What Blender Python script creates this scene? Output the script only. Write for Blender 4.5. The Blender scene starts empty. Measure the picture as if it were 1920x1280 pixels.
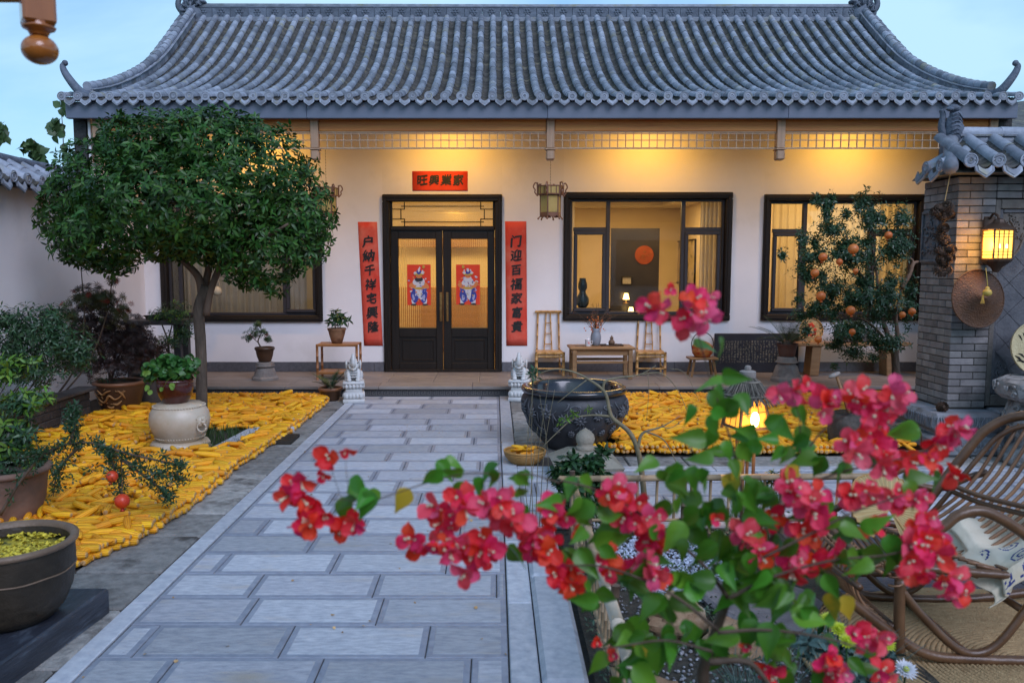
import bpy, math, random
import numpy as np
from mathutils import Vector, Matrix, Euler
from mathutils import noise as mnoise
random.seed(7); rng = random.Random(11)
PI = math.pi; R = math.radians
SC = bpy.context.scene; COL = SC.collection
# ---------------- camera, sky, exposure ----------------
F = 1523.0; CZ = 1.66
cam = bpy.data.cameras.new('camera'); camo = bpy.data.objects.new('camera', cam); COL.objects.link(camo)
camo.location = (0, 0, CZ); camo.rotation_euler = (R(90-5.44), 0, 0); cam.shift_x = 33/1920
cam.sensor_width = 36; cam.lens = 36*F/1920; cam.clip_end = 500; cam.clip_start = .05
cam.dof.use_dof = True; cam.dof.focus_distance = 9.0; cam.dof.aperture_fstop = 4.5
SC.camera = camo
W = bpy.data.worlds.new('World'); SC.world = W; W.use_nodes = True
wt = W.node_tree; wt.nodes.clear()
def wn(t, **k):
    n = wt.nodes.new(t)
    for a, b in k.items(): setattr(n, a, b)
    return n
wo = wn('ShaderNodeOutputWorld'); bg = wn('ShaderNodeBackground'); bg.inputs[1].default_value = .1
sky = wn('ShaderNodeTexSky', sky_type='NISHITA', sun_disc=False, sun_elevation=R(24), sun_rotation=R(180), air_density=1.0, dust_density=.6, ozone_density=2.2)
tc = wn('ShaderNodeTexCoord'); mp = wn('ShaderNodeMapping'); mp.inputs['Scale'].default_value = (1, 1, 2.6)
nz = wn('ShaderNodeTexNoise'); nz.inputs['Scale'].default_value = 1.7; nz.inputs['Detail'].default_value = 7; nz.inputs['Roughness'].default_value = .5
nz.inputs['Distortion'].default_value = .35
rp = wn('ShaderNodeValToRGB'); rp.color_ramp.elements[0].position = .40; rp.color_ramp.elements[1].position = .62
mx = wn('ShaderNodeMix', data_type='RGBA'); mx.inputs[7].default_value = (3.9, 6.1, 7.8, 1)
tint = wn('ShaderNodeMix', data_type='RGBA', blend_type='MULTIPLY'); tint.inputs[0].default_value = 1; tint.inputs[7].default_value = (.62, .92, 1.22, 1)
L = wt.links.new
L(tc.outputs['Generated'], mp.inputs[0]); L(mp.outputs[0], nz.inputs[0]); L(nz.outputs[0], rp.inputs[0])
L(sky.outputs[0], tint.inputs[6]); L(tint.outputs[2], mx.inputs[6]); L(rp.outputs[0], mx.inputs[0]); L(mx.outputs[2], bg.inputs[0]); L(bg.outputs[0], wo.inputs[0])
sl = bpy.data.lights.new('sun', 'SUN'); sl.energy = 1.5; sl.angle = R(35); sl.color = (.80, .80, 1)
so = bpy.data.objects.new('sun', sl); COL.objects.link(so); so.rotation_euler = (R(50), 0, R(30))
SC.view_settings.view_transform = 'Standard'; SC.view_settings.look = 'None'
SC.view_settings.exposure = .5; SC.view_settings.gamma = 1; SC.view_settings.use_curve_mapping = False
SC.cycles.use_denoising = True; SC.cycles.max_bounces = 7; SC.cycles.diffuse_bounces = 3; SC.cycles.glossy_bounces = 3
SC.cycles.transmission_bounces = 5; SC.cycles.transparent_max_bounces = 10; SC.cycles.sample_clamp_indirect = 6
SC.cycles.caustics_reflective = False; SC.cycles.caustics_refractive = False
# ---------------- helpers ----------------
CM = camo.rotation_euler.to_matrix()
def ray(px, py): return CM @ Vector(((px-927)/F, -(py-640)/F, -1))
def P(px, py, Y):
    r = ray(px, py); return Vector((0, 0, CZ)) + r*(Y/r.y)
def G(px, py, z=0):
    r = ray(px, py); return Vector((0, 0, CZ)) + r*((z-CZ)/r.z)
def PX(px, py, X):
    r = ray(px, py); return Vector((0, 0, CZ)) + r*(X/r.x)
def tag(o, label=None, cat=None, group=None, kind=None):
    if label: o['label'] = label
    if cat: o['category'] = cat
    if group: o['group'] = group
    if kind: o['kind'] = kind
    return o
def empty(name, loc=(0, 0, 0), rz=0, label=None, cat=None, group=None, kind=None, parent=None):
    o = bpy.data.objects.new(name, None); COL.objects.link(o); o.location = loc; o.rotation_euler = (0, 0, rz)
    o.empty_display_size = .1
    if parent: o.parent = parent
    return tag(o, label, cat, group, kind)
def link(name, me, parent=None, loc=None, rot=None, sc=None):
    o = bpy.data.objects.new(name, me); COL.objects.link(o)
    if parent: o.parent = parent
    if loc is not None: o.location = loc
    if rot is not None: o.rotation_euler = rot
    if sc is not None: o.scale = (sc, sc, sc) if isinstance(sc, (int, float)) else sc
    return o
def copy_tree(o, parent=None):
    c = o.copy(); COL.objects.link(c); c.parent = parent
    for ch in list(o.children): copy_tree(ch, c)
    return c
class MB:
    def __init__(s): s.v = []; s.f = []; s.m = []; s.uv = None; s.mi = 0
    def add(s, vs, fs, M=None):
        b = len(s.v)
        if M is not None: vs = [M @ Vector(v) for v in vs]
        s.v += [tuple(v) for v in vs]
        s.f += [tuple(i+b for i in f) for f in fs]; s.m += [s.mi]*len(fs)
        return s
    def box(s, c, d, ch=0, rot=None, M=None):
        x, y, z = d[0]/2, d[1]/2, d[2]/2
        T = Matrix.Translation(c)
        if rot is not None: T = T @ Euler(rot).to_matrix().to_4x4()
        if M is not None: T = M @ T
        if ch <= 0:
            vs = [(i*x, j*y, k*z) for i in (-1, 1) for j in (-1, 1) for k in (-1, 1)]
            return s.add(vs, [(0, 1, 3, 2), (4, 6, 7, 5), (0, 4, 5, 1), (2, 3, 7, 6), (0, 2, 6, 4), (1, 5, 7, 3)], T)
        ch = min(ch, x*.9, y*.9, z*.9)
        vs = []; id = {}
        for i in (-1, 1):
            for j in (-1, 1):
                for k in (-1, 1):
                    id[i, j, k, 0] = len(vs); vs.append((i*x, j*(y-ch), k*(z-ch)))
                    id[i, j, k, 1] = len(vs); vs.append((i*(x-ch), j*y, k*(z-ch)))
                    id[i, j, k, 2] = len(vs); vs.append((i*(x-ch), j*(y-ch), k*z))
        fs = []
        def q(*a): fs.append(a)
        for i in (-1, 1):
            a = [id[i, -1, -1, 0], id[i, 1, -1, 0], id[i, 1, 1, 0], id[i, -1, 1, 0]]; q(*(a if i > 0 else a[::-1]))
            a = [id[-1, i, -1, 1], id[-1, i, 1, 1], id[1, i, 1, 1], id[1, i, -1, 1]]; q(*(a if i > 0 else a[::-1]))
            a = [id[-1, -1, i, 2], id[1, -1, i, 2], id[1, 1, i, 2], id[-1, 1, i, 2]]; q(*(a if i > 0 else a[::-1]))
        for i in (-1, 1):
            for j in (-1, 1):
                a = [id[i, j, -1, 0], id[i, j, -1, 1], id[i, j, 1, 1], id[i, j, 1, 0]]; q(*(a if i*j > 0 else a[::-1]))
                a = [id[i, -1, j, 0], id[i, 1, j, 0], id[i, 1, j, 2], id[i, -1, j, 2]]; q(*(a if i*j > 0 else a[::-1]))
                a = [id[-1, i, j, 1], id[-1, i, j, 2], id[1, i, j, 2], id[1, i, j, 1]]; q(*(a if i*j > 0 else a[::-1]))
                for k in (-1, 1):
                    a = [id[i, j, k, 0], id[i, j, k, 1], id[i, j, k, 2]]; q(*(a if i*j*k > 0 else a[::-1]))
        return s.add(vs, fs, T)
    def bb(s, x0, x1, y0, y1, z0, z1, ch=0): return s.box(((x0+x1)/2, (y0+y1)/2, (z0+z1)/2), (abs(x1-x0), abs(y1-y0), abs(z1-z0)), ch)
    def tube(s, pts, r, n=8, cap=True, flat=1):
        pts = [Vector(p) for p in pts]; k = len(pts)
        rr = r if isinstance(r, (list, tuple)) else [r]*k
        b = len(s.v); up = None
        for i, p in enumerate(pts):
            t = (pts[min(i+1, k-1)]-pts[max(i-1, 0)])
            t = t.normalized() if t.length > 1e-9 else Vector((0, 0, 1))
            if up is None:
                up = Vector((0, 0, 1)) if abs(t.z) < .9 else Vector((1, 0, 0))
            u = (up - t*up.dot(t))
            u = u.normalized() if u.length > 1e-6 else t.orthogonal().normalized()
            w = t.cross(u); up = u
            for j in range(n):
                a = 2*PI*j/n; s.v.append(tuple(p+(u*math.cos(a)*flat+w*math.sin(a))*rr[i]))
        c0 = len(s.f)
        for i in range(k-1):
            for j in range(n):
                a = b+i*n+j; c = b+i*n+(j+1) % n; s.f.append((a, c, c+n, a+n))
        if cap: s.f.append(tuple(b+j for j in range(n))[::-1]); s.f.append(tuple(b+(k-1)*n+j for j in range(n)))
        s.m += [s.mi]*(len(s.f)-c0); return s
    def lathe(s, prof, c=(0, 0, 0), n=24, M=None, sx=1, sy=1, fn=None, top=True):
        vs = []; fs = []
        for i, (r, z) in enumerate(prof):
            for j in range(n):
                a = 2*PI*j/n; q = r*(fn(a, z) if fn else 1); vs.append((c[0]+q*math.cos(a)*sx, c[1]+q*math.sin(a)*sy, c[2]+z))
        for i in range(len(prof)-1):
            for j in range(n):
                a = i*n+j; b = i*n+(j+1) % n; fs.append((a, b, b+n, a+n))
        if top and prof[0][0] > 1e-4: fs.append(tuple(range(n))[::-1])
        if top and prof[-1][0] > 1e-4: fs.append(tuple((len(prof)-1)*n+j for j in range(n)))
        return s.add(vs, fs, M)
    def ell(s, c, r, n=12, m=8, M=None, fn=None):
        vs = []; fs = []
        for i in range(m+1):
            t = PI*i/m
            for j in range(n):
                a = 2*PI*j/n; d = Vector((math.sin(t)*math.cos(a), math.sin(t)*math.sin(a), -math.cos(t)))
                q = fn(d) if fn else 1
                vs.append((c[0]+r[0]*d.x*q, c[1]+r[1]*d.y*q, c[2]+r[2]*d.z*q))
        for i in range(m):
            for j in range(n):
                a = i*n+j; b = i*n+(j+1) % n; fs.append((a, b, b+n, a+n))
        return s.add(vs, fs, M)
    def poly(s, pts, t, M=None):
        # 2D outline (x,z) extruded along y by t, front at y=0
        n = len(pts); vs = [(p[0], 0, p[1]) for p in pts]+[(p[0], t, p[1]) for p in pts]
        fs = [tuple(range(n)), tuple(range(n, 2*n))[::-1]]+[(i, i+n, (i+1) % n+n, (i+1) % n) for i in range(n)]
        return s.add(vs, fs, M)
    def mesh(s, name, mats, smooth=False):
        me = bpy.data.meshes.new(name); me.from_pydata(s.v, [], s.f); 
        for m in (mats if isinstance(mats, (list, tuple)) else [mats]): me.materials.append(m)
        if any(s.m): me.polygons.foreach_set('material_index', s.m)
        if smooth:
            if smooth is True: me.shade_smooth()
            else:
                me.shade_smooth(); me.set_sharp_from_angle(angle=R(smooth))
        me.update(); return me
    def build(s, name, mats, parent=None, smooth=False, loc=None, rot=None, fix=False, sc=None):
        me = s.mesh(name, mats, smooth)
        if fix:
            import bmesh
            b = bmesh.new(); b.from_mesh(me); bmesh.ops.remove_doubles(b, verts=b.verts, dist=1e-5); bmesh.ops.recalc_face_normals(b, faces=b.faces); b.to_mesh(me); b.free()
        return link(name, me, parent, loc, rot, sc)
def curve_pts(ctrl, n=8):
    # catmull-rom through 3D points
    c = [Vector(p) for p in ctrl]; c = [c[0]*2-c[1]]+c+[c[-1]*2-c[-2]]; out = []
    for i in range(1, len(c)-2):
        for k in range(n):
            t = k/n; a, b, d, e = c[i-1], c[i], c[i+1], c[i+2]
            out.append(.5*((2*b)+(d-a)*t+(2*a-5*b+4*d-e)*t*t+(3*b-a-3*d+e)*t**3))
    out.append(c[-2]); return out
MATS = {}
def mat(name, c1, c2=None, scale=6, rough=.7, bump=0, bscale=40, var=0, metal=0, stretch=(1, 1, 1), spec=.5, c3=None, s3=1.2, p3=.55, w3=.12, trans=0, emit=None, es=0, uvcoord=False, sheen=0, coat=0, hue=None, detail=7, alpha=1, bdist=.02):
    m = bpy.data.materials.new(name); MATS[name] = m; m.use_nodes = True; t = m.node_tree; N = t.nodes; LK = t.links.new
    b = N['Principled BSDF']; b.inputs['Roughness'].default_value = rough; b.inputs['Metallic'].default_value = metal
    b.inputs['Specular IOR Level'].default_value = spec; b.inputs['Coat Weight'].default_value = coat; b.inputs['Coat Roughness'].default_value = .08
    c1 = tuple(c1)+(1,); c2 = (tuple(c2)+(1,)) if c2 else c1
    co = N.new('ShaderNodeTexCoord'); mpn = N.new('ShaderNodeMapping'); mpn.inputs['Scale'].default_value = stretch
    LK(co.outputs['UV' if uvcoord else 'Object'], mpn.inputs[0])
    oi = N.new('ShaderNodeObjectInfo'); ge = N.new('ShaderNodeNewGeometry')
    ad = N.new('ShaderNodeMath'); ad.operation = 'ADD'; LK(oi.outputs['Random'], ad.inputs[0]); LK(ge.outputs['Random Per Island'], ad.inputs[1])
    fr = N.new('ShaderNodeMath'); fr.operation = 'FRACT'; LK(ad.outputs[0], fr.inputs[0])
    va = N.new('ShaderNodeVectorMath'); va.operation = 'MULTIPLY_ADD'; cb = N.new('ShaderNodeCombineXYZ')
    LK(fr.outputs[0], cb.inputs[0]); LK(fr.outputs[0], cb.inputs[1]); LK(fr.outputs[0], cb.inputs[2])
    LK(cb.outputs[0], va.inputs[0]); va.inputs[1].default_value = (37, 19, 53); LK(mpn.outputs[0], va.inputs[2])
    nt = N.new('ShaderNodeTexNoise'); nt.inputs['Scale'].default_value = scale; nt.inputs['Detail'].default_value = detail; nt.inputs['Roughness'].default_value = .6
    LK(va.outputs[0], nt.inputs[0])
    rm = N.new('ShaderNodeValToRGB'); rm.color_ramp.elements[0].position = .3; rm.color_ramp.elements[1].position = .7
    rm.color_ramp.elements[0].color = c1; rm.color_ramp.elements[1].color = c2; LK(nt.outputs[0], rm.inputs[0]); out = rm.outputs[0]
    if c3:
        n3 = N.new('ShaderNodeTexNoise'); n3.inputs['Scale'].default_value = s3; n3.inputs['Detail'].default_value = 8; n3.inputs['Roughness'].default_value = .65; LK(va.outputs[0], n3.inputs[0])
        r3 = N.new('ShaderNodeMapRange'); r3.inputs[1].default_value = p3; r3.inputs[2].default_value = p3+w3; LK(n3.outputs[0], r3.inputs[0])
        m3 = N.new('ShaderNodeMix'); m3.data_type = 'RGBA'; LK(r3.outputs[0], m3.inputs[0]); LK(out, m3.inputs[6]); m3.inputs[7].default_value = tuple(c3)+(1,); out = m3.outputs[2]
    if var:
        hs = N.new('ShaderNodeHueSaturation'); mr = N.new('ShaderNodeMapRange'); mr.inputs[3].default_value = 1-var; mr.inputs[4].default_value = 1+var
        LK(fr.outputs[0], mr.inputs[0]); LK(mr.outputs[0], hs.inputs['Value']); LK(out, hs.inputs['Color']); out = hs.outputs[0]
        if hue:
            f2 = N.new('ShaderNodeMath'); f2.operation = 'MULTIPLY'; f2.inputs[1].default_value = 7.31; LK(fr.outputs[0], f2.inputs[0]); f3 = N.new('ShaderNodeMath'); f3.operation = 'FRACT'; LK(f2.outputs[0], f3.inputs[0])
            m2 = N.new('ShaderNodeMapRange'); m2.inputs[3].default_value = .5-hue; m2.inputs[4].default_value = .5+hue; LK(f3.outputs[0], m2.inputs[0]); LK(m2.outputs[0], hs.inputs['Hue'])
    LK(out, b.inputs['Base Color'])
    if bump:
        nb = N.new('ShaderNodeTexNoise'); nb.inputs['Scale'].default_value = bscale; nb.inputs['Detail'].default_value = 5; LK(va.outputs[0], nb.inputs[0])
        bp = N.new('ShaderNodeBump'); bp.inputs['Strength'].default_value = bump; bp.inputs['Distance'].default_value = bdist; LK(nb.outputs[0], bp.inputs['Height']); LK(bp.outputs[0], b.inputs['Normal'])
    if emit: b.inputs['Emission Color'].default_value = tuple(emit)+(1,); b.inputs['Emission Strength'].default_value = es
    if trans:
        tr = N.new('ShaderNodeBsdfTranslucent'); LK(out, tr.inputs[0]); ms = N.new('ShaderNodeMixShader'); ms.inputs[0].default_value = trans
        LK(b.outputs[0], ms.inputs[1]); LK(tr.outputs[0], ms.inputs[2]); LK(ms.outputs[0], N['Material Output'].inputs[0])
    m['out'] = 1; m.diffuse_color = c1
    return m
def glass(name, tint=(1, 1, 1), refl=.0, ribs=0):
    m = bpy.data.materials.new(name); m.use_nodes = True; t = m.node_tree; N = t.nodes; LK = t.links.new; N.remove(N['Principled BSDF'])
    a = N.new('ShaderNodeBsdfTransparent'); a.inputs[0].default_value = tuple(tint)+(1,); g = N.new('ShaderNodeBsdfGlossy'); g.inputs['Roughness'].default_value = .02
    fz = N.new('ShaderNodeFresnel'); fz.inputs[0].default_value = 1.5; ad = N.new('ShaderNodeMath'); ad.operation = 'ADD'; ad.inputs[1].default_value = refl; LK(fz.outputs[0], ad.inputs[0])
    ms = N.new('ShaderNodeMixShader'); LK(ad.outputs[0], ms.inputs[0]); LK(a.outputs[0], ms.inputs[1]); LK(g.outputs[0], ms.inputs[2])
    if ribs:
        r = N.new('ShaderNodeBsdfRefraction'); r.inputs['Roughness'].default_value = .06; r.inputs['IOR'].default_value = 1.3; r.inputs[0].default_value = tuple(tint)+(1,)
        co = N.new('ShaderNodeTexCoord'); wv = N.new('ShaderNodeTexWave'); wv.inputs['Scale'].default_value = ribs; LK(co.outputs['Object'], wv.inputs[0])
        wv.wave_profile = 'SIN'; bp = N.new('ShaderNodeBump'); bp.inputs['Strength'].default_value = .9; bp.inputs['Distance'].default_value = .01
        LK(wv.outputs[1], bp.inputs['Height']); g.inputs['Roughness'].default_value = .25; LK(r.outputs[0], ms.inputs[1]); ad.inputs[1].default_value = .10; g.inputs[0].default_value = (.9, .85, .7, 1)
    LK(ms.outputs[0], N['Material Output'].inputs[0]); return m
def emis(name, c, s):
    m = bpy.data.materials.new(name); m.use_nodes = True; b = m.node_tree.nodes['Principled BSDF']; b.inputs['Base Color'].default_value = tuple(c)+(1,)
    b.inputs['Emission Color'].default_value = tuple(c)+(1,); b.inputs['Emission Strength'].default_value = s; return m
# materials
M_wall = mat('white_plaster', (.72, .70, .72), (.80, .78, .79), 1.1, .9, .2, 50, bdist=.005, c3=(.63, .61, .60), s3=1.3, p3=.56, w3=.3)
M_tile = mat('grey_clay_tile', (.155, .17, .21), (.32, .345, .40), 9, .65, .5, 60, var=.38, bdist=.008, c3=(.24, .23, .18), s3=3, p3=.56, w3=.1)
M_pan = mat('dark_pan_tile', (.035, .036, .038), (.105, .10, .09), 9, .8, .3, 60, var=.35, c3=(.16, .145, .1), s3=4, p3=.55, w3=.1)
M_ridge = mat('ridge_clay', (.06, .075, .105), (.14, .165, .21), 8, .7, .5, 50, var=.2)
M_fascia = mat('grey_blue_fascia', (.10, .12, .17), (.15, .17, .225), 2, .55, .1, 30, stretch=(.4, 1, 1))
M_wood = mat('amber_wood', (.42, .115, .015), (.60, .23, .04), 4, .5, .15, 30, stretch=(.25, 4, 6), c3=(.08, .035, .02), s3=3, p3=.68, w3=.06)
M_woodv = mat('amber_wood_upright', (.30, .17, .10), (.46, .28, .17), 4, .5, .15, 30, stretch=(6, 4, .3), c3=(.06, .03, .02), s3=3, p3=.66, w3=.08)
M_lat = mat('pale_lattice_wood', (.35, .22, .13), (.5, .34, .22), 9, .6, var=.1)
M_dark = mat('dark_brown_frame', (.008, .0055, .004), (.016, .011, .008), 5, .5, .15, 40, stretch=(4, 4, .5), spec=.3)
M_alu = mat('charcoal_aluminium', (.028, .026, .03), (.04, .036, .04), 3, .5, spec=.4)
M_skirt = mat('grey_skirting_stone', (.07, .072, .085), (.12, .12, .135), 25, .5, .1, 80, var=.15)
M_glass = glass('window_glass', (.95, .95, .93), .0)
M_rib = glass('reeded_glass', (.95, .90, .72), .0, 9)
M_black = mat('ink_black', (.012, .01, .01), rough=.6)
M_gold = mat('old_brass', (.35, .22, .08), (.2, .12, .05), 20, .4, metal=.8)
def text(name, body, size, M, parent, mat_, thick=.0, off=.0, shear=.0, jitter=0, thick2=0):
    c = bpy.data.curves.new(name, 'FONT'); c.body = body; c.size = size; c.align_x = 'CENTER'; c.align_y = 'CENTER'; c.offset = off; c.extrude = thick; c.shear = shear
    c.resolution_u = 3
    o = bpy.data.objects.new(name+'_t', c); COL.objects.link(o)
    dg = bpy.context.evaluated_depsgraph_get(); me = bpy.data.meshes.new_from_object(o.evaluated_get(dg)); bpy.data.objects.remove(o); bpy.data.curves.remove(c)
    me.name = name; me.materials.clear(); me.materials.append(mat_)
    if jitter:
        for v in me.vertices:
            q = v.co/size*4; v.co.x += (mnoise.noise(Vector((q.x, q.y, jitter)))-.0)*size*.07; v.co.y += mnoise.noise(Vector((q.y, q.x, jitter+5)))*size*.07
            v.co.y += v.co.x*.10
    if thick2:
        n = len(me.vertices); V = [tuple(v.co) for v in me.vertices]; FC = [tuple(p.vertices) for p in me.polygons]; VV = list(V); FF = list(FC)
        for k, (dx, dy) in enumerate(((.5, .3), (-.5, .2), (.1, -.5), (.0, .6))):
            VV += [(x+dx*thick2, y+dy*thick2, z+.0002*(k+1)) for x, y, z in V]; FF += [tuple(i+n*(k+1) for i in f) for f in FC]
        me = bpy.data.meshes.new(name); me.from_pydata(VV, [], FF); me.materials.append(mat_)
    return me, M
def leafmesh(name, l, w, m, fold=.25, droop=.2, seg=3, rnd=0):
    """a leaf pointing +Y from origin, folded along the midrib"""
    vs = []; fs = []
    for i in range(seg+1):
        t = i/seg; ww = w/2*math.sin(PI*(t**.8))**.8 if 0 < t < 1 else .0
        z = -droop*l*t*t
        if i in (0, seg): vs.append((0, l*t, z))
        else: vs += [(-ww, l*t, z+fold*ww), (0, l*t, z), (ww, l*t, z+fold*ww)]
    fs += [(0, 2, 1), (0, 3, 2)]
    for i in range(1, seg-1):
        a = 1+(i-1)*3; fs += [(a, a+1, a+4, a+3), (a+1, a+2, a+5, a+4)]
    a = 1+(seg-2)*3; e = len(vs)-1; fs += [(a, a+1, e), (a+1, a+2, e)]
    me = bpy.data.meshes.new(name); me.from_pydata(vs, [], fs); me.materials.append(m); me.shade_smooth(); return me
def orient(d, roll=0, up=Vector((0, 0, 1))):
    d = Vector(d).normalized(); x = d.cross(up)
    x = x.normalized() if x.length > 1e-4 else Vector((1, 0, 0))
    z = x.cross(d); M = Matrix((x, d, z)).transposed()
    return M @ Matrix.Rotation(roll, 3, 'Y')
def scatter(meshes, placements, m, name, parent=None, nind=0, kind='stuff', indname='leaf', base=(0, 0, 0)):
    """placements: list of (pos, 3x3 matrix, scale). first nind as own objects, rest joined"""
    base = Vector(base)
    for p, Rm, s in placements[:nind]:
        M4 = Matrix.Translation(p-base) @ Rm.to_4x4() @ Matrix.Scale(s, 4)
        o = link(indname, rng.choice(meshes), parent); o.matrix_local = M4
    rest = placements[nind:]
    if not rest: return None
    arr = []
    for me in meshes:
        v = np.empty(len(me.vertices)*3); me.vertices.foreach_get('co', v); arr.append((v.reshape(-1, 3), [tuple(p.vertices) for p in me.polygons], me))
    V = []; FC = []; UV = []; b = 0; uvs = None
    hasuv = len(meshes[0].uv_layers) > 0
    if hasuv:
        uvs = []
        for me in meshes:
            u = np.empty(len(me.loops)*2); me.uv_layers[0].data.foreach_get('uv', u); uvs.append(u)
    for p, Rm, s in rest:
        k = rng.randrange(len(arr)); v, f, _ = arr[k]
        V.append(v @ (np.array(Rm).T*s)+np.array(p-base)); FC += [tuple(i+b for i in q) for q in f]; b += len(v)
        if hasuv: UV.append(uvs[k])
    me = bpy.data.meshes.new(name); me.from_pydata(np.concatenate(V).tolist(), [], FC)
    if hasuv: me.uv_layers.new(name='UVMap').data.foreach_set('uv', np.concatenate(UV))
    for mm in (m if isinstance(m, (list, tuple)) else [m]): me.materials.append(mm)
    me.shade_smooth(); o = link(name, me, parent)
    if parent is None: o.location = base
    if kind: o['kind'] = kind
    return o
# ================= ground =================
YF, YW, ZP = 10.13, 11.54, .129
M_soil = mat('dark_soil', (.035, .028, .02), (.07, .055, .04), 12, .95, .6, 60, bdist=.02)
M_strip = mat('rough_grey_flag', (.17, .165, .155), (.36, .345, .32), 16, .85, .8, 60, var=.38, c3=(.07, .062, .055), s3=2.6, p3=.54, w3=.12, bdist=.012)
M_slab = mat('pale_granite_slab', (.31, .33, .38), (.54, .555, .59), 16, .6, .9, 90, var=.24, hue=.012, c3=(.40, .32, .23), s3=2.0, p3=.55, w3=.28, bdist=.006, stretch=(1, 3.4, 1), detail=10)
M_slabm = mat('slab_margin', (.19, .21, .26), (.29, .315, .37), 18, .5, .1, 60, var=.08, bdist=.002)
M_kerb = mat('path_border_stone', (.33, .355, .41), (.52, .54, .57), 19, .55, .5, 80, var=.16, c3=(.30, .27, .21), s3=2.5, p3=.66, w3=.15, bdist=.003)
M_joint = mat('joint_mortar', (.03, .028, .025), (.07, .06, .05), 20, .95, .3, 60)
g = MB(); g.bb(-260, 260, -60, 400, -.10, -.03); o = g.build('ground', M_soil); tag(o, kind='structure')
def slab_mesh(name, w, d, margin, mats, t=.04, skew=0):
    m = MB(); x, y = w/2, d/2; c = .004; q = margin
    vs = [(-x, -y, 0), (x, -y, 0), (x, y, 0), (-x, y, 0), (-x, -y, t-c), (x, -y, t-c), (x, y, t-c), (-x, y, t-c), (-x+c, -y+c, t), (x-c, -y+c, t), (x-c, y-c, t), (-x+c, y-c, t),
          (-x+q, -y+q, t), (x-q, -y+q, t), (x-q, y-q, t), (-x+q, y-q, t), (-x+q+.004, -y+q+.004, t+.0015), (x-q-.004, -y+q+.004, t+.0015), (x-q-.004, y-q-.004, t+.0015), (-x+q+.004, y-q-.004, t+.0015)]
    m.mi = 1
    fs = []
    for a in (0, 4, 8): fs += [(a+i, a+(i+1) % 4, a+4+(i+1) % 4, a+4+i) for i in range(4)]
    m.add(vs, fs); m.mi = 0; n = len(m.v)-20
    fs = [(12+i, 12+(i+1) % 4, 16+(i+1) % 4, 16+i) for i in range(4)]+[(16, 17, 18, 19)]
    m.f += fs; m.m += [0]*len(fs)
    return m.mesh(name, mats)
def lay(root, x0, x1, y0, y1, rowd, wlen, mats, margin=.03, along='x', name='paving_slab', z=-.04, off=.5, jit=.0, gap=.0055):
    """rows of slabs; row depth along y, slab length along x (or swapped)"""
    cache = {}; k = 0
    A0, A1, B0, B1 = (x0, x1, y0, y1) if along == 'x' else (y0, y1, x0, x1)
    b = B0
    while b < B1-.02:
        bd = min(rowd, B1-b); a = A0-(wlen*((k*off) % 1) if off else 0)-rng.random()*jit*wlen
        while a < A1-.02:
            s, e = max(a, A0), min(a+wlen, A1)
            if e-s > .03:
                w, d = round(e-s-gap, 3), round(bd-gap, 3)
                key = (w, d)
                if key not in cache: cache[key] = slab_mesh(name, w, d, min(margin, w*.3, d*.3), mats)
                c = ((s+e)/2, b+bd/2)
                if along != 'x': c = (c[1], c[0])
                oo = link(name, cache[key], root, (c[0], c[1], z+rng.uniform(-.0015, .0015)), (rng.uniform(-.002, .002), rng.uniform(-.002, .002), 0 if along == 'x' else PI/2))
            a += wlen
        b += bd; k += 1
def rootS(name): return empty(name, kind='structure')
path = rootS('path'); g = MB(); g.bb(-1.76, .18, 2.0, YF, -.06, -.008); g.build('path_bed', M_joint, path)
lay(path, -1.685, .06, 2.05, YF, .3135, .625, [M_slab, M_slabm], .028, off=.37, jit=.35)
for X0, X1 in ((-1.79, -1.69), (.065, .184)):
    y = 2.05
    while y < YF-.01:
        e = min(y+.9, YF); g = MB(); g.bb(X0, X1, y+.002, e-.002, -.03, .006, .005); o = g.build('border_stone', M_kerb, path); y = e
side = rootS('pavement'); g = MB(); g.bb(-5, -1.80, 2.0, YF, -.07, -.012); g.bb(.185, 7, 2, YF, -.07, -.018); g.build('pavement_bed', M_joint, side)
def flag(x0, x1, y0, y1, m=M_strip, h=.03, parent=side, name='flagstone'):
    g = MB(); j = lambda: rng.uniform(-.004, .004)
    g.bb(x0+.007+j(), x1-.007+j(), y0+.008+j(), y1-.008+j(), -.03, j()*.9, .009); return g.build(name, m, parent)
y = 2.2
while y < 9.9:
    d = rng.uniform(.42, .62); flag(-2.28, -1.80, y, min(y+d, YF-.01)); y += d
for x0 in (-2.9, -3.5): # flags under the corn edge, mostly covered
    y = 2.2
    while y < 4.4: flag(x0, x0+.6, y, y+.55, M_skirt); y += .55
y = 6.95
while y < 10: d = rng.uniform(.4, .6); flag(.185, .62, y, min(y+d, YF-.01)); y += d
# crossing path to the right
cross = rootS('cross_path'); g = MB(); g.bb(.18, 6.8, 5.0, 6.6, -.06, -.008); g.build('path_bed', M_joint, cross)
lay(cross, .185, 6.6, 5.02, 6.42, .35, .72, [M_slab, M_slabm], .024, off=.41, jit=.3)
x = .185
while x < 6.6: g = MB(); g.bb(x, x+.8, 6.425, 6.56, -.03, .006, .005); g.build('border_stone', M_kerb, cross); x += .804
for i in range(9): flag(.62+i*.5, 1.12+i*.5, 6.57, 6.93)
for i in range(6): flag(3.4+i*.55, 3.95+i*.55, 6.0+.95, 7.5) if i > 0 else None
# kerb between path and garden
kb = tag(empty('garden_kerb', kind='structure'))
for a, b2 in ((1.9, 3.05), (3.055, 4.15), (4.155, 4.96)):
    g = MB(); g.bb(.19, .375, a, b2, -.05, .03, .02); g.build('kerb_stone', M_kerb, kb)
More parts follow.
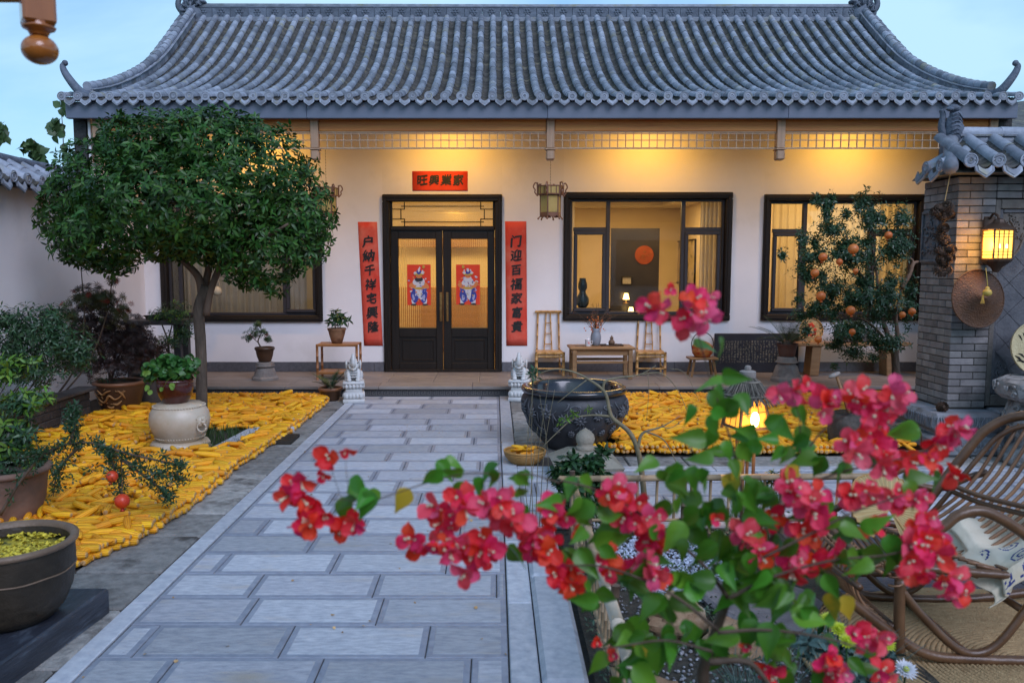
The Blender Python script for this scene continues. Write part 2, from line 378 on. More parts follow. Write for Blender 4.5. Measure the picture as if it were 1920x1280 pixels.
# ================= veranda =================
ver = rootS('veranda')
M_deck = mat('brown_grey_deck_slab', (.17, .145, .13), (.26, .225, .20), 3, .55, .12, 60, var=.12, stretch=(1, 2, 1), bdist=.003)
M_edge = mat('dark_greek_stone', (.045, .045, .05), (.075, .075, .08), 20, .7, .2)
M_cut = mat('worn_relief', (.15, .14, .135), rough=.7)
g = MB(); g.bb(-5.0, 6.15, YF+.03, YW+.1, -.02, .085); g.build('veranda_core', M_edge, ver)
x = -5.0
while x < 6.1:
    e = min(x+1.18, 6.15); g = MB(); g.bb(x+.0015, e-.0015, YF-.01, YF+.32, .088, ZP, .006); g.build('edge_slab', M_deck, ver); x = e
x = -5.0
while x < 6.1:
    for y0, y1 in ((YF+.323, YF+.84), (YF+.843, YW+.02)):
        e = min(x+.6, 6.15); g = MB(); g.bb(x+.0015, e-.0015, y0, y1, .088, ZP-.002, .003); g.build('deck_slab', M_deck, ver)
    x = e
# greek key relief on the riser
g = MB(); u = .011; s = .078
x = -5.0
def bar(x0, z0, x1, z1, w=.007): g.bb(min(x0, x1)-w/2, max(x0, x1)+w/2, YF+.022, YF+.0305, min(z0, z1)-w/2, max(z0, z1)+w/2)
while x < 6.1:
    pts = [(0, .008), (0, .074), (.06, .074), (.06, .024), (.024, .024), (.024, .05), (.04, .05)]
    for a, b2 in zip(pts, pts[1:]): bar(x+a[0], a[1], x+b2[0], b2[1])
    bar(x+.0, .008, x+.078, .008); x += s
o = g.build('greek_key_relief', M_cut, ver); o['kind'] = 'stuff'
# ================= main hall =================
hall = empty('courtyard_house', (.5, YW, 0), 0, 'long white single storey hall with sweeping grey tiled roof and red door couplets', 'house')
def inv(o): o.matrix_parent_inverse = Matrix.Translation((-.5, -YW, 0)); return o
def HB(mb, name, m, smooth=False, parent=None):
    o = mb.build(name, m, parent or hall, smooth)
    if parent is None: inv(o)
    return o
XL, XR = -5.0, 6.2
openings = [(-4.72, -2.437, .845, 2.63), (-1.571, .107, ZP, 2.63), (.972, 3.34, .86, 2.66), (3.785, 6.05, .86, 2.63)]
g = MB(); xs = XL; WT = .24
for x0, x1, z0, z1 in openings:
    g.bb(xs, x0, YW, YW+WT, .0, 3.62); g.bb(x0, x1, YW, YW+WT, z1, 3.62)
    if z0 > .2: g.bb(x0, x1, YW, YW+WT, 0, z0)
    xs = x1
g.bb(xs, XR, YW, YW+WT, 0, 3.62)
HB(g, 'front_wall', M_wall)
g = MB(); g.bb(XL-.1, XL, 10.17, 17.4, 0, 3.6); HB(g, 'side_wall', M_ridge)
g = MB(); g.bb(XR, XR+.1, 10.17, 17.4, 0, 3.6); HB(g, 'side_wall', M_ridge)
g = MB(); g.bb(XL-.1, XR+.1, 17.4, 17.6, 0, 3.6); HB(g, 'back_wall', M_wall)
for x0, x1 in ((XL, -1.575), (.111, XR)):
    x = x0
    while x < x1-.01:
        e = min(x+.82, x1); g = MB(); g.bb(x+.001, e-.001, YW-.018, YW-.001, ZP, ZP+.14, .003); HB(g, 'skirting_stone', M_skirt); x = e
M_ceil = mat('cream_ceiling', (.62, .52, .35), (.68, .58, .4), 3, .9)
g = MB(); g.bb(XL, XR, 10.10, YW, 3.56, 3.60); HB(g, 'veranda_ceiling', M_ceil)
# fascia, soffit
g = MB()
x = -5.16
while x < 6.28: e = min(x+2.9, 6.30); g.bb(x, e-.002, 9.99, 10.06, 3.405, 3.60, .006); x = e
HB(g, 'fascia', M_fascia)
g = MB(); g.bb(-5.15, 6.29, 10.06, 10.32, 3.43, 3.45); HB(g, 'soffit', mat('soffit_board', (.4, .3, .22), rough=.8))
# end piers (dark carved)
M_carv = mat('dark_carved_brick', (.012, .012, .014), (.05, .048, .048), 9, .8, .8, 22, bdist=.03)
for s, x in ((-1, -5.0), (1, 6.2)):
    g = MB(); g.bb(x-.15 if s < 0 else x-.05, x+.0 if s < 0 else x+.13, 10.14, 10.5, 0, 3.43); HB(g, 'end_pier', M_carv)
g = MB(); g.bb(-4.985, -4.955, 10.16, 11.54, ZP, 3.43); HB(g, 'white_reveal', M_wall)
posts = [-4.86, -2.2, .687, 3.505, 6.10]
for i, x in enumerate(posts):
    w = .098
    g = MB(); g.bb(x-w/2, x+w/2, 10.11, 10.22, 3.07, 3.428, .006); g.bb(x-.062, x+.062, 10.098, 10.232, 3.05, 3.068, .004)
    g.bb(x-w/2-.002, x+w/2+.002, 10.105, 10.225, 2.93, 3.048, .014); HB(g, 'hanging_post', M_woodv)
for a, b2 in zip(posts, posts[1:]):
    g = MB(); g.bb(a+.05, b2-.05, 10.14, 10.21, 3.275, 3.428, .008); HB(g, 'beam', M_wood)
    g = MB(); g.bb(a+.05, b2-.05, 10.15, 10.18, 3.262, 3.274); 
    fr = HB(g, 'lattice_frame', M_lat)
    z0, z1 = 3.075, 3.26
    def lb(x0, x1, za, zb, y0=10.15, y1=10.178):
        g = MB(); g.bb(x0, x1, y0, y1, za, zb); o = g.build('lattice_bar', M_lat, fr); return o
    lb(a+.05, b2-.05, z0-.008, z0+.008); lb(a+.052, b2-.052, 3.165, 3.175, 10.148, 10.16); lb(a+.05, b2-.05, 3.245, 3.253, 10.149, 10.17)
    n = round((b2-a-.1)/.098)
    for k in range(1, n):
        xx = a+.05+(b2-a-.1)*k/n; lb(xx-.005, xx+.005, z0+.008, 3.262, 10.153, 10.172)
# windows
def pane(x0, x1, z0, z1, y, parent, m=M_glass, name='pane', fr=.0):
    if m is M_rib:
        n = int((x1-x0)/.0265)*6; g = MB(); tr = name == 'transom_pane'
        if tr:
            n = int((z1-z0)/.02)*6
            for i in range(n+1): t = i/6*2*PI; z = z0+(z1-z0)*i/n; g.v += [(x0, y-.0035*abs(math.sin(t/2)), z), (x1, y-.0035*abs(math.sin(t/2)), z)]
            g.f = [(2*i, 2*i+1, 2*i+3, 2*i+2) for i in range(n)]
        else:
            for i in range(n+1): t = i/6*2*PI; x = x0+(x1-x0)*i/n; g.v += [(x, y-.006*abs(math.sin(t/2)), z0), (x, y-.006*abs(math.sin(t/2)), z1)]
            g.f = [(2*i, 2*i+2, 2*i+3, 2*i+1) for i in range(n)]
        g.m = [0]*n; return g.build(name, m, parent, 60)
    g = MB(); g.bb(x0, x1, y, y+.006, z0, z1); return g.build(name, m, parent)
def rect_frame(g, x0, x1, z0, z1, w, y0, y1, ch=.004):
    g.bb(x0, x1, y0, y1, z1-w, z1, ch); g.bb(x0, x1, y0, y1, z0, z0+w, ch); g.bb(x0, x0+w, y0+.001, y1, z0+w, z1-w, ch); g.bb(x1-w, x1, y0+.001, y1, z0+w, z1-w, ch)
def window(x0, x1, z0, z1, cols):
    g = MB(); rect_frame(g, x0, x1, z0, z1, .09, YW-.05, YW+.14, .012)
    rect_frame(g, x0+.02, x1-.02, z0+.02, z1-.02, .04, YW-.062, YW-.048, .006)
    w = HB(g, 'window', M_dark)
    xi0, xi1, zi0, zi1 = x0+.09, x1-.09, z0+.09, z1-.09
    g = MB(); rect_frame(g, xi0, xi1, zi0, zi1, .035, YW+.045, YW+.11)
    for c in cols[:-1]: g.bb(c[1]-.005, c[1]+.05, YW+.04, YW+.11, zi0+.035, zi1-.035, .004)
    g.build('window_frame', M_alu, w)
    for (a, b2, kind) in cols:
        a += .04
        if kind == 'sash':
            zt = zi0+(zi1-zi0)*.735
            g = MB(); g.bb(a, b2, YW+.05, YW+.1, zt-.02, zt+.035, .004); g.build('transom', M_alu, w)
            pane(a, b2, zt+.03, zi1, YW+.07, w)
            g = MB(); rect_frame(g, a+.005, b2-.005, zi0+.035, zt-.02, .05, YW+.02, YW+.08, .008); s = g.build('sash', M_alu, w)
            pane(a+.05, b2-.05, zi0+.08, zt-.06, YW+.05, w)
        else: pane(a, b2, zi0, zi1, YW+.07, w)
XWp = lambda px: P(px, 495, YW).x
window(*openings[2], [(XWp(1070), XWp(1137), 'sash'), (XWp(1137), XWp(1278), 'fix'), (XWp(1278), XWp(1352), 'sash')])
window(*openings[3], [(XWp(1444), XWp(1506), 'sash'), (XWp(1506), XWp(1630), 'fix'), (XWp(1630), 5.92, 'sash')])
window(*openings[0], [(-4.64, XWp(332), 'fix'), (XWp(332), XWp(528), 'fix'), (XWp(528), -2.53, 'sash')])
# door
dx0, dx1, dz0, dz1 = openings[1]
g = MB(); g.bb(dx0, dx1, YW-.05, YW+.16, dz1-.10, dz1, .012)
g.bb(dx0, dx0+.10, YW-.049, YW+.16, dz0, dz1-.10, .012); g.bb(dx1-.10, dx1, YW-.049, YW+.16, dz0, dz1-.10, .012)
rect_frame(g, dx0+.02, dx1-.02, dz0+.001, dz1-.02, .035, YW-.062, YW-.048, .005)
dfr = HB(g, 'door_frame', M_dark)
dxi0, dxi1 = dx0+.10, dx1-.10; ztr = P(800, 428, YW).z
g = MB(); g.bb(dxi0, dxi1, YW+.0, YW+.12, ztr-.03, ztr+.03, .008); g.bb(dxi0, dxi0+.03, YW+.03, YW+.1, ztr+.03, dz1-.1); g.bb(dxi1-.03, dxi1, YW+.03, YW+.1, ztr+.03, dz1-.1); g.build('door_transom', M_dark, dfr)
pane(dxi0+.02, dxi1-.02, ztr+.02, dz1-.1, YW+.075, dfr, M_rib, 'transom_pane')
g = MB(); y = YW+.05; z0, z1 = ztr+.03, dz1-.1; H = z1-z0
def tb(x0, z0, x1, z1, w=.014): g.bb(min(x0, x1)-w/2, max(x0, x1)+w/2, y, y+.014, min(z0, z1)-w/2, max(z0, z1)+w/2)
a, b2 = dxi0+.03, dxi1-.03
za, zb = z0+.06, z1-.06
tb(a+.13, za, b2-.13, za); tb(a+.13, zb, b2-.13, zb); 
for q, s in ((a, 1), (b2, -1)):
    tb(q+s*.17, za-.0, q+s*.17, z0); tb(q+s*.17, zb, q+s*.17, z1); tb(q+s*.12, za+.04, q+s*.12, zb-.04); tb(q+s*.12, za+.04, q, za+.04); tb(q+s*.12, zb-.04, q, zb-.04)
    tb(q+s*.12, za+.04, q+s*.17, za+.04); tb(q+s*.17, za+.04, q+s*.17, za); tb(q+s*.12, zb-.04, q+s*.17, zb-.04); tb(q+s*.17, zb-.04, q+s*.17, zb)
g.build('fretwork', M_dark, dfr)
xm = (dxi0+dxi1)/2; zt = ztr-.03
M_panel = mat('dark_door_wood', (.009, .0065, .005), (.018, .013, .010), 4, .45, spec=.3, bump=.25, bscale=60, stretch=(8, 8, .4), bdist=.004)
pz1, pz0 = P(800, 448, YW).z, P(800, 615, YW).z
for s in (-1, 1):
    x0, x1 = (dxi0+.004, xm-.003) if s < 0 else (xm+.003, dxi1-.004)
    px0, px1 = (XWp(747), XWp(817)) if s < 0 else (XWp(846), XWp(914))
    g = MB(); yy0, yy1 = YW+.02, YW+.07
    g.bb(x0, px0, yy0, yy1, ZP+.02, zt, .004); g.bb(px1, x1, yy0, yy1, ZP+.02, zt, .004)
    g.bb(px0, px1, yy0+.001, yy1, pz1, zt, .004); g.bb(px0, px1, yy0+.001, yy1, ZP+.02, ZP+.12, .004); g.bb(px0, px1, yy0+.001, yy1, pz0-.13, pz0, .004)
    g.bb(px0, px1, yy0+.018, yy1-.01, ZP+.12, pz0-.13); rect_frame(g, px0+.04, px1-.04, ZP+.16, pz0-.17, .012, yy0+.008, yy0+.02)
    leaf = HB(g, 'door_leaf', M_panel)
    pane(px0, px1, pz0, pz1, YW+.045, leaf, M_rib, 'glazing')
    g = MB(); g.bb(px0, px1, yy0+.012, yy0+.018, pz0, pz0+.010); g.build('glazing_bead', M_gold, leaf)
    hx = XWp(826) if s < 0 else XWp(838)
    g = MB(); g.bb(hx-.018, hx+.018, yy0-.008, yy0, P(0, 602, YW).z, P(0, 548, YW).z, .004)
    g.tube([(hx, yy0-.008, 1.03), (hx, yy0-.05, 1.03), (hx, yy0-.055, .92), (hx, yy0-.045, .85)], .008, 8); g.lathe([(.001, 0), (.012, .0), (.012, .01), (.001, .012)], M=Matrix.Translation((hx, yy0-.008, 1.09)) @ Matrix.Rotation(PI/2, 4, 'X'), n=10)
    g.build('handle', M_gold, leaf)
g = MB(); g.bb(dxi0, dxi1, YW-.03, YW+.12, ZP, ZP+.018, .003); HB(g, 'threshold', M_woodv)
# ---- roof ----
roof = empty('roof', (0, 0, 0)); roof.parent = hall; inv(roof)
RC = [(9.95, 3.615), (10.36, 3.71), (10.95, 3.90), (11.73, 4.23), (12.48, 4.64), (13.2, 5.16), (13.84, 5.66)]
rc = curve_pts([(0, a, b2) for a, b2 in RC], 24)
cum = [0]
for a, b2 in zip(rc, rc[1:]): cum.append(cum[-1]+(b2-a).length)
LEN = cum[-1]
def rat(s):
    s = max(0, min(LEN-1e-6, s)); i = max(0, np.searchsorted(cum, s)-1); t = (s-cum[i])/(cum[i+1]-cum[i]); p = rc[i].lerp(rc[i+1], t); d = (rc[i+1]-rc[i]).normalized(); return p, d
g = MB()
XA, XB = -5.16, 6.30
N = 40
for k in range(N):
    p, _ = rat(LEN*k/N); q, _ = rat(LEN*(k+1)/N)
    b = len(g.v); g.v += [(XA, p.y+.04, p.z-.04), (XB, p.y+.04, p.z-.04), (XB, q.y+.04, q.z-.04), (XA, q.y+.04, q.z-.04)]; g.f.append((b, b+1, b+2, b+3)); g.m.append(0)
g.add([(XA, 13.88, 5.62), (XB, 13.88, 5.62), (XB, 17.8, 3.6), (XA, 17.8, 3.6)], [(0, 1, 2, 3)])
for X in (XA+.02, XB-.02):
    pr = [rat(LEN*k/N)[0] for k in range(N+1)]; b = len(g.v)
    g.v += [(X, p.y+.04, p.z-.045) for p in pr]+[(X, 17.7, 3.6), (X, 10.1, 3.5)]; g.f.append(tuple(range(b, b+N+3))); g.m.append(0)
g.build('roof_deck', M_pan, roof)
NR = 61; SP = (6.27-(-5.17))/(NR-1); NT = 21; TL = LEN/NT
def tube_tile(L, r0=.052, r1=.045, n=8):
    m = MB(); vs = []; rings = [(0, r0), (.012, r0+.002), (.014, r0-.001), (L+.02, r1)]
    for y, r in rings:
        for j in range(n+1):
            a = PI*j/n; vs.append((r*math.cos(a), y, r*math.sin(a)*1.05))
    fs = []
    for i in range(len(rings)-1):
        for j in range(n):
            q = i*(n+1)+j; fs.append((q, q+n+1, q+n+2, q+1))
    m.add(vs, fs); m.add([(r0*math.cos(PI*j/n), 0, r0*math.sin(PI*j/n)*1.05) for j in range(n+1)], [tuple(range(n+1))])
    return m.mesh('barrel_tile', M_tile, 40)
tm = tube_tile(TL)
pl = []
for k in range(NT):
    for i in range(NR):
        p, d = rat(TL*k+.0); q, _ = rat(TL*(k+1)); d = (q-p).normalized()
        x = -5.17+SP*i
        Rm = orient(d, 0); Rm = Rm @ Matrix.Rotation(rng.uniform(-.022, .022), 3, 'Z')
        pl.append((Vector((x+rng.uniform(-.003, .003), p.y, p.z+.035+rng.uniform(-.002, .003))), Rm, rng.uniform(.97,1.03)))
scatter([tm], pl, M_tile, 'upper_barrel_tiles', roof, 300, indname='barrel_tile')
# pan tiles
def pan_tile():
    m = MB(); vs = []; n = 6
    for y in (-.0, .11):
        for j in range(n+1):
            t = j/n*2-1; vs.append((t*.062, y, .045*t*t-(.0 if y == 0 else .008)))
    for j in range(n+1):
        t = j/n*2-1; vs.append((t*.062, 0, .045*t*t-.013))
    fs = [(j, j+1, n+2+j, n+1+j) for j in range(n)]+[(2*n+2+j, 2*n+3+j, j+1, j) for j in range(n)]
    m.add(vs, fs); return m.mesh('pan_tile', M_pan)
pt = pan_tile(); pl = []
NP = 74
for k in range(NP):
    p, d = rat(LEN*k/NP)
    for i in range(NR-1):
        x = -5.17+SP*(i+.5); Rm = orient(d) @ Matrix.Rotation(R(-5)+rng.uniform(-.02, .02), 3, 'X')
        pl.append((Vector((x+rng.uniform(-.002, .002), p.y, p.z-.012+rng.uniform(-.002, .002))), Rm, 1))
scatter([pt], pl, M_pan, 'pan_tiles', roof)
# eave end discs and drip tiles
def disc_mesh():
    m = MB(); Mx = Matrix.Rotation(PI/2, 4, 'X'); m.lathe([(.054, 0), (.054, .02), (.046, .022), (.042, .016), (.030, .016), (.026, .021), (.018, .021), (.012, .015), (.001, .02)], n=16, M=Mx); return m.mesh('tile_end', M_tile, 40)
def drip_mesh():
    m = MB(); pts = []
    for j in range(9): t = j/8*2-1; pts.append((t*.066, .045*t*t))
    for t in (.85, .6, .3, 0, -.3, -.6, -.85): pts.append((t*.075, -.05*(1-abs(t))**.6-.012+.02*abs(t)))
    m.poly(pts, .014); m.poly([(x*.7, z*.7-.002) for x, z in pts], -.004); return m.mesh('drip_tile', M_tile)
dm = disc_mesh(); dr = drip_mesh()
for i in range(NR):
    link('tile_end', dm, roof, (-5.17+SP*i, 9.95, 3.655), (R(-6), 0, rng.uniform(-.03, .03)))
    if i < NR-1: link('drip_tile', dr, roof, (-5.17+SP*(i+.5), 9.925, 3.60), (R(-12)+rng.uniform(-.03, .03), 0, rng.uniform(-.03, .03)))
# ridge blocks
g = MB(); g.bb(-5.0, 6.1, 13.80, 14.0, 5.62, 5.70, .01); g.build('ridge_base', M_tile, roof)
x = -4.95
k = 0
while x < 6.05:
    e = min(x+.297, 6.08); g = MB(); g.bb(x+.002, e-.002, 13.84, 13.98, 5.70, 5.88, .004)
    c = ((x+e)/2, 13.84, 5.79)
    for j in range(6):
        a = j*PI/3; g.ell((c[0]+.045*math.cos(a), 13.836, 5.79+.045*math.sin(a)), (.02, .012, .02), 6, 4)
    g.ell((c[0], 13.836, 5.79), (.022, .014, .022), 6, 4)
    g.bb(x+.012, e-.012, 13.832, 13.842, 5.705, 5.715); g.bb(x+.012, e-.012, 13.832, 13.842, 5.86, 5.87)
    g.build('ridge_block', M_ridge, roof); x = e; k += 1
g = MB(); g.tube([(-5.0, 13.91, 5.89), (.5, 13.91, 5.875), (6.1, 13.91, 5.88)], .06, 10); g.build('ridge_cap', M_tile, roof, True)
# descending verge ridges with curled tips
for X, s in ((-4.98, -1), (6.08, 1)):
    for k in range(26):
        p, d = rat(LEN*(k+.9)/27.2+.12); q, _ = rat(LEN*(k+1.9)/27.2+.12); d = (q-p).normalized()
        g = MB(); l = (q-p).length
        M4 = Matrix.Translation((X, p.y, p.z+.03)) @ orient(d).to_4x4()
        g.box((0, l/2, .03), (.13, l-.002, .10), .008, M=M4); g.box((0, l/2, .088), (.17, l-.001, .018), .004, M=M4)
        g.tube([M4 @ Vector((0, 0, .125)), M4 @ Vector((0, l+.01, .12))], [.056, .05], 10)
        g.build('verge_ridge_tile', M_tile, roof, 40)
    # curled tip
    p, d = rat(.20)
    c = curve_pts([(X, p.y+.25, p.z+.12), (X, p.y+.02, p.z+.05), (X+s*.05, p.y-.10, p.z+.10), (X+s*.16, p.y-.13, p.z+.26), (X+s*.20, p.y-.13, p.z+.36), (X+s*.17, p.y-.13, p.z+.40)], 5)
    n = len(c); g = MB(); g.tube(c, [.07-.045*i/n for i in range(n)], 10, flat=1); g.ell(tuple(c[-1]), (.036, .036, .036), 8, 6); g.build('upturned_tip', M_ridge, roof, True)
    # beast at ridge end
    g = MB(); bx = X
    def E3(dx, dz, rx, rz, ry=.09): g.ell((bx-s*dx*-1, 13.88, 5.7+dz), (rx, ry, rz), 10, 8, fn=lambda d: 1+.12*math.sin(9*d.x)*math.sin(11*d.z))
    E3(-.02, .06, .16, .18, .12); E3(.06, .2, .11, .11); E3(-.10, .24, .08, .06); E3(-.17, .26, .06, .035); E3(.12, .3, .05, .09, .05); E3(.16, .1, .07, .12); E3(-.02, .32, .05, .04)
    c = curve_pts([(bx+s*.12, 13.88, 5.75), (bx+s*.24, 13.88, 5.9), (bx+s*.2, 13.88, 6.05), (bx+s*.1, 13.88, 6.08)], 5); g.tube(c, [.06-.03*i/len(c) for i in range(len(c))], 8)
    for j in range(5): a = j*.6; g.tube([(bx+s*.1*math.cos(a), 13.80, 5.8+.1*math.sin(a)), (bx+s*.17*math.cos(a), 13.78, 5.8+.17*math.sin(a)), (bx+s*.19*math.cos(a+.4), 13.80, 5.8+.2*math.sin(a+.4))], [.02, .018, .008], 6)
    g.build('ridge_beast', M_ridge, roof, True)
# ================= interior rooms and lamps =================
M_in = mat('warm_interior_paint', (.60, .50, .36), (.66, .56, .42), 3, .8)
M_infl = mat('interior_floor', (.20, .13, .08), (.28, .19, .12), 3, .35)
M_cove = mat('cornice_white', (.70, .64, .52), rough=.6)
IY1 = 15.6
def IN(mb, name, m, sm=False): return HB(mb, name, m, sm)
g = MB(); g.bb(XL, XR, YW+WT, IY1, ZP-.03, ZP); IN(g, 'room_floor', M_infl)
g = MB(); g.bb(XL, XR, YW+WT, IY1, 3.05, 3.10); IN(g, 'room_ceiling', M_cove)
g = MB(); g.bb(XL, XR, IY1, IY1+.1, ZP, 3.05); IN(g, 'room_back_wall', M_in)
for X in (-2.2, .62, 3.52): g = MB(); g.bb(X, X+.12, YW+WT, IY1, ZP, 3.05); IN(g, 'partition_wall', M_in)
# dropped ceiling border in the centre room
g = MB()
for i, (d, z) in enumerate(((.55, .28), (.62, .22), (.7, .14))):
    g.bb(.74, 3.52, IY1-d, IY1, 3.05-z-.03*(2-i), 3.05-z+.02); g.bb(.74, .74+d*.8, YW+WT, IY1-d, 3.05-z-.03*(2-i), 3.05-z+.02); g.bb(3.52-d*.8, 3.52, YW+WT, IY1-d, 3.05-z-.03*(2-i), 3.05-z+.02)
IN(g, 'cornice', M_cove)
def area(name, loc, sx, sy, e, col, rot=(0, 0, 0)):
    l = bpy.data.lights.new(name, 'AREA'); l.shape = 'RECTANGLE'; l.size = sx; l.size_y = sy; l.energy = e; l.color = col
    o = bpy.data.objects.new(name, l); COL.objects.link(o); o.location = loc; o.rotation_euler = rot; return o
def spot(name, loc, e, col, size, blend, rad=.03, rot=(0, 0, 0)):
    l = bpy.data.lights.new(name, 'SPOT'); l.energy = e; l.color = col; l.spot_size = R(size); l.spot_blend = blend; l.shadow_soft_size = rad
    o = bpy.data.objects.new(name, l); COL.objects.link(o); o.location = loc; o.rotation_euler = rot; return o
WARM = (1, .58, .17)
area('room_lamp', (2.1, 13.4, 2.75), 1.6, 1.4, 66, (1, .64, .24))
area('room_lamp', (-.8, 13.4, 2.95), 1.6, 1.4, 95, (1, .70, .27))
area('room_lamp', (4.9, 13.2, 2.95), 1.6, 1.4, 66, (1, .64, .24))
area('room_lamp', (-3.6, 13.6, 2.95), 1.6, 1.4, 18, (1, .78, .5))
# veranda downlights washing the wall
M_lampd = emis('downlight_glow', (1, .7, .25), 12)
for X in (-3.3, -.62, 2.12, 4.86):
    spot('downlight', (X, YW-.85, 3.52), 78, (1, .50, .07), 158, 1.0, .10, (R(42), 0, 0))
    g = MB(); g.lathe([(.05, 0), (.05, .03), (.06, .035)], (X, YW-.85, 3.525), 16); o = HB(g, 'downlight_can', M_alu)
# things in the rooms
M_curt = mat('sheer_curtain', (.62, .58, .54), (.72, .68, .63), 3, .9, trans=.5)
M_curtw = mat('cream_curtain', (.72, .62, .44), (.8, .7, .52), 3, .9, trans=.5)
def curtain(x0, x1, z0, z1, y, m, label, amp=.03, wl=.09, gather=0):
    nx = int((x1-x0)/wl*8); vs = []; fs = []; nz_ = 6
    for k in range(nz_+1):
        t = k/nz_; z = z0+(z1-z0)*t
        for i in range(nx+1):
            x = x0+(x1-x0)*i/nx; ph = 2*PI*(x/wl+.35*mnoise.noise(Vector((x*3, 0, 0)))*2)
            vs.append((x, amp*(math.sin(ph)+.3*math.sin(ph*2.3+1))*(.6+.4*(1-t))*(1+.3*mnoise.noise(Vector((x*2, z, 0)))), z))
    for k in range(nz_):
        for i in range(nx): a = k*(nx+1)+i; fs.append((a, a+1, a+nx+2, a+nx+1))
    me = bpy.data.meshes.new('curtain'); me.from_pydata([(v[0]-x0, v[1], v[2]-z0) for v in vs], [], fs); me.materials.append(m); me.shade_smooth()
    return tag(link('curtain', me, None, (x0, y, z0)), label, 'curtain')
curtain(-4.55, -2.75, ZP+.05, 2.9, YW+.4, M_curt, 'pale sheer curtain drawn behind the window shaded by the round tree')
curtain(3.95, 6.0, ZP+.05, 2.9, YW+.45, M_curtw, 'cream sheer curtain behind the window beside the pomegranate tree', .025, .11)
curtain(1.02, 1.16, ZP+.05, 2.9, YW+.34, M_curt, 'narrow white curtain gathered at the left side of the middle window', .03, .05)
curtain(2.98, 3.28, ZP+.05, 2.9, YW+.34, M_curt, 'grey-white curtain gathered at the right side of the middle window', .04, .06)
# dark screen panel with red roundel
M_scr = mat('dark_glass_screen', (.03, .028, .035), (.05, .045, .05), 2, .25)
M_redp = mat('red_paper', (.62, .035, .012), (.72, .06, .02), 4, .75, .05, 20, bdist=.003)
M_couplet = mat('faded_red_paper', (.60, .035, .018), (.66, .10, .06), 2.2, .8, .12, 14, bdist=.01, c3=(.66, .16, .11), s3=2.5, p3=.48, w3=.2)
g = MB(); a, b2 = P(1146, 428, 13.6), P(1234, 590, 13.6); g.bb(a.x, b2.x, 0, .04, ZP-.0, a.z)
for v in range(len(g.v)): g.v[v] = (g.v[v][0]-1.9, g.v[v][1], g.v[v][2])
o = g.build('room_screen', M_scr, None, loc=(1.9, 13.6, 0)); tag(o, 'tall dark screen panel standing inside the middle window room', 'screen')
q = P(1208, 478, 13.59); r = .155
g = MB(); g.lathe([(r, 0), (r, .004)], n=32, M=Matrix.Rotation(PI/2, 4, 'X')); o = g.build('paper_roundel', mat('dull_red_paper', (.22, .035, .012), (.30, .06, .02), 9, .7), None, loc=(q.x, 13.594, q.z)); tag(o, 'round red paper cut stuck on the dark indoor screen', 'decoration')
rr = o
g = MB()
for k in range(14):
    a = rng.uniform(0, 2*PI); rd = rng.uniform(.02, .12); c = (rd*math.cos(a), -.006, rd*math.sin(a)); g.box(c, (rng.uniform(.02, .06), .002, .006), rot=(0, rng.uniform(0, 3), 0))
g.build('cut_pattern', M_gold, rr)
def picture(px0, py0, px1, py1, Y, label, xplane=None, tone=((.30, .25, .17), (.5, .44, .32))):
    m = mat('ink_painting', tone[0], tone[1], 5, .6, stretch=(1, 1, 1), c3=(.06, .055, .05), s3=6, p3=.55, w3=.1)
    if xplane is None:
        a, b2 = P(px0, py0, Y), P(px1, py1, Y); w, h = b2.x-a.x, a.z-b2.z
        g = MB(); rect_frame(g, 0, w, 0, h, .018, -.03, .0); o = g.build('picture_frame', M_dark, None, loc=(a.x, Y, b2.z))
        g = MB(); g.bb(.018, w-.018, -.012, -.004, .018, h-.018); g.build('picture', m, o)
    tag(o, label, 'picture'); return o
pc = picture(1165, 518, 1185, 534, 13.59, 'small pale framed picture hanging on the dark indoor screen', tone=((.5, .45, .36), (.6, .56, .48)))
# painting on right partition
g = MB(); Yp0, Yp1 = PX(1247, 480, 3.515).y, PX(1294, 480, 3.515).y
za, zb = PX(1247, 455, 3.515).z, PX(1247, 528, 3.515).z
g = MB(); w = abs(Yp0-Yp1)*1.2; h = za-zb; rect_frame(g, 0, w, 0, h, .02, -.03, 0); o = g.build('picture_frame', M_dark, None, loc=(3.515, max(Yp0, Yp1), zb), rot=(0, 0, -PI/2)); g = MB(); g.bb(.02, w-.02, -.012, -.004, .02, h-.02)
g.build('picture', mat('ink_landscape', (.30, .24, .14), (.52, .42, .26), 4, .6, c3=(.07, .06, .05), s3=5, p3=.5, w3=.15), o); tag(o, 'large framed ink landscape on the side wall inside the middle room', 'picture')
spot('picture_light', (3.3, (Yp0+Yp1)/2, 2.85), 14, (1, .7, .3), 60, .6, .02, (0, R(-28), 0))
# desk lamp and vase inside
M_shade = emis('lamp_glow', (1, .62, .2), 5)
def little_lamp(px, py, Y, lab):
    p = P(px, py, Y); g = MB(); g.lathe([(.05, 0), (.05, .015), (.01, .02), (.01, .08)], n=12); o = g.build('table_lamp', M_gold, None, True, loc=p-Vector((0, 0, .08))); g = MB(); g.lathe([(.055, .07), (.03, .17), (.001, .172)], n=14); g.build('lamp_shade', M_shade, o, True); tag(o, lab, 'lamp'); return o
g = MB(); q = P(1140, 586, 13.2); g.bb(0, .95, 0, .4, -.03, 0, .005)
for x in (.04, .91):
    for y in (.04, .36): g.bb(x-.025, x+.025, y-.025, y+.025, -(q.z-ZP), -.03)
o = g.build('side_table', M_dark, None, loc=(q.x, 13.15, q.z)); tag(o, 'dark wooden table inside the middle room below the screen', 'table')
little_lamp(1183, 586, 13.3, 'small glowing lamp on the dark table inside the middle window'); little_lamp(1174, 560, 13.45, 'pale lit ornament lamp behind the dark indoor table')
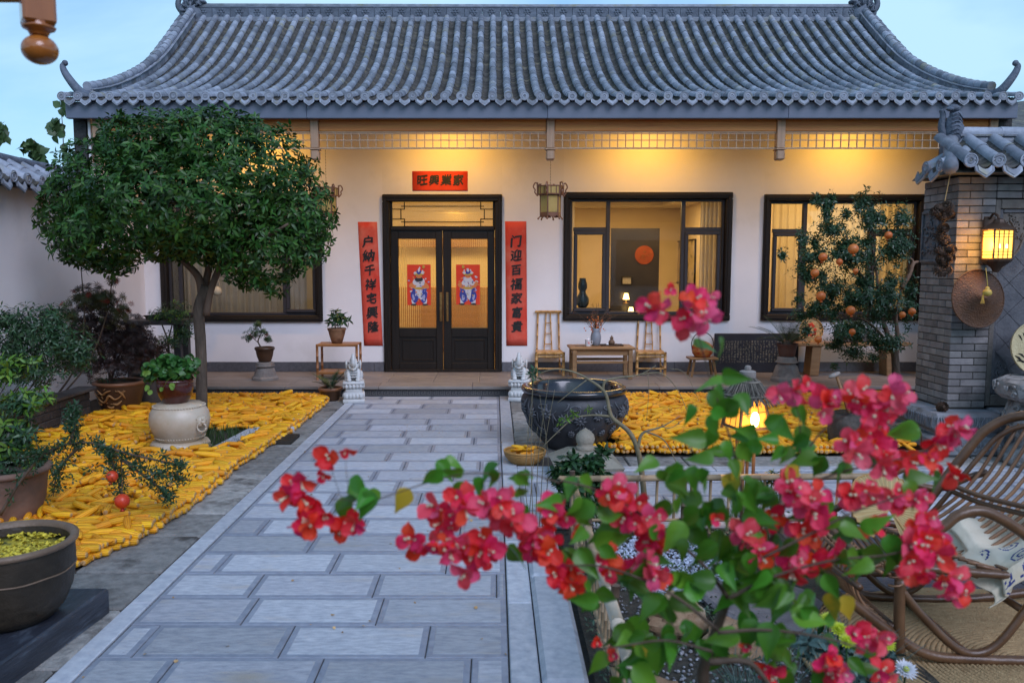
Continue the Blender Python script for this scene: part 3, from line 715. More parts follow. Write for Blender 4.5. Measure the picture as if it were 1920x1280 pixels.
g = MB(); q = P(1092, 577, YW+.5); g.lathe([(.05, 0), (.09, .05), (.10, .13), (.05, .22), (.045, .25), (.07, .29), (.065, .36), (.045, .42), (.05, .44)], n=20)
o = g.build('vase', mat('dark_teal_glaze', (.015, .03, .035), (.03, .05, .06), 6, .3), None, True, loc=q-Vector((0, 0, .0))); tag(o, 'dark teal double gourd vase on the inner sill of the middle window', 'vase')
g = MB(); g.bb(-.25, .4, -.12, .12, q.z*-1+ZP, -.002); o = g.build('cabinet', M_dark, None, loc=q); tag(o, 'low dark cabinet below the teal vase inside the middle window', 'cabinet')
# sconce light seen in right window
p = P(1478, 504, 14.5); g = MB(); g.ell((0, 0, 0), (.05, .05, .05), 10, 8); g.bb(-.012, .012, 0, 1.0, -.012, .012); o = g.build('wall_lamp', emis('bulb_glow', (1, .8, .5), 14), None, True, loc=p); tag(o, 'bright bulb lamp glowing inside behind the cream curtain', 'lamp')
# ================= red paper couplets =================
def couplet(px0, px1, py0, py1, body, label, horiz=False, skew=0):
    a, b2 = P(px0, py0, YW-.004), P(px1, py1, YW-.004); w, h = b2.x-a.x, a.z-b2.z
    nx, nz_ = 4, 16; vs = []; fs = []
    for k in range(nz_+1):
        for i in range(nx+1):
            x, z = w*i/nx, h*k/nz_; vs.append((x+skew*(1-k/nz_), -.004-.003*abs(mnoise.noise(Vector((x*7, z*5, px0)))), z))
    for k in range(nz_):
        for i in range(nx): q = k*(nx+1)+i; fs.append((q, q+1, q+nx+2, q+nx+1))
    me = bpy.data.meshes.new('couplet'); me.from_pydata(vs, [], fs); me.materials.append(M_redp if horiz else M_couplet); me.shade_smooth()
    o = link('door_couplet', me, None, (a.x, YW-.002, b2.z)); tag(o, label, 'couplet')
    md = o.modifiers.new('thick', 'SOLIDIFY'); md.thickness = .0015
    n = len(body)
    for i, ch in enumerate(body):
        s = (.168 if not horiz else .15); me2, _ = text('character', ch, s, None, None, M_black, off=0, thick2=.010, shear=.06, jitter=px0+i*3.7)
        if horiz: x, z = w*(.175+.217*i), h*.5
        else: t = (i+.5)/n; x, z = w*.5+skew*t, h*(1-.10-.80*t-.008)
        link('character', me2, o, (x, -.0105, z), (PI/2, rng.uniform(-.05, .05), 0), rng.uniform(.92, 1.05))
    return o
couplet(773, 877, 321, 358, '旺興業家', 'small horizontal red paper banner with four black characters above the door', True)
couplet(671, 710, 416, 648, '户納千祥宅興隆', 'tall red paper couplet with seven black characters left of the door', skew=.06)
couplet(947, 986, 415, 648, '门迎百福家富貴', 'tall red paper couplet with seven black characters right of the door', skew=.02)
# door guardian prints: generic armoured figures
M_pr = {k: mat('print_'+k, c, rough=.7) for k, c in dict(blue=(.03, .05, .28), white=(.55, .55, .6), orange=(.6, .2, .06), black=(.02, .02, .03), gold=(.45, .3, .05), lilac=(.3, .32, .55)).items()}
def guardian(px0, px1, py0, py1, flip, label):
    a, b2 = P(px0, py0, YW+.03), P(px1, py1, YW+.03); w, h = b2.x-a.x, a.z-b2.z
    g = MB(); g.bb(0, w, 0, .002, 0, h); o = g.build('door_print', M_redp, None, loc=(a.x, YW+.034, b2.z)); tag(o, label, 'print')
    keys = list(M_pr); mats_ = [M_pr[k] for k in keys]; g = MB(); lv = [0]
    def blob(x, z, rx, rz, k, n=12, rot=0, wob=.12):
        lv[0] += 1; y = -.0006-.00012*lv[0]; x = 1-x if flip else x; pts = []; ph = rng.uniform(0, 6); x = .5+(x-.5)*1.12; z = .5+(z-.5)*1.06; rx *= 1.3; rz *= 1.25
        for j in range(n):
            t = 2*PI*j/n; q = 1+wob*math.sin(3*t+ph); ca, sa = math.cos(rot), math.sin(rot); u, v = rx*q*math.cos(t), rz*q*math.sin(t)
            pts.append((w*x+(u*ca-v*sa)*w, y, h*z+(u*sa+v*ca)*w))
        g.mi = keys.index(k); g.add(pts, [tuple(range(n))[::-1]] if False else [tuple(range(n))])
    for k in range(26): # cloud scrolls and ribbons
        t = k/26*2*PI; blob(.5+.38*math.cos(t)*rng.uniform(.5, 1.05), .5+.40*math.sin(t)*rng.uniform(.6, 1.05), rng.uniform(.03, .06), .025, rng.choice(['white', 'white', 'lilac', 'orange']), 8, t)
    blob(.3, .12, .07, .14, 'white'); blob(.72, .12, .07, .14, 'white'); blob(.3, .04, .10, .035, 'black'); blob(.73, .04, .10, .035, 'black')
    blob(.34, .24, .13, .22, 'blue'); blob(.66, .24, .13, .22, 'blue'); blob(.3, .22, .05, .12, 'lilac'); blob(.68, .2, .05, .12, 'lilac')
    blob(.5, .42, .24, .34, 'blue'); blob(.5, .44, .15, .28, 'lilac'); blob(.5, .36, .09, .3, 'white', rot=.2); blob(.28, .5, .14, .10, 'orange', rot=.5); blob(.74, .48, .13, .10, 'orange', rot=-.6)
    blob(.5, .42, .17, .045, 'gold'); blob(.38, .56, .09, .12, 'white', rot=.4); blob(.62, .56, .09, .12, 'white', rot=-.4)
    for k in range(30): blob(rng.uniform(.25, .75), rng.uniform(.15, .6), rng.uniform(.012, .035), rng.uniform(.01, .03), rng.choice(['white', 'gold', 'blue', 'black', 'orange', 'lilac']), 7, rng.uniform(0, 3))
    blob(.5, .68, .10, .11, 'orange'); blob(.5, .64, .13, .10, 'black' if not flip else 'white'); blob(.5, .69, .09, .05, 'orange', wob=0); blob(.46, .70, .018, .012, 'black', 6); blob(.54, .70, .018, .012, 'black', 6)
    blob(.5, .76, .15, .06, 'gold'); blob(.5, .80, .08, .08, 'blue'); blob(.36, .78, .05, .04, 'white'); blob(.64, .78, .05, .04, 'white'); blob(.5, .84, .035, .06, 'white')
    blob(.68, .92, .05, .06, 'gold', 6)
    pr = g.build('figure_print', mats_, o); return o
guardian(763, 808, 496, 572, False, 'red print of a black-bearded armoured guardian on the left door leaf')
guardian(855, 900, 496, 571, True, 'red print of a white-bearded armoured guardian on the right door leaf')
# ================= corn fields =================
def corn_mat():
    m = mat('corn_kernels', (.98, .41, .008), (1.0, .55, .015), 3, .42, var=.2, hue=.014, c3=(.80, .26, .010), s3=9, p3=.58, w3=.15)
    t = m.node_tree; N = t.nodes; LK = t.links.new; b = N['Principled BSDF']
    uv = N.new('ShaderNodeTexCoord'); sp = N.new('ShaderNodeSeparateXYZ'); LK(uv.outputs['UV'], sp.inputs[0])
    def mth(op, a, bb_=None):
        n = N.new('ShaderNodeMath'); n.operation = op
        if hasattr(a, 'links') or hasattr(a, 'node'): LK(a, n.inputs[0])
        else: n.inputs[0].default_value = a
        if bb_ is not None:
            if hasattr(bb_, 'node'): LK(bb_, n.inputs[1])
            else: n.inputs[1].default_value = bb_
        return n.outputs[0]
    su = mth('ABSOLUTE', mth('SINE', mth('MULTIPLY', sp.outputs[0], PI*10)))
    sv = mth('ABSOLUTE', mth('SINE', mth('MULTIPLY', sp.outputs[1], PI*32)))
    hgt = mth('MULTIPLY', mth('POWER', su, .5), mth('ADD', .55, mth('MULTIPLY', sv, .45)))
    bp = N.new('ShaderNodeBump'); bp.inputs['Strength'].default_value = .8; bp.inputs['Distance'].default_value = .004; LK(hgt, bp.inputs['Height']); LK(bp.outputs[0], b.inputs['Normal'])
    src = b.inputs['Base Color'].links[0].from_socket
    gp = N.new('ShaderNodeMix'); gp.data_type = 'RGBA'; f = mth('SUBTRACT', 1, mth('POWER', su, .35)); LK(f, gp.inputs[0]); LK(src, gp.inputs[6]); gp.inputs[7].default_value = (.55, .13, .008, 1)
    e2 = N.new('ShaderNodeMix'); e2.data_type = 'RGBA'; mr = N.new('ShaderNodeMapRange'); mr.inputs[1].default_value = .035; mr.inputs[2].default_value = .0; LK(sp.outputs[1], mr.inputs[0]); LK(mr.outputs[0], e2.inputs[0]); LK(gp.outputs[2], e2.inputs[6]); e2.inputs[7].default_value = (.55, .34, .16, 1)
    LK(e2.outputs[2], b.inputs['Base Color']); return m
M_corn = corn_mat()
def cob_mesh(L_, r, bend=0):
    n = 10; prof = [(.0, .003), (.008, -.002), (.017, .003), (.0245, .018), (.027, .06), (.025, .11), (.019, .155), (.009, .182), (0, .188)]
    prof = [(a*.93*r/.027, z*L_/.188) for a, z in prof]; vs = []; fs = []; uv = []
    for a, z in prof:
        for j in range(n+1):
            t = 2*PI*j/n; vs.append((a*math.cos(t)+bend*z*z, z-L_/2, a*math.sin(t))); uv.append((j/n, max(0, z)/L_))
    for i in range(len(prof)-1):
        for j in range(n): q = i*(n+1)+j; fs.append((q, q+1, q+n+2, q+n+1))
    me = bpy.data.meshes.new('corn_cob'); me.from_pydata(vs, [], [f[::-1] for f in fs]); ul = me.uv_layers.new(name='UVMap'); 
    arr = []
    for p in me.polygons:
        for vi in p.vertices: arr += list(uv[vi])
    ul.data.foreach_set('uv', arr); me.materials.append(M_corn); me.shade_smooth(); return me
COBS = [cob_mesh(.185, .0265), cob_mesh(.165, .025, .3), cob_mesh(.20, .0275, -.25), cob_mesh(.15, .024)]
def inpoly(x, y, poly):
    c = False; j = len(poly)-1
    for i in range(len(poly)):
        (a, b), (d, e) = poly[i], poly[j]
        if (b > y) != (e > y) and x < (d-a)*(y-b)/(e-b)+a: c = not c
        j = i
    return c
def field(poly, holes, label, group, edges, nind=150, z0=0.0, circ=()):
    pl = []; xs = [p[0] for p in poly]; ys = [p[1] for p in poly]
    for layer, (z, sx, sy, keep) in enumerate(((.026, .13, .047, 1), (.060, .15, .056, .86), (.090, .19, .09, .34))):
        y = min(ys)+.03
        while y < max(ys):
            x = min(xs)+rng.uniform(0, sx)
            while x < max(xs):
                xx, yy = x+rng.uniform(-.02, .02), y+rng.uniform(-.012, .012)
                ins = all(inpoly(xx+dx, yy+dy, poly) for dx, dy in ((.07, 0), (-.07, 0), (0, .03), (0, -.03)))
                if ins and rng.random() < keep and not any(inpoly(xx, yy, h) for h in holes) and not any((xx-a)**2+(yy-b)**2 < r*r for a, b, r in circ):
                    u = mnoise.noise(Vector((xx*1.7, yy*2.5, layer*5.0)))
                    yaw = u*1.5+rng.gauss(0, .42)+(PI if rng.random() < .5 else 0)
                    if rng.random() < .10: yaw += PI/2*rng.choice((-1, 1))*rng.uniform(.5, 1)
                    d = Vector((math.cos(yaw), math.sin(yaw), rng.gauss(0, .10+.03*layer)))
                    pl.append((Vector((xx, yy, z0+z+rng.uniform(-.008, .012))), orient(d, rng.uniform(0, 6)), rng.uniform(.88, 1.1)))
                x += sx*rng.uniform(.85, 1.15)
            y += sy
    for (ax, ay), (bx, by), nrm, lays in edges:
        a = Vector((ax, ay, 0)); b = Vector((bx, by, 0)); l = (b-a).length; d = (b-a)/l; nv = Vector((nrm[0], nrm[1], 0)).normalized()
        for k in range(lays):
            t = .02+.02*(k % 2)
            while t < l:
                p = a+d*t; yw = rng.gauss(0, .09)
                dd = -(Matrix.Rotation(yw, 3, 'Z') @ nv); dd.z = rng.gauss(0, .03)
                if not any(inpoly(p.x-nv.x*.05, p.y-nv.y*.05, h) for h in holes):
                    pl.append((Vector((p.x, p.y, z0+.027+k*.040))-nv*(.085+.012*k+rng.uniform(-.01, .01)), orient(dd, rng.uniform(0, 6)), rng.uniform(.92, 1.05)))
                t += .046*rng.uniform(.92, 1.08)
    cp = Vector((0, 0, CZ))
    pl.sort(key=lambda q: (q[0]-cp).length-(.5 if q[0].z > .07 else 0))
    return pl
lp = [G(622, 750), G(564, 800), G(440, 886), G(368, 950), G(255, 1022), G(150, 1067), G(-40, 1040), G(-140, 900), G(20, 838), G(100, 806), G(180, 785), G(262, 766), G(300, 752), G(390, 748)]
lp = [(p.x, p.y) for p in lp]; lp[0] = (-1.99, 9.93); lp[-1] = (-3.6, 9.93)
bed = [(p.x, p.y) for p in (G(372, 806), G(500, 806), G(450, 846), G(385, 852))]
notch = [(p.x, p.y) for p in (G(490, 838), G(560, 812), G(548, 806), G(470, 836))]
h1 = [(p.x, p.y) for p in (G(100, 818), G(140, 800), G(185, 800), G(150, 815))]
PL1 = field(lp, [bed, h1], '', '', [(lp[i], lp[i+1], (1, 0), 2) for i in range(5)]+[((-1.99, 9.93), (-3.6, 9.93), (0, 1), 2), ((lp[5][0]+.02, lp[5][1]), (lp[6][0], lp[6][1]), (0, -1), 2), (lp[8], lp[9], (-.6, 1), 2), (lp[9], lp[10], (-.7, 1), 2), (lp[10], lp[11], (-.5, 1), 2)], circ=[(-2.84, 7.22, .36)])
rp_ = [(.66, 6.99), (3.62, 6.99), (3.62, 7.9), (5.4, 8.3), (5.4, 9.95), (.66, 9.95)]
PL2 = field(rp_, [], '', '', [((.7, 6.98), (3.6, 6.98), (0, -1), 2), ((.66, 9.95), (5.4, 9.95), (0, 1), 2)], circ=[(.725, 7.3, .45)])
def put(pl, n, label, group, stuffname):
    for p, Rm, s in pl[:n]:
        o = link('corn_cob', rng.choice(COBS)); o.matrix_local = Matrix.Translation(p) @ Rm.to_4x4() @ Matrix.Scale(s, 4); tag(o, label, 'corn cob', group)
    scatter(COBS, pl[n:], M_corn, stuffname)
put(PL1, 210, 'yellow corn cob drying in the spread left of the stone path', 'corn cobs drying left of the path', 'corn_spread')
put(PL2, 85, 'yellow corn cob in the front of the spread right of the path', 'corn cobs drying right of the path', 'corn_spread')
# tree bed with grass, edging stones, drain grate
def grass(name, pts, h, m, parent=None, w=.006, lean=.5, kind='stuff'):
    V = []; FC = []
    for p in pts:
        a = rng.uniform(0, 2*PI); hh = h*rng.uniform(.6, 1.2); l = lean*rng.random()*hh; dx, dy = math.cos(a), math.sin(a); b = len(V)
        for k in range(4):
            t = k/3; ww = w*(1-t)*.5+.0006; c = Vector((p[0]+dx*l*t*t, p[1]+dy*l*t*t, p[2]+hh*t*(1-.25*t*l/hh)))
            V += [(c.x-dy*ww, c.y+dx*ww, c.z), (c.x+dy*ww, c.y-dx*ww, c.z)]
        for k in range(3): q = b+2*k; FC.append((q, q+1, q+3, q+2))
    me = bpy.data.meshes.new(name); me.from_pydata(V, [], FC); me.materials.append(m); me.shade_smooth(); o = link(name, me, parent)
    if kind: o['kind'] = kind
    return o
M_grass = mat('dark_grass', (.02, .05, .012), (.05, .10, .025), 8, .5, var=.3, trans=.2)
M_blue = mat('blue_green_blades', (.04, .08, .07), (.08, .14, .12), 8, .5, var=.3)
pts = []
while len(pts) < 700:
    x, y = rng.uniform(-3, -2), rng.uniform(6.9, 8.3)
    if inpoly(x, y, bed): pts.append((x, y, -.01))
grass('grass', pts, .09, M_grass)
for a, b2 in ((G(405, 850), G(475, 812)), (G(475, 812), G(552, 808))):
    d = b2-a; g = MB(); g.box((0, 0, 0), (d.length, .11, .06), .008); o = g.build('edging_stone', M_kerb, None, loc=((a+b2)/2)+Vector((0, 0, .02)), rot=(0, 0, math.atan2(d.y, d.x))); o['kind'] = 'structure'
o = empty('drain_grate', G(520, 826), .0, 'dark slatted drain grate set at the corn edge beside the tree bed', 'grate')
M_iron = mat('dark_iron', (.015, .014, .013), (.04, .03, .02), 20, .6, .2)
for k in range(9): g = MB(); g.bb(-.17, .17, -.16+k*.04, -.142+k*.04, .0, .03); g.build('slat', M_iron, o)
# ================= osmanthus tree =================
M_bark = mat('rough_bark', (.05, .036, .026), (.12, .09, .065), 14, .9, .9, 35, stretch=(1, 1, .25), bdist=.03)
M_barkl = mat('smooth_brown_bark', (.10, .062, .04), (.17, .11, .075), 10, .8, .4, 30, stretch=(1, 1, .3))
M_osm = mat('osmanthus_leaf', (.019, .060, .009), (.046, .118, .018), 8, .38, var=.55, hue=.02, trans=.12, spec=.3)
LV = [leafmesh('leaf', .085, .030, M_osm, .3, .25), leafmesh('leaf', .075, .027, M_osm, .2, .5), leafmesh('leaf', .07, .026, M_osm, .35, .05)]
def whorl(p, d, n, s, sp=.9, out=None):
    d = d.normalized(); a0 = rng.uniform(0, 6); t = d.orthogonal().normalized(); q = d.cross(t)
    for k in range(n):
        a = a0+k*2.4; e = (t*math.cos(a)+q*math.sin(a)); dd = (d*rng.uniform(.15, .8)+e*sp).normalized()
        out.append((p+dd*.004-d*.012*k*.5, orient(dd, rng.gauss(0, .4), d if abs(d.dot(dd)) < .97 else Vector((0, 0, 1))), s*rng.uniform(.75, 1.15)))
def lobe_place(lobes, Y, n, s, nl=6, k=1.0, dmul=1.0, upb=.25, inner=.75, rag=.14):
    """lobes in picture coordinates turned into ellipsoids at depth Y"""
    out = []; tot = sum(l[2]*l[3] for l in lobes); f = F/Y
    E_ = [(P(l[0], l[1], Y+(l[4] if len(l) > 4 else 0)), l[2]/f, l[3]/f, (l[5] if len(l) > 5 else .8)*l[2]/f*dmul) for l in lobes]
    for (c, rx, rz, ry), l in zip(E_, lobes):
        for _ in range(int(n*l[2]*l[3]/tot)):
            d = Vector((rng.gauss(0, 1), rng.gauss(0, 1), rng.gauss(0, 1))).normalized()
            if d.y > .5 and rng.random() < .6: d.y = -d.y
            q = rng.uniform(inner, 1.03)*(1+rag*mnoise.noise(Vector((d.x*3+c.x, d.y*3, d.z*3))))
            p = c+Vector((d.x*rx, d.y*ry, d.z*rz))*q
            dd = Vector((d.x/rx, d.y/ry, d.z/rz)).normalized()+Vector((0, 0, upb))+Vector((rng.gauss(0, .25), rng.gauss(0, .25), rng.gauss(0, .25)))
            whorl(p, dd, nl, s, 1.0, out)
    return out
tree = empty('osmanthus_tree', (-3.0, 8.2, 0), 0, 'round-headed evergreen tree with dense dark leaves standing in the left corn bed', 'tree')
def under(o, root): o.matrix_parent_inverse = Matrix.Translation(-root.location); return o
def limb(pxs, Y, rs, parent=None, name='limb', m=M_bark, n=10, dy=None):
    c = [P(a, b, Y+(dy[i] if dy else 0)) for i, (a, b) in enumerate(pxs)]; cc = curve_pts(c, 6); k = len(cc)
    rr = [np.interp(i/(k-1)*(len(rs)-1), range(len(rs)), rs) for i in range(k)]
    g = MB(); g.tube(cc, [float(r) for r in rr], n); o = g.build(name, m, parent, True)
    if parent: under(o, parent)
    return o
limb([(377, 812), (378, 760), (378, 700), (376, 640), (373, 580), (386, 535)], 8.2, [.075, .06, .056, .056, .058, .05], tree, 'trunk')
limb([(386, 590), (395, 545), (412, 500), (430, 460), (455, 410)], 8.2, [.04, .035, .035, .03, .02], tree, 'branch', M_barkl)
limb([(380, 560), (372, 520), (345, 490), (310, 450), (260, 400)], 8.2, [.045, .04, .03, .025, .015], tree, 'branch', M_barkl, dy=[0, 0, -.1, -.2, -.3])
limb([(384, 540), (392, 490), (385, 430), (370, 350)], 8.25, [.04, .035, .03, .02], tree, 'branch', M_barkl)
limb([(412, 505), (440, 480), (490, 450), (540, 420)], 8.2, [.03, .025, .02, .012], tree, 'branch', M_barkl, dy=[0, -.1, -.25, -.4])
LB = [(330, 290, 150, 85), (215, 345, 120, 85), (150, 395, 78, 72), (245, 440, 150, 60, -.2), (450, 325, 140, 105), (540, 395, 88, 88), (485, 465, 105, 70, -.1), (330, 385, 175, 95, -.35), (175, 465, 75, 42), (570, 445, 52, 60), (400, 260, 110, 55), (270, 265, 90, 50), (500, 520, 55, 38), (215, 490, 50, 28), (395, 455, 85, 38, -.3), (330, 462, 75, 32), (445, 490, 55, 28, .2)]
pl = lobe_place(LB, 8.2, 3600, 1.0, 7)
pl.sort(key=lambda q: q[0].y)
scatter(LV, pl, M_osm, 'crown', tree, 0)
cr = [o for o in tree.children if o.name.startswith('crown')][0]; under(cr, tree)
# ================= left garden wall with tiled top =================
gw = empty('garden_wall', (-5.0, 6.5, 0), 0, 'white plastered garden wall with a low grey tiled top on the left side', 'wall')
g = MB(); g.bb(-5.25, -4.93, 2.0, 10.12, 0, 2.44); under(g.build('plaster_wall', M_wall, gw), gw)
g = MB(); g.bb(-5.27, -4.88, 2.0, 10.05, 2.44, 2.50, .005); under(g.build('coping', M_fascia, gw), gw)
tmw = tube_tile(.20, .060, .052); dmw = disc_mesh(); M45 = None
def wall_tiles(root, axis, a0, a1, sp, eave, ridge, sgn, m=tmw, rows=2, und=True, discs=True):
    """tile ribs running from ridge (pos,z) to eave (pos,z); axis 'y': wall runs along y and ribs along x"""
    n = int(round((a1-a0)/sp)); e = Vector((eave[0], 0, eave[1])); r = Vector((ridge[0], 0, ridge[1])); d = (r-e); Ln = d.length; d.normalize()
    for i in range(n+1):
        a = a0+sp*i
        def W3(q): return Vector((q.x, a, q.z)) if axis == 'y' else Vector((a, q.x, q.z))
        dd = W3(d)-W3(Vector((0, 0, 0))); dd = Vector((d.x, 0, d.z)) if axis == 'y' else Vector((0, d.x, d.z))
        for k in range(rows):
            o = link('barrel_tile', m, root); o.matrix_local = Matrix.Translation(-root.location) @ Matrix.Translation(W3(e+d*(Ln*k/rows))+Vector((0, 0, .035))) @ (orient(dd) @ Matrix.Rotation(rng.uniform(-.02, .02), 3, 'Z')).to_4x4() @ Matrix.Scale(Ln/rows/.20, 4, (0, 1, 0))
        if discs:
            o = link('tile_end', dmw, root); ang = -math.atan2(dd.x, dd.y); o.matrix_local = Matrix.Translation(-root.location) @ Matrix.Translation(W3(e)+Vector((0, 0, .035+.015))) @ Matrix.Rotation(ang, 4, 'Z') @ Matrix.Scale(1.10, 4)
            if i < n:
                o = link('drip_tile', dr, root); o.matrix_local = Matrix.Translation(-root.location) @ Matrix.Translation(W3(e)+(Vector((0, sp/2, 0)) if axis == 'y' else Vector((sp/2, 0, 0)))+Vector((0, 0, -.01))-dd*.03) @ Matrix.Rotation(ang, 4, 'Z') @ Matrix.Rotation(R(-20), 4, 'X') @ Matrix.Scale(1.25, 4)
    # pans
    if und:
        pl = []
        for i in range(n):
            a = a0+sp*(i+.5)
            for k in range(9):
                q = e+d*(Ln*k/9); p = Vector((q.x, a, q.z)) if axis == 'y' else Vector((a, q.x, q.z)); dd = Vector((d.x, 0, d.z)) if axis == 'y' else Vector((0, d.x, d.z))
                pl.append((p-root.location, orient(dd) @ Matrix.Rotation(R(-6), 3, 'X'), 1.35))
        scatter([pt], pl, M_pan, 'pan_tiles', root)
wall_tiles(gw, 'y', 5.1, 9.9, .25, (-4.74, 2.47), (-5.10, 2.68), 1)
g = MB(); g.add([(-4.78, 2, 2.44), (-5.1, 2, 2.64), (-5.5, 2, 2.44), (-4.78, 10.05, 2.44), (-5.1, 10.05, 2.64), (-5.5, 10.05, 2.44)], [(0, 1, 2), (3, 5, 4), (0, 3, 4, 1), (1, 4, 5, 2), (0, 2, 5, 3)]); under(g.build('tile_bed', M_pan, gw), gw)
y = 4.9
while y < 10: g = MB(); e = min(y+.4, 10.05); g.bb(-5.16, -5.05, y, e-.003, 2.64, 2.73, .01); g.tube([(-5.105, y, 2.75), (-5.105, e, 2.745)], .055, 10); under(g.build('ridge_tile', M_ridge, gw, 40), gw); y = e
# ================= raised planter and its plants =================
M_dbrick = mat('dark_planter_brick', (.035, .03, .028), (.085, .07, .06), 9, .8, .5, 40, var=.3)
M_cap = mat('planter_cap_stone', (.07, .062, .058), (.13, .115, .105), 6, .7, .3, 40, var=.15)
plt = empty('raised_planter', (-4.3, 6, 0), 0, 'low dark brick raised planter with stone capping along the left wall', 'planter')
for r in range(4):
    y = 4.4-.1*(r % 2)
    while y < 8.5: g = MB(); e = min(y+.26, 8.55); g.bb(-4.42, -4.30+rng.uniform(-.003, .003), y+.004, e-.004, .005+r*.078, .075+r*.078, .006); under(g.build('brick', M_dbrick, plt), plt); y = e
g = MB(); g.bb(-4.41, -4.31, 4.3, 8.54, 0, .31); under(g.build('mortar_core', M_joint, plt), plt)
y = 4.3
while y < 8.6: g = MB(); e = min(y+.55, 8.62); g.bb(-4.46, -4.26, y+.003, e-.003, .32, .36, .008); under(g.build('cap_stone', M_cap, plt), plt); y = e
g = MB(); g.bb(-4.93, -4.42, 4.3, 8.55, 0, .30); under(g.build('soil', M_soil, plt), plt)
M_twig = mat('brown_twig', (.07, .045, .03), (.13, .09, .06), 10, .8)
M_nan = mat('nandina_leaf', (.02, .06, .022), (.045, .11, .04), 6, .4, var=.35, hue=.03, trans=.2)
M_lime = mat('lime_green_leaf', (.09, .20, .02), (.16, .30, .035), 6, .45, var=.25, hue=.02, trans=.3)
M_map = mat('dark_maple_leaf', (.035, .018, .018), (.06, .035, .028), 6, .5, var=.4, hue=.03, trans=.15)
M_mapg = mat('bronze_green_leaf', (.05, .065, .02), (.10, .10, .03), 6, .5, var=.35, hue=.05, trans=.25)
M_dkleaf = mat('deep_green_leaf', (.015, .05, .015), (.03, .085, .025), 6, .35, var=.35, trans=.1)
M_redlf = mat('red_leaf', (.25, .02, .012), (.35, .05, .02), 6, .5, var=.3, trans=.3)
def star(name, m, r, n=5):
    vs = [(0, 0, 0)]; fs = []
    for k in range(n):
        a = PI/2+(k-(n-1)/2)*.62; q = r*(1-.12*abs(k-(n-1)/2)); vs += [(q*.45*math.cos(a-.16), q*.45*math.sin(a-.16), .004), (q*math.cos(a), q*math.sin(a), -.01), (q*.45*math.cos(a+.16), q*.45*math.sin(a+.16), .004)]; b = 1+3*k; fs.append((0, b, b+1, b+2))
    me = bpy.data.meshes.new(name); me.from_pydata(vs, [], fs); me.materials.append(m); return me
NL = [leafmesh('leaf', .055, .016, M_nan, .2, .3, 2), leafmesh('leaf', .045, .014, M_nan, .2, .5, 2)]
LL = [leafmesh('leaf', .075, .024, M_lime, .2, .3)]
ML = [star('leaf', M_map, .055)]; MG = [star('leaf', M_mapg, .06)]; RL = [star('leaf', M_redlf, .05)]
DL = [leafmesh('leaf', .05, .02, M_dkleaf, .25, .3)]
def bush(name, label, cat, base, stems, lobes, Y, sets, group=None, nl=5, m=M_twig, inner=.1, upb=.4, kids=None):
    """stems: (list of px, radii); sets: (meshes, material, count, scale)"""
    o = empty(name, base, 0, label, cat, group)
    for pxs, rs in stems: limb(pxs, Y, rs, o, 'stem', m, 6)
    for i, (ms, mm, n, s) in enumerate(sets):
        pl = lobe_place(lobes, Y, n, s, nl, inner=inner, upb=upb); q = scatter(ms, pl, mm, 'foliage', o)
        if q: under(q, o)
    return o
bush('nandina_shrub', 'bushy nandina shrub with fine green leaflets against the left wall', 'shrub', (-4.7, 7.4, .3), [([(5+8*i, 770), (45+14*i, 700), (30+25*i, 610)], [.008, .006, .003]) for i in range(5)],
     [(50, 620, 60, 55), (110, 640, 60, 60), (20, 660, 45, 60), (100, 590, 40, 25), (70, 690, 70, 40), (15, 600, 30, 30), (150, 660, 40, 45)], 7.6, [(NL, M_nan, 1300, 1.1), (DL, M_dkleaf, 300, .9)])
bush('nandina_shrub', 'pale-stemmed nandina with yellow-green lower leaves at the planter front', 'shrub', (-4.7, 6.2, .3), [([(-140+10*i, 819), (-40+20*i, 760), (5+24*i, 690)], [.007, .005, .003]) for i in range(3)],
     [(35, 680, 45, 16), (15, 700, 40, 25), (55, 745, 50, 20), (25, 760, 40, 25)], 6.4, [(LL, M_lime, 110, .95), (NL, M_nan, 200, 1.1)], nl=5)
bush('garden_plant', 'leafy green bush growing up from the terracotta pot at the left edge', 'plant', (-3.1, 5.15, .3), [([(10, 892), (28, 840), (20, 780)], [.008, .006, .003]), ([(20, 892), (50, 850), (60, 790)], [.007, .005, .003])],
     [(30, 820, 45, 50), (70, 860, 30, 40), (5, 860, 40, 40), (45, 760, 40, 25)], 5.3, [(NL, M_nan, 260, 1.3), (LL, M_lime, 45, .9)], nl=5)
bush('maple_shrub', 'dark purple-leaved maple in the brown dragon pot', 'shrub', (-4.2, 8.9, .3), [([(208, 715), (200, 680), (185, 640), (170, 590)], [.018, .014, .01, .005]), ([(208, 715), (222, 670), (250, 620)], [.015, .01, .004]), ([(205, 700), (180, 650), (165, 600)], [.01, .008, .004])],
     [(190, 610, 70, 60), (150, 650, 45, 50), (240, 640, 60, 55), (200, 680, 75, 30), (270, 650, 40, 40), (180, 560, 45, 30)], 8.9, [(ML, M_map, 1000, 1), (DL, M_map, 300, .8)], inner=.2)
bush('maple_shrub', 'bronze-green maple sapling with tall bare stems by the left wall', 'shrub', (-4.6, 8.4, .3), [([(100, 750), (140, 690), (158, 610), (152, 500)], [.012, .01, .008, .005]), ([(108, 750), (165, 680), (200, 590), (212, 505)], [.010, .008, .007, .005])],
     [(150, 560, 35, 22), (195, 560, 45, 25), (215, 525, 22, 10), (225, 590, 40, 30), (130, 590, 30, 20)], 8.5, [(MG, M_mapg, 120, 1), (RL, M_redlf, 18, .9)], inner=.1)
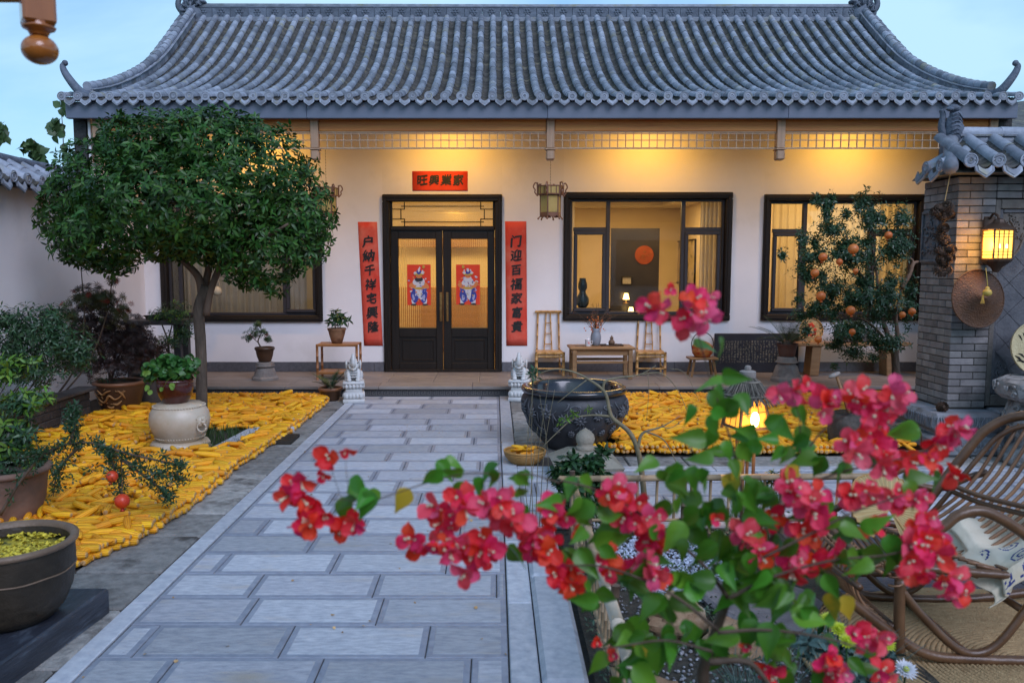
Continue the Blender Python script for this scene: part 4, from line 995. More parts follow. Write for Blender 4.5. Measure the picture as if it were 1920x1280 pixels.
# big pots on the left
M_pot = mat('brown_glazed_pot', (.055, .026, .014), (.10, .05, .026), 5, .35, .15, 30, c3=(.03, .016, .01), s3=2)
M_tan = mat('tan_relief', (.33, .16, .055), (.42, .22, .08), 8, .5)
M_rim = mat('red_brown_rim', (.20, .085, .04), (.26, .12, .06), 6, .4)
M_terra = mat('weathered_terracotta', (.14, .075, .05), (.24, .14, .10), 3, .8, .25, 30, c3=(.10, .07, .055), s3=2.4, p3=.5, w3=.2)
def pot(name, label, loc, prof, m, rim=None, soil=True, n=40, group=None, ornament=None, soilm=M_soil, sz=None):
    o = empty(name, loc, rng.uniform(0, 1), label, 'pot', group); g = MB(); g.lathe([(.001, 0)]+prof, n=n, top=False)
    R0 = prof[-1][0]; Z0 = prof[-1][1]; g.lathe([(R0*.86, Z0-.001), (R0*.80, Z0-.06), (0.001, Z0-.09)], n=n, top=False); g.build('pot_body', m, o, 50)
    if rim: g = MB(); g.lathe([(R0*.86, Z0-.01), (R0*.87, Z0+.008), (R0*.95, Z0+.014), (R0*1.04, Z0+.008), (R0*1.06, Z0-.012), (R0*1.0, Z0-.025)], n=n, top=False); g.build('rim', rim, o, True)
    if soil: g = MB(); g.lathe([(R0*.86, 0), (R0*.5, .012), (.001, .02)], (0, 0, Z0-(sz or .03)), 20, fn=lambda a, z: 1+.03*math.sin(5*a)); g.build('soil', soilm, o, True)
    return o
dp = pot('plant_pot', 'large brown pot with tan dragon relief at the end of the planter', (-4.17, 8.95, 0), [(.17, 0), (.175, .03), (.19, .05), (.215, .12), (.245, .22), (.262, .30), (.268, .36)], M_pot, M_rim)
dp.rotation_euler.z = 0
g = MB()
def onpot(t, z, r): a = -PI/2+t; return (r*math.cos(a), r*math.sin(a), z)
for pts in ([(-.8, .27), (-.6, .2), (-.4, .16), (-.2, .18), (0, .24), (.2, .2), (.4, .22), (.6, .28)], [(-.5, .3), (-.3, .25), (-.1, .28), (.1, .3)], [(.1, .15), (.3, .14), (.5, .18)], [(-.75, .16), (-.6, .13), (-.5, .15)], [(.35, .3), (.5, .26), (.65, .2)], [(-.2, .12), (0, .1), (.15, .12)]):
    c = curve_pts([onpot(t, z, .19+.085*(z-.05)/.25+.004) for t, z in pts], 5); g.tube(c, [.013*math.sin(PI*(.1+.85*i/len(c))) for i in range(len(c))], 6)
for k in range(14):
    t = rng.uniform(-.7, .7); z = rng.uniform(.13, .3); r = .19+.085*(z-.05)/.25+.003; g.tube([onpot(t, z, r), onpot(t+.09, z+rng.uniform(-.02, .03), r+.003)], [.008, .002], 5)
g.build('dragon_relief', M_tan, dp, True)
pot('plant_pot', 'plain grey-brown stone pot half hidden behind the dragon pot', (-4.0, 9.45, 0), [(.14, 0), (.15, .04), (.2, .2), (.22, .36), (.23, .40)], M_cap, M_cap)
bush('fern_plant', 'small ferny seedlings growing in the dragon pot', 'plant', (-4.17, 8.95, .33), [], [(190, 712, 28, 6), (215, 708, 20, 7)], 8.95, [(NL, M_nan, 40, .7)], inner=.1)
# bonsai table and bonsais by the far left
def table(name, label, loc, w, d, h, m, leg=.04, top=.04, rz=0, cat='table', shelf=None, group=None):
    o = empty(name, loc, rz, label, cat, group); g = MB(); g.bb(-w/2, w/2, -d/2, d/2, h-top, h, .006); g.build('table_top', m, o)
    for sx in (-1, 1):
        for sy in (-1, 1): g = MB(); g.bb(sx*(w/2-leg)-leg/2, sx*(w/2-leg)+leg/2, sy*(d/2-leg)-leg/2, sy*(d/2-leg)+leg/2, 0, h-top, .004); g.build('leg', m, o)
    if shelf: g = MB(); g.bb(-w/2+leg, w/2-leg, -d/2+leg, d/2-leg, shelf, shelf+.025); g.build('shelf', m, o)
    return o
M_slate = mat('dark_slate', (.025, .025, .028), (.06, .056, .055), 8, .6, .3, 40)
table('stone_table', 'dark stone table under the bonsai trays at the far left of the house', (-4.46, 10.75, ZP), .8, .45, .80, M_slate, .09, .06)
o = pot('bonsai_tray', 'shallow dark bonsai tray on the dark stone table', (-4.45, 10.72, ZP+.80), [(.12, 0), (.17, .05), (.18, .06)], M_slate, None); o.scale.y = .6
bush('bonsai', 'light green feathery bonsai beside the window left of the tree trunk', 'bonsai', (-3.85, 10.7, ZP+.8), [([(318, 680), (316, 640), (325, 600)], [.02, .014, .006]), ([(316, 640), (300, 600), (290, 585)], [.012, .008, .004])],
     [(330, 585, 38, 24), (300, 590, 28, 16), (345, 620, 28, 30), (320, 640, 35, 20)], 10.6, [(NL, M_nan, 420, .9), (LL, M_lime, 50, .6)], inner=.1)
bush('dark_shrub', 'dark drooping shrub in the corner behind the pennywort pot', 'shrub', (-4.3, 10.0, 0), [([(270, 740), (268, 700), (250, 650)], [.014, .01, .006])],
     [(265, 655, 45, 30), (300, 660, 30, 26), (280, 690, 45, 25)], 9.9, [(DL, M_map, 230, .9), (NL, M_nan, 60, .8)], inner=.1)
# ceramic drum stool with pennywort pot
M_cer = mat('cream_crackle_ceramic', (.44, .36, .26), (.58, .50, .40), 5, .35, .1, 30, c3=(.42, .26, .11), s3=2.4, p3=.48, w3=.35, bdist=.005)
ds = empty('drum_stool', (-2.84, 7.23, 0), 0, 'cream ceramic drum stool with lion mask handle standing on the left corn', 'stool')
g = MB(); g.lathe([(.255, 0), (.262, .015), (.25, .035), (.255, .05), (.24, .075), (.20, .085), (.01, .085)], n=40, fn=lambda a, z: 1+(.018*math.sin(6*a) if z < .06 else 0)); g.build('base', M_cer, ds, 50)
prof = [(.185, .085), (.20, .10), (.235, .16), (.258, .23), (.262, .28), (.25, .34), (.222, .385), (.20, .41), (.19, .418), (.001, .425)]
g = MB(); g.lathe(prof, n=48); g.build('drum_body', M_cer, ds, 50)
for z, r in ((.395, .222), (.118, .212)):
    for k in range(56): a = k*2*PI/56; g = g if k else MB(); g.ell((r*math.cos(a), r*math.sin(a), z), (.009, .009, .007), 6, 4)
    o = g.build('stud_band', M_cer, ds, True)
g = MB(); c = (.235, -.12, .27)
def lion(g, c, s=1, m=None):
    g.ell(c, (.05*s, .05*s, .055*s), 10, 8, fn=lambda d: 1+.12*math.sin(8*d.x+2)*math.cos(9*d.z)); g.ell((c[0]+.03*s, c[1]-.03*s, c[2]), (.025*s, .025*s, .02*s), 8, 6)
    for dx in (-.02, .025): g.ell((c[0]+dx*s, c[1]-.035*s, c[2]+.028*s), (.012*s,)*3, 6, 4)
    g.tube([(c[0]+.04*s*math.cos(a)+.02*s, c[1]-.04*s, c[2]-.045*s+.04*s*math.sin(a)) for a in [k*PI/5 for k in range(11)]], .008*s, 6)
lion(g, c); g.build('lion_mask', M_cer, ds, True)
M_maroon = mat('maroon_glaze', (.045, .008, .006), (.075, .014, .01), 5, .22, coat=.3)
pot('plant_pot', 'maroon glazed pot sitting on the cream drum stool', (-2.87, 7.23, .424), [(.105, 0), (.112, .01), (.14, .06), (.155, .12), (.157, .17), (.15, .20)], M_maroon, M_maroon)
M_penny = mat('pennywort_leaf', (.03, .12, .022), (.06, .18, .035), 8, .4, var=.3, hue=.015, trans=.25)
M_pennyl = mat('pale_round_leaf', (.18, .34, .05), (.25, .42, .08), 8, .4, var=.15, trans=.3)
def round_leaf(name, r, m):
    vs = [(0, 0, 0)]+[(r*(1+.06*math.sin(5*t))*math.cos(t), r+r*math.sin(t)*(1+.06*math.sin(5*t)), -.15*r*math.cos(2*t)) for t in [2*PI*k/12 for k in range(12)]]; vs[0] = (0, r, -.12*r)
    me = bpy.data.meshes.new(name); me.from_pydata(vs, [], [(0, 1+k, 1+(k+1) % 12) for k in range(12)]); me.materials.append(m); me.shade_smooth(); return me
PW = [round_leaf('leaf', .026, M_penny)]
o = bush('pennywort', 'mound of round-leaved pennywort spilling from the maroon pot', 'plant', (-2.87, 7.23, .62), [([(300+10*i, 700), (290+14*i, 690)], [.003, .003]) for i in range(4)],
     [(320, 690, 42, 22), (300, 685, 28, 16), (345, 690, 28, 26), (290, 700, 20, 14), (325, 680, 30, 14)], 7.23, [(PW, M_penny, 230, 1)], inner=.4, nl=3)
for px, py, s in ((276, 733, 1.1), (283, 740, .9), (303, 734, .8), (325, 728, 1), (321, 731, .8), (270, 705, 1), (278, 703, .8)):
    q = link('leaf', round_leaf('leaf', .026, M_pennyl), o, P(px, py, 7.05)-Vector((-2.87, 7.23, .62)), (R(80+rng.uniform(-15, 15)), rng.uniform(-.5, .5), rng.uniform(-.3, .3)), s)
g = MB()
for px, py in ((276, 733), (303, 734), (325, 728), (270, 705)): g.tube(curve_pts([P(px+35, 700, 7.15), P(px+12, py-22, 7.0), P(px, py, 7.05)], 4), .0018, 4)
under(g.build('runner', M_lime, o, True), o)
# pot with pomegranate branches at left edge, bowl on plinth
def POTr(px0, px1, py, Y): return None
tp = pot('plant_pot', 'weathered terracotta pot at the left edge holding the fruiting branches', (P(8, 900, 5.15).x, 5.15, 0), [(.20, 0), (.21, .03), (.235, .15), (.25, .27), (.262, .33), (.27, .345)], M_terra, M_terra)
bush('garden_plant', 'small weeds growing over stones in the terracotta pot', 'plant', tp.location+Vector((0, 0, .3)), [], [(20, 885, 25, 8)], 5.1, [(NL, M_nan, 25, .7)], inner=.1)
M_pom = mat('pomegranate_leaf', (.018, .055, .022), (.04, .095, .035), 6, .35, var=.3, hue=.02, trans=.15)
PLV = [leafmesh('leaf', .038, .013, M_pom, .25, .2, 2), leafmesh('leaf', .032, .012, M_pom, .25, .4, 2)]
pb = empty('pomegranate_branch', (P(8, 960, 5.1).x, 5.1, .3), 0, 'sprawling pomegranate branch reaching from the terracotta pot over the corn', 'branch')
brs = [[(0, 965), (40, 900), (85, 850), (130, 832), (180, 832), (230, 860), (300, 890), (360, 900)], [(130, 832), (140, 800), (137, 780), (140, 765)], [(180, 832), (240, 850), (320, 868), (345, 875)], [(200, 842), (215, 880), (228, 930)], [(100, 845), (60, 855), (20, 860)], [(230, 862), (300, 915), (320, 940)], [(150, 835), (110, 880), (100, 930)]]
for b in brs: limb(b, 4.9, [.011, .008, .005, .0025], pb, 'branch', M_twig, 6)
plv = []
for b in brs:
    c = curve_pts([P(x, y, 4.9) for x, y in b], 10)
    for i in range(4, len(c)-1):
        for _ in range(3 if b is not brs[0] or i > 20 else 1): whorl(c[i]+Vector((rng.gauss(0, .02), rng.gauss(0, .03), rng.gauss(0, .018))), Vector((rng.gauss(0, 1), rng.gauss(0, 1), rng.gauss(.2, .6))), 5, 1.0, 1, plv)
plv += lobe_place([(230, 890, 60, 25), (300, 890, 40, 30), (310, 920, 35, 22), (120, 900, 30, 22), (170, 880, 40, 15)], 4.9, 60, 1.0, 5, inner=.1)
q = scatter(PLV, plv, M_pom, 'foliage', pb); under(q, pb)
M_pomf = mat('red_pomegranate', (.55, .03, .012), (.62, .07, .02), 5, .35, .1, 12)
def pomegranate(loc, r, parent, m=M_pomf, tilt=0, name='fruit'):
    g = MB(); g.lathe([(.001, -r), (r*.5, -r*.88), (r*.9, -r*.45), (r, 0), (r*.9, r*.5), (r*.55, r*.85), (r*.25, r*.97), (.001, r)], n=14, fn=lambda a, z: 1+.03*math.cos(5*a)); g.lathe([(r*.2, -r), (r*.17, -r*1.15), (r*.3, -r*1.4), (r*.22, -r*1.2), (.001, -r*1.1)], n=10, fn=lambda a, z: 1+.25*math.cos(5*a))
    o = g.build(name, m, parent, True, loc=loc, rot=(tilt, rng.uniform(-.3, .3), rng.uniform(0, 6))); return o
for px, py, r in ((229, 939, .045), (210, 893, .036)): o = pomegranate(P(px, py, 4.85), r, pb); under(o, pb)
g = MB(); a = P(229, 925, 4.85); g.tube([a, P(228, 860, 4.9)], .003, 5); under(g.build('stalk', M_twig, pb), pb)
# black stone plinth and bowl
M_plinth = mat('black_worn_stone', (.016, .018, .024), (.045, .052, .07), 5, .35, .35, 20, stretch=(1, .4, 3), c3=(.11, .135, .17), s3=5, p3=.54, w3=.14)
a, b2, c2 = G(203, 1102, .12), G(120, 1100, .12), G(0, 1243, .12)
g = MB(); vs = [(a.x, a.y), (a.x-.9, a.y+.0), (a.x-.9, 2.4), (G(0, 1243, .12).x-.12, 2.4), (c2.x, c2.y)]
n = len(vs); g.add([(x, y, 0) for x, y in vs]+[(x, y, .112) for x, y in vs]+[(x-.01 if x > -2.2 else x, y-.004, .12) for x, y in vs], [tuple(range(n)), tuple(range(2*n, 3*n))[::-1]]+[(i, i+n, (i+1) % n+n, (i+1) % n) for i in range(n)]+[(i+n, i+2*n, (i+1) % n+2*n, (i+1) % n+n) for i in range(n)])
ox = a.x-.4; g.v = [(v[0]-ox, v[1]-3.2, v[2]) for v in g.v]
o = g.build('stone_plinth', M_plinth, None, loc=(ox, 3.2, 0), fix=True); tag(o, 'low black stone plinth under the bowl at the lower left corner', 'plinth')
M_bowl = mat('blackish_bowl', (.024, .018, .012), (.055, .040, .026), 4, .45, .35, 25, c3=(.085, .062, .038), s3=2.5, p3=.55, w3=.2, spec=.3)
M_bowlr = mat('brown_bowl_rim', (.12, .075, .045), (.19, .125, .08), 6, .5, .3, 40)
bx = P(14, 1012, 3.42).x
wb = empty('water_bowl', (bx, 3.42, .12), 0, 'big dark rounded bowl filled with yellow duckweed on the black plinth', 'bowl')
g = MB(); g.lathe([(.001, 0), (.14, 0), (.17, .01), (.215, .06), (.245, .13), (.258, .20), (.262, .262), (.26, .30), (.262, .315), (.255, .34)], n=48, top=False); g.lathe([(.245, .345), (.235, .31), (.23, .2)], n=48, top=False); g.build('bowl_body', M_bowl, wb, 50)
g = MB(); g.lathe([(.240, .335), (.245, .352), (.262, .36), (.278, .352), (.276, .336), (.262, .328)], n=48, top=False); g.build('rim', M_bowlr, wb, True)
g = MB(); g.tube([(.260*math.cos(t), .260*math.sin(t), .225+.002*math.sin(9*t)) for t in [2*PI*k/60 for k in range(61)]], .004, 6, False); g.build('relief_band', M_bowlr, wb, True)
M_duck = mat('yellow_duckweed', (.42, .30, .015), (.50, .40, .03), 30, .8, .8, 90, c3=(.05, .06, .015), s3=14, p3=.54, w3=.05)
g = MB(); g.lathe([(.238, .30), (.12, .304), (.001, .303)], n=40); o = g.build('duckweed', M_duck, wb, True)
pl = []
for k in range(1500):
    r = .23*math.sqrt(rng.random()); t = rng.uniform(0, 2*PI); x, y = r*math.cos(t), r*math.sin(t)
    if mnoise.noise(Vector((x*13, y*13, 3))) > -.12: pl.append((Vector((x, y, .306+rng.uniform(0, .006))), Euler((R(0)+rng.gauss(0, .3), rng.gauss(0, .3), rng.uniform(0, 6))).to_matrix(), rng.uniform(.25, .45)))
M_duckl = mat('duckweed_leaf', (.55, .40, .02), (.62, .52, .05), 8, .6, var=.3)
scatter([round_leaf('leaf', .02, M_duckl)], pl, M_duckl, 'duckweed_leaves', wb)
# poplar shoots behind the garden wall
M_pop = mat('poplar_leaf', (.05, .10, .035), (.09, .15, .05), 6, .45, var=.3, trans=.3)
PO = [leafmesh('leaf', .17, .15, M_pop, .15, .3), leafmesh('leaf', .14, .13, M_pop, .15, .5)]
for base, Y, st, lob, lab in (((-6.2, 11, 0), 11, [[(128, 640), (122, 400), (118, 250), (112, 185)], [(118, 420), (125, 330), (132, 260)]], [(108, 240, 12, 32), (126, 290, 10, 25), (116, 200, 12, 12)], 'tall thin poplar shoot with broad leaves behind the garden wall'),
                            ((-7.0, 11.5, 0), 11.5, [[(60, 600), (62, 400), (64, 262)], [(72, 420), (78, 330), (72, 280)]], [(60, 280, 14, 14), (76, 290, 8, 14)], 'short leafy poplar tip just above the tiled garden wall'),
                            ((-7.6, 11.2, 0), 11.2, [[(-6, 600), (-4, 400), (-6, 240)]], [(0, 255, 10, 22)], 'poplar shoot at the left frame edge above the garden wall')):
    o = empty('poplar_sapling', base, 0, lab, 'tree', 'poplar shoots beyond the garden wall')
    for s in st: limb(s, Y, [.02, .012, .006, .004], o, 'stem', M_twig, 6)
    pl = lobe_place(lob, Y, 16, .85, 3, inner=0); 
    for p_, Rm, s in pl: q = link('leaf', rng.choice(PO), o); q.matrix_local = Matrix.Translation(p_-Vector(base)) @ Rm.to_4x4() @ Matrix.Scale(s, 4)
# wooden turned pendant at top left (eave of the near pavilion)
M_var = mat('varnished_orange_wood', (.30, .085, .012), (.42, .13, .02), 3, .22, .05, 20, stretch=(4, 4, .5), coat=.5)
q = P(74, 80, 1.9); f = 1.9/F
o = empty('carved_pendant', (q.x, 1.9, q.z), 0, 'varnished orange wooden post end with turned ball hanging from above', 'pendant')
g = MB(); g.box((0, 0, .12), (.068, .068, .165), .006, rot=(0, 0, R(35))); g.build('square_post', M_var, o)
g = MB(); z = lambda y: (80-y)*f
g.lathe([(.028, z(40)), (.034, z(46)), (.030, z(50)), (.036, z(53)), (.033, z(57)), (.024, z(60)), (.020, z(66)), (.019, z(68))], n=28); g.ell((0, 0, z(93)), (31*f, 31*f, 26*f), 28, 18); g.build('turned_ball', M_var, o, True)
g = MB(); g.box((-.10, 0, .115), (.16, .03, .05), .006); g.build('bracket', M_var, o)
# ================= things on the veranda =================
M_bam = mat('honey_bamboo', (.38, .20, .06), (.52, .30, .10), 6, .4, .1, 30, stretch=(1, 1, .5), c3=(.25, .11, .03), s3=8, p3=.62, w3=.1)
M_bamr = mat('reddish_bamboo', (.24, .09, .025), (.36, .15, .05), 6, .4, .1, 30)
M_oak = mat('worn_oak', (.20, .10, .04), (.34, .19, .08), 4, .5, .25, 30, stretch=(.4, 4, 4), c3=(.10, .05, .02), s3=3, p3=.6, w3=.2)
def bam(g, a, b, r, nodes=3, n=8):
    a, b = Vector(a), Vector(b); pts = []; rr = []
    L_ = (b-a).length; K = max(1, nodes)
    for k in range(K+1):
        for t, q in ((-.01, 1), (0, 1.13), (.01, 1)):
            u = min(1, max(0, k/K+t*.12/max(L_, .1))); pts.append(a.lerp(b, u)); rr.append(r*q)
    g.tube(pts, rr, n)
def bchair(px0, px1, label, rz=0):
    # high backed bamboo chair against wall; px0..px1 at back foot
    Yb = YW-.06; x0, x1 = P(px0, 690, Yb).x, P(px1, 690, Yb).x; w = x1-x0; cx = (x0+x1)/2
    o = empty('bamboo_chair', (cx, Yb-.20, ZP), rz, label, 'chair', 'bamboo chairs beside the tea table'); h = .86; sh = .31; d = .40
    for s in (-1, 1):
        g = MB(); bam(g, (s*w/2*.9, .20, 0), (s*w/2*.78, .23, h), .013, 5); g.build('rear_leg', M_bam, o, True)
        g = MB(); bam(g, (s*w/2, -.20, 0), (s*w/2, -.20, sh+.02), .020, 3, 10); g.build('front_leg', M_bam, o, True)
    g = MB(); bam(g, (-w/2*.98, .23, h), (w/2*.98, .23, h), .016, 4); g.build('top_rail', M_bam, o, True)
    for s in (-1, 1): g = MB(); bam(g, (s*.055, .22, sh), (s*.028, .232, h-.01), .009, 4); g.build('back_splat', M_bam, o, True)
    for z in (.40, .55, .70): g = MB(); bam(g, (-.045, .225, z), (.045, .225, z), .007, 1); g.build('splat_rung', M_bam, o, True)
    g = MB(); g.box((0, .01, sh), (w*.93, d-.02, .02), .006); g.build('seat', M_bam, o)
    for z, r in ((sh, .022), (sh-.045, .014), (.10, .012)): g = MB(); bam(g, (-w/2, -.20, z), (w/2, -.20, z), r, 3); g.build('stretcher', M_bam, o, True)
    for s in (-1, 1): g = MB(); bam(g, (s*w/2*.97, -.2, .10), (s*w/2*.9, .2, .10), .011, 2); bam(g, (s*w/2*.97, -.2, sh-.0), (s*w/2*.9, .2, sh), .016, 2); g.build('side_rail', M_bam, o, True)
    return o
bchair(1003, 1052, 'high-backed bamboo chair left of the low wooden tea table')
bchair(1188, 1238, 'high-backed bamboo chair right of the low wooden tea table', R(-6))
Yt = 10.95
a, b2 = P(1066, 645, Yt), P(1186, 645, Yt); tx = (a.x+b2.x)/2; tw = b2.x-a.x; th = P(0, 648, Yt).z-ZP
tt = empty('tea_table', (tx, Yt, ZP), R(1), 'low worn wooden tea table between the two bamboo chairs', 'table')
g = MB(); g.bb(-tw/2, tw/2, -.23, .23, th-.035, th, .01); g.build('table_top', M_oak, tt)
g = MB(); g.bb(-tw/2+.05, tw/2-.05, -.19, .19, th-.11, th-.037); g.build('apron', M_oak, tt)
for sx in (-1, 1):
    for sy in (-1, 1): g = MB(); g.bb(sx*(tw/2-.06)-.028, sx*(tw/2-.06)+.028, sy*.19-.027, sy*.19+.027, 0, th-.036, .005); g.build('leg', M_oak, tt)
for sy in (-1, 1): g = MB(); g.bb(-tw/2+.09, tw/2-.09, sy*.19-.015, sy*.19+.015, th-.22, th-.185, .004); g.build('stretcher', M_oak, tt)
zt_ = ZP+th
M_grey = mat('grey_blue_glaze', (.19, .21, .25), (.27, .29, .33), 8, .35, .2, 30)
p = P(1117, 642, Yt+.02)
va_ = empty('flower_vase', (p.x, Yt+.02, zt_), 0, 'grey-blue pottery vase holding dried orange berry stems on the tea table', 'vase')
g = MB(); g.lathe([(.045, 0), (.058, .02), (.072, .08), (.073, .12), (.062, .17), (.052, .20), (.062, .235), (.058, .236), (.048, .21), (.05, .15)], n=24, fn=lambda a, z: 1+.015*math.sin(14*a)*(z > .15)); g.build('vase_body', M_grey, va_, True)
M_berry = mat('orange_berry', (.60, .12, .015), (.70, .22, .03), 6, .35, var=.3)
M_dry = mat('dried_leaf', (.14, .05, .03), (.22, .10, .05), 6, .7, var=.4, trans=.2)
fb = empty('berry_bouquet', (p.x, Yt+.02, zt_+.19), 0, 'dried orange berries and russet sprigs arranged in the grey vase', 'bouquet'); g = MB(); tips = []
for k in range(34):
    a = rng.uniform(0, 2*PI); l = rng.uniform(.18, .42); sp = rng.uniform(.1, 1.0); t = Vector((math.cos(a)*sp*l*1.1, math.sin(a)*sp*l*.6, l*rng.uniform(.5, 1))); g.tube(curve_pts([(0, 0, -.04), t*.5+Vector((0, 0, .04)), t], 3), .0022, 4); tips.append(t)
g.build('stem', M_twig, fb)
pl = []; bl = []
for t in tips:
    for _ in range(7): whorl(fb.location+t*rng.uniform(.5, 1)+Vector((rng.gauss(0, .015), rng.gauss(0, .015), rng.gauss(0, .015))), t, 2, .5, 1, pl)
for _ in range(80): d = Vector((rng.gauss(0, .06), rng.gauss(0, .03), .08+rng.gauss(0, .06))); bl.append((fb.location+d, Matrix.Identity(3), rng.uniform(.7, 1.3)))
under(scatter([leafmesh('l', .04, .014, M_dry)], pl, M_dry, 'sprigs', fb), fb)
bm_ = MB(); bm_.ell((0, 0, 0), (.009,)*3, 7, 5); under(scatter([bm_.mesh('berry', M_berry)], bl, M_berry, 'berries', fb), fb)
M_enam = mat('white_enamel', (.72, .72, .74), (.76, .76, .78), 5, .25)
p = P(1102, 643, Yt-.04); o = empty('enamel_mug', (p.x, Yt-.05, zt_), R(10), 'white lidded enamel mug with a small red mark on the tea table', 'mug')
g = MB(); g.lathe([(.036, 0), (.038, .004), (.038, .082), (.040, .086)], n=20); g.lathe([(.041, .086), (.036, .094), (.015, .102), (.008, .104), (.012, .112), (.008, .12), (.001, .121)], n=20); g.build('mug_body', M_enam, o, 40)
g = MB(); g.tube([(.036, 0, .07), (.062, 0, .068), (.066, 0, .045), (.058, 0, .025), (.037, 0, .022)], .004, 6); g.build('handle', M_enam, o, True)
g = MB()
for k, (a0, z, l) in enumerate(((-1.9, .055, .5), (-1.8, .045, .3), (-1.4, .05, .3), (-1.7, .035, .5))): g.tube([(.0385*math.cos(a0+l*t/4), .0385*math.sin(a0+l*t/4), z) for t in range(5)], .003, 4)
g.build('red_print', M_redp, o)
g = MB(); g.tube([(.0395*math.cos(t), .0395*math.sin(t), .086) for t in [2*PI*k/20 for k in range(21)]], .0018, 5); g.build('blue_rim', mat('blue_rim', (.02, .05, .3)), o)
M_dtray = mat('dark_wood_tray', (.04, .018, .01), (.08, .04, .02), 6, .4)
p = P(1147, 641, Yt); o = empty('tea_tray', (p.x, Yt, zt_), 0, 'dark wooden tray with a clay gourd pot on the right of the tea table', 'tray'); g = MB(); g.bb(-.145, .145, -.07, .07, 0, .008, .003); rw = g.bb
g.bb(-.145, .145, -.075, -.067, .0, .02); g.bb(-.145, .145, .067, .075, .0, .02); g.bb(-.15, -.142, -.075, .075, 0, .02); g.bb(.142, .15, -.075, .075, 0, .02); g.build('tray_board', M_dtray, o)
M_clay = mat('brown_clay', (.10, .055, .03), (.16, .09, .05), 8, .6)
o = empty('clay_gourd_pot', (p.x+.0, Yt+.01, zt_+.009), 0, 'small brown gourd-shaped clay pot standing on the dark tray', 'pot'); g = MB(); g.lathe([(.03, 0), (.042, .02), (.045, .04), (.03, .065), (.018, .075), (.026, .09), (.02, .108), (.008, .115), (.006, .13), (.001, .132)], n=18); g.build('gourd_body', M_clay, o, True)
for i, (dx, lab) in enumerate(((-.06, 'tiny white stone beside the clay gourd pot, left one'), (.055, 'tiny dark cup beside the clay gourd pot on the tray'))): g = MB(); g.ell((0, 0, .012), (.018, .015, .013), 10, 6, fn=lambda d: 1+.1*math.sin(5*d.x)); o = g.build('tea_pebble' if i == 0 else 'tea_cup', M_enam if i == 0 else M_clay, None, True, loc=(p.x+dx, Yt-.02, zt_+.009)); tag(o, lab, 'stone' if i == 0 else 'cup')
g = MB(); g.bb(-.07, .07, -.035, .035, 0, .007, .002); o = g.build('tea_scoop_board', M_dtray, None, loc=(P(1088, 642, Yt).x, Yt-.06, zt_), rot=(0, 0, .1)); tag(o, 'small dark board lying left of the white mug on the tea table', 'board')
# small stool with lacquered basket
Ys = 11.1; p0, p1 = P(1290, 672, Ys), P(1343, 672, Ys); sx_ = (p0.x+p1.x)/2; sw = p1.x-p0.x; shh = P(0, 669, Ys).z-ZP
o = empty('small_stool', (sx_, Ys, ZP), 0, 'small splay-legged wooden stool carrying the red lidded basket', 'stool'); g = MB(); g.bb(-sw/2, sw/2, -.13, .13, shh-.03, shh, .006); g.build('seat', M_oak, o)
for a in (-1, 1):
    for c in (-1, 1): g = MB(); g.tube([(a*sw*.33, c*.09, shh-.03), (a*sw*.43, c*.12, 0)], [.019, .017], 4); g.build('leg', M_oak, o)
M_lac = mat('red_gold_lacquer', (.38, .10, .025), (.52, .22, .05), 14, .3, c3=(.40, .04, .01), s3=20, p3=.5, w3=.08)
zb = ZP+shh; o = empty('lidded_basket', (sx_, Ys, zb), 0, 'red and gold painted lidded basket with a hooped handle on the small stool', 'basket')
g = MB(); g.lathe([(.10, 0), (.105, .01), (.135, .05), (.145, .09), (.138, .125), (.13, .14)], n=30); g.build('basket_body', M_lac, o, True)
g = MB(); g.lathe([(.142, .14), (.142, .155), (.10, .19), (.05, .215), (.001, .225)], n=30); g.build('lid', M_lac, o, True)
g = MB(); g.lathe([(.140, .128), (.146, .132), (.140, .138)], n=30); g.build('rim', M_redp, o, True)
g = MB(); c = curve_pts([(-.14, 0, .10), (-.15, 0, .2), (-.10, 0, .30), (0, 0, .34), (.10, 0, .30), (.15, 0, .2), (.14, 0, .10)], 5); g.tube(c, .006, 6); g.tube([(.018*math.cos(t), 0, .36+.018*math.sin(t)) for t in [2*PI*k/10 for k in range(11)]], .004, 5); g.build('handle', M_dark, o, True)
# calligraphy board
a, b2 = P(1340, 625, YW-.08), P(1496, 694, YW-.08); w, h = b2.x-a.x, a.z-ZP
o = empty('calligraphy_board', ((a.x+b2.x)/2, YW-.06, ZP), 0, 'long black board of small pale seal characters leaning on the wall', 'board')
M_board = mat('blue_black_board', (.016, .016, .022), (.028, .027, .035), 5, .5); M_seal = mat('pale_seal_script', (.28, .24, .17), rough=.7)
g = MB(); g.bb(-w/2, w/2, -.02, .0, 0, h, .005); q = g.build('board_panel', M_board, o); g = MB()
nc, nr = 26, 9
for i in range(nc):
    for j in range(nr):
        cx, cz = -w/2+.07+(w-.14)*(i+.5)/nc, h*.24+h*.58*(j+.5)/nr
        if rng.random() < .03: continue
        s = .0125
        for k in range(rng.randint(3, 5)):
            if rng.random() < .55: zz = cz+rng.choice((-1, -.3, .4, 1))*s; ww = s*rng.uniform(.5, 1); g.bb(cx-ww, cx+ww, -.0225, -.0201, zz-.0018, zz+.0018)
            else: xx = cx+rng.choice((-1, 0, 1))*s*.8; ww = s*rng.uniform(.6, 1.2); g.bb(xx-.0018, xx+.0018, -.0226, -.0201, cz-ww, cz+ww)
q = g.build('seal_script', M_seal, o); q['kind'] = 'stuff'
for z in (h*.2, h*.86): g = MB(); g.bb(-w/2+.05, w/2-.05, -.0222, -.0201, z-.002, z+.002); g.build('border_line', M_seal, o) if z < 0 else None
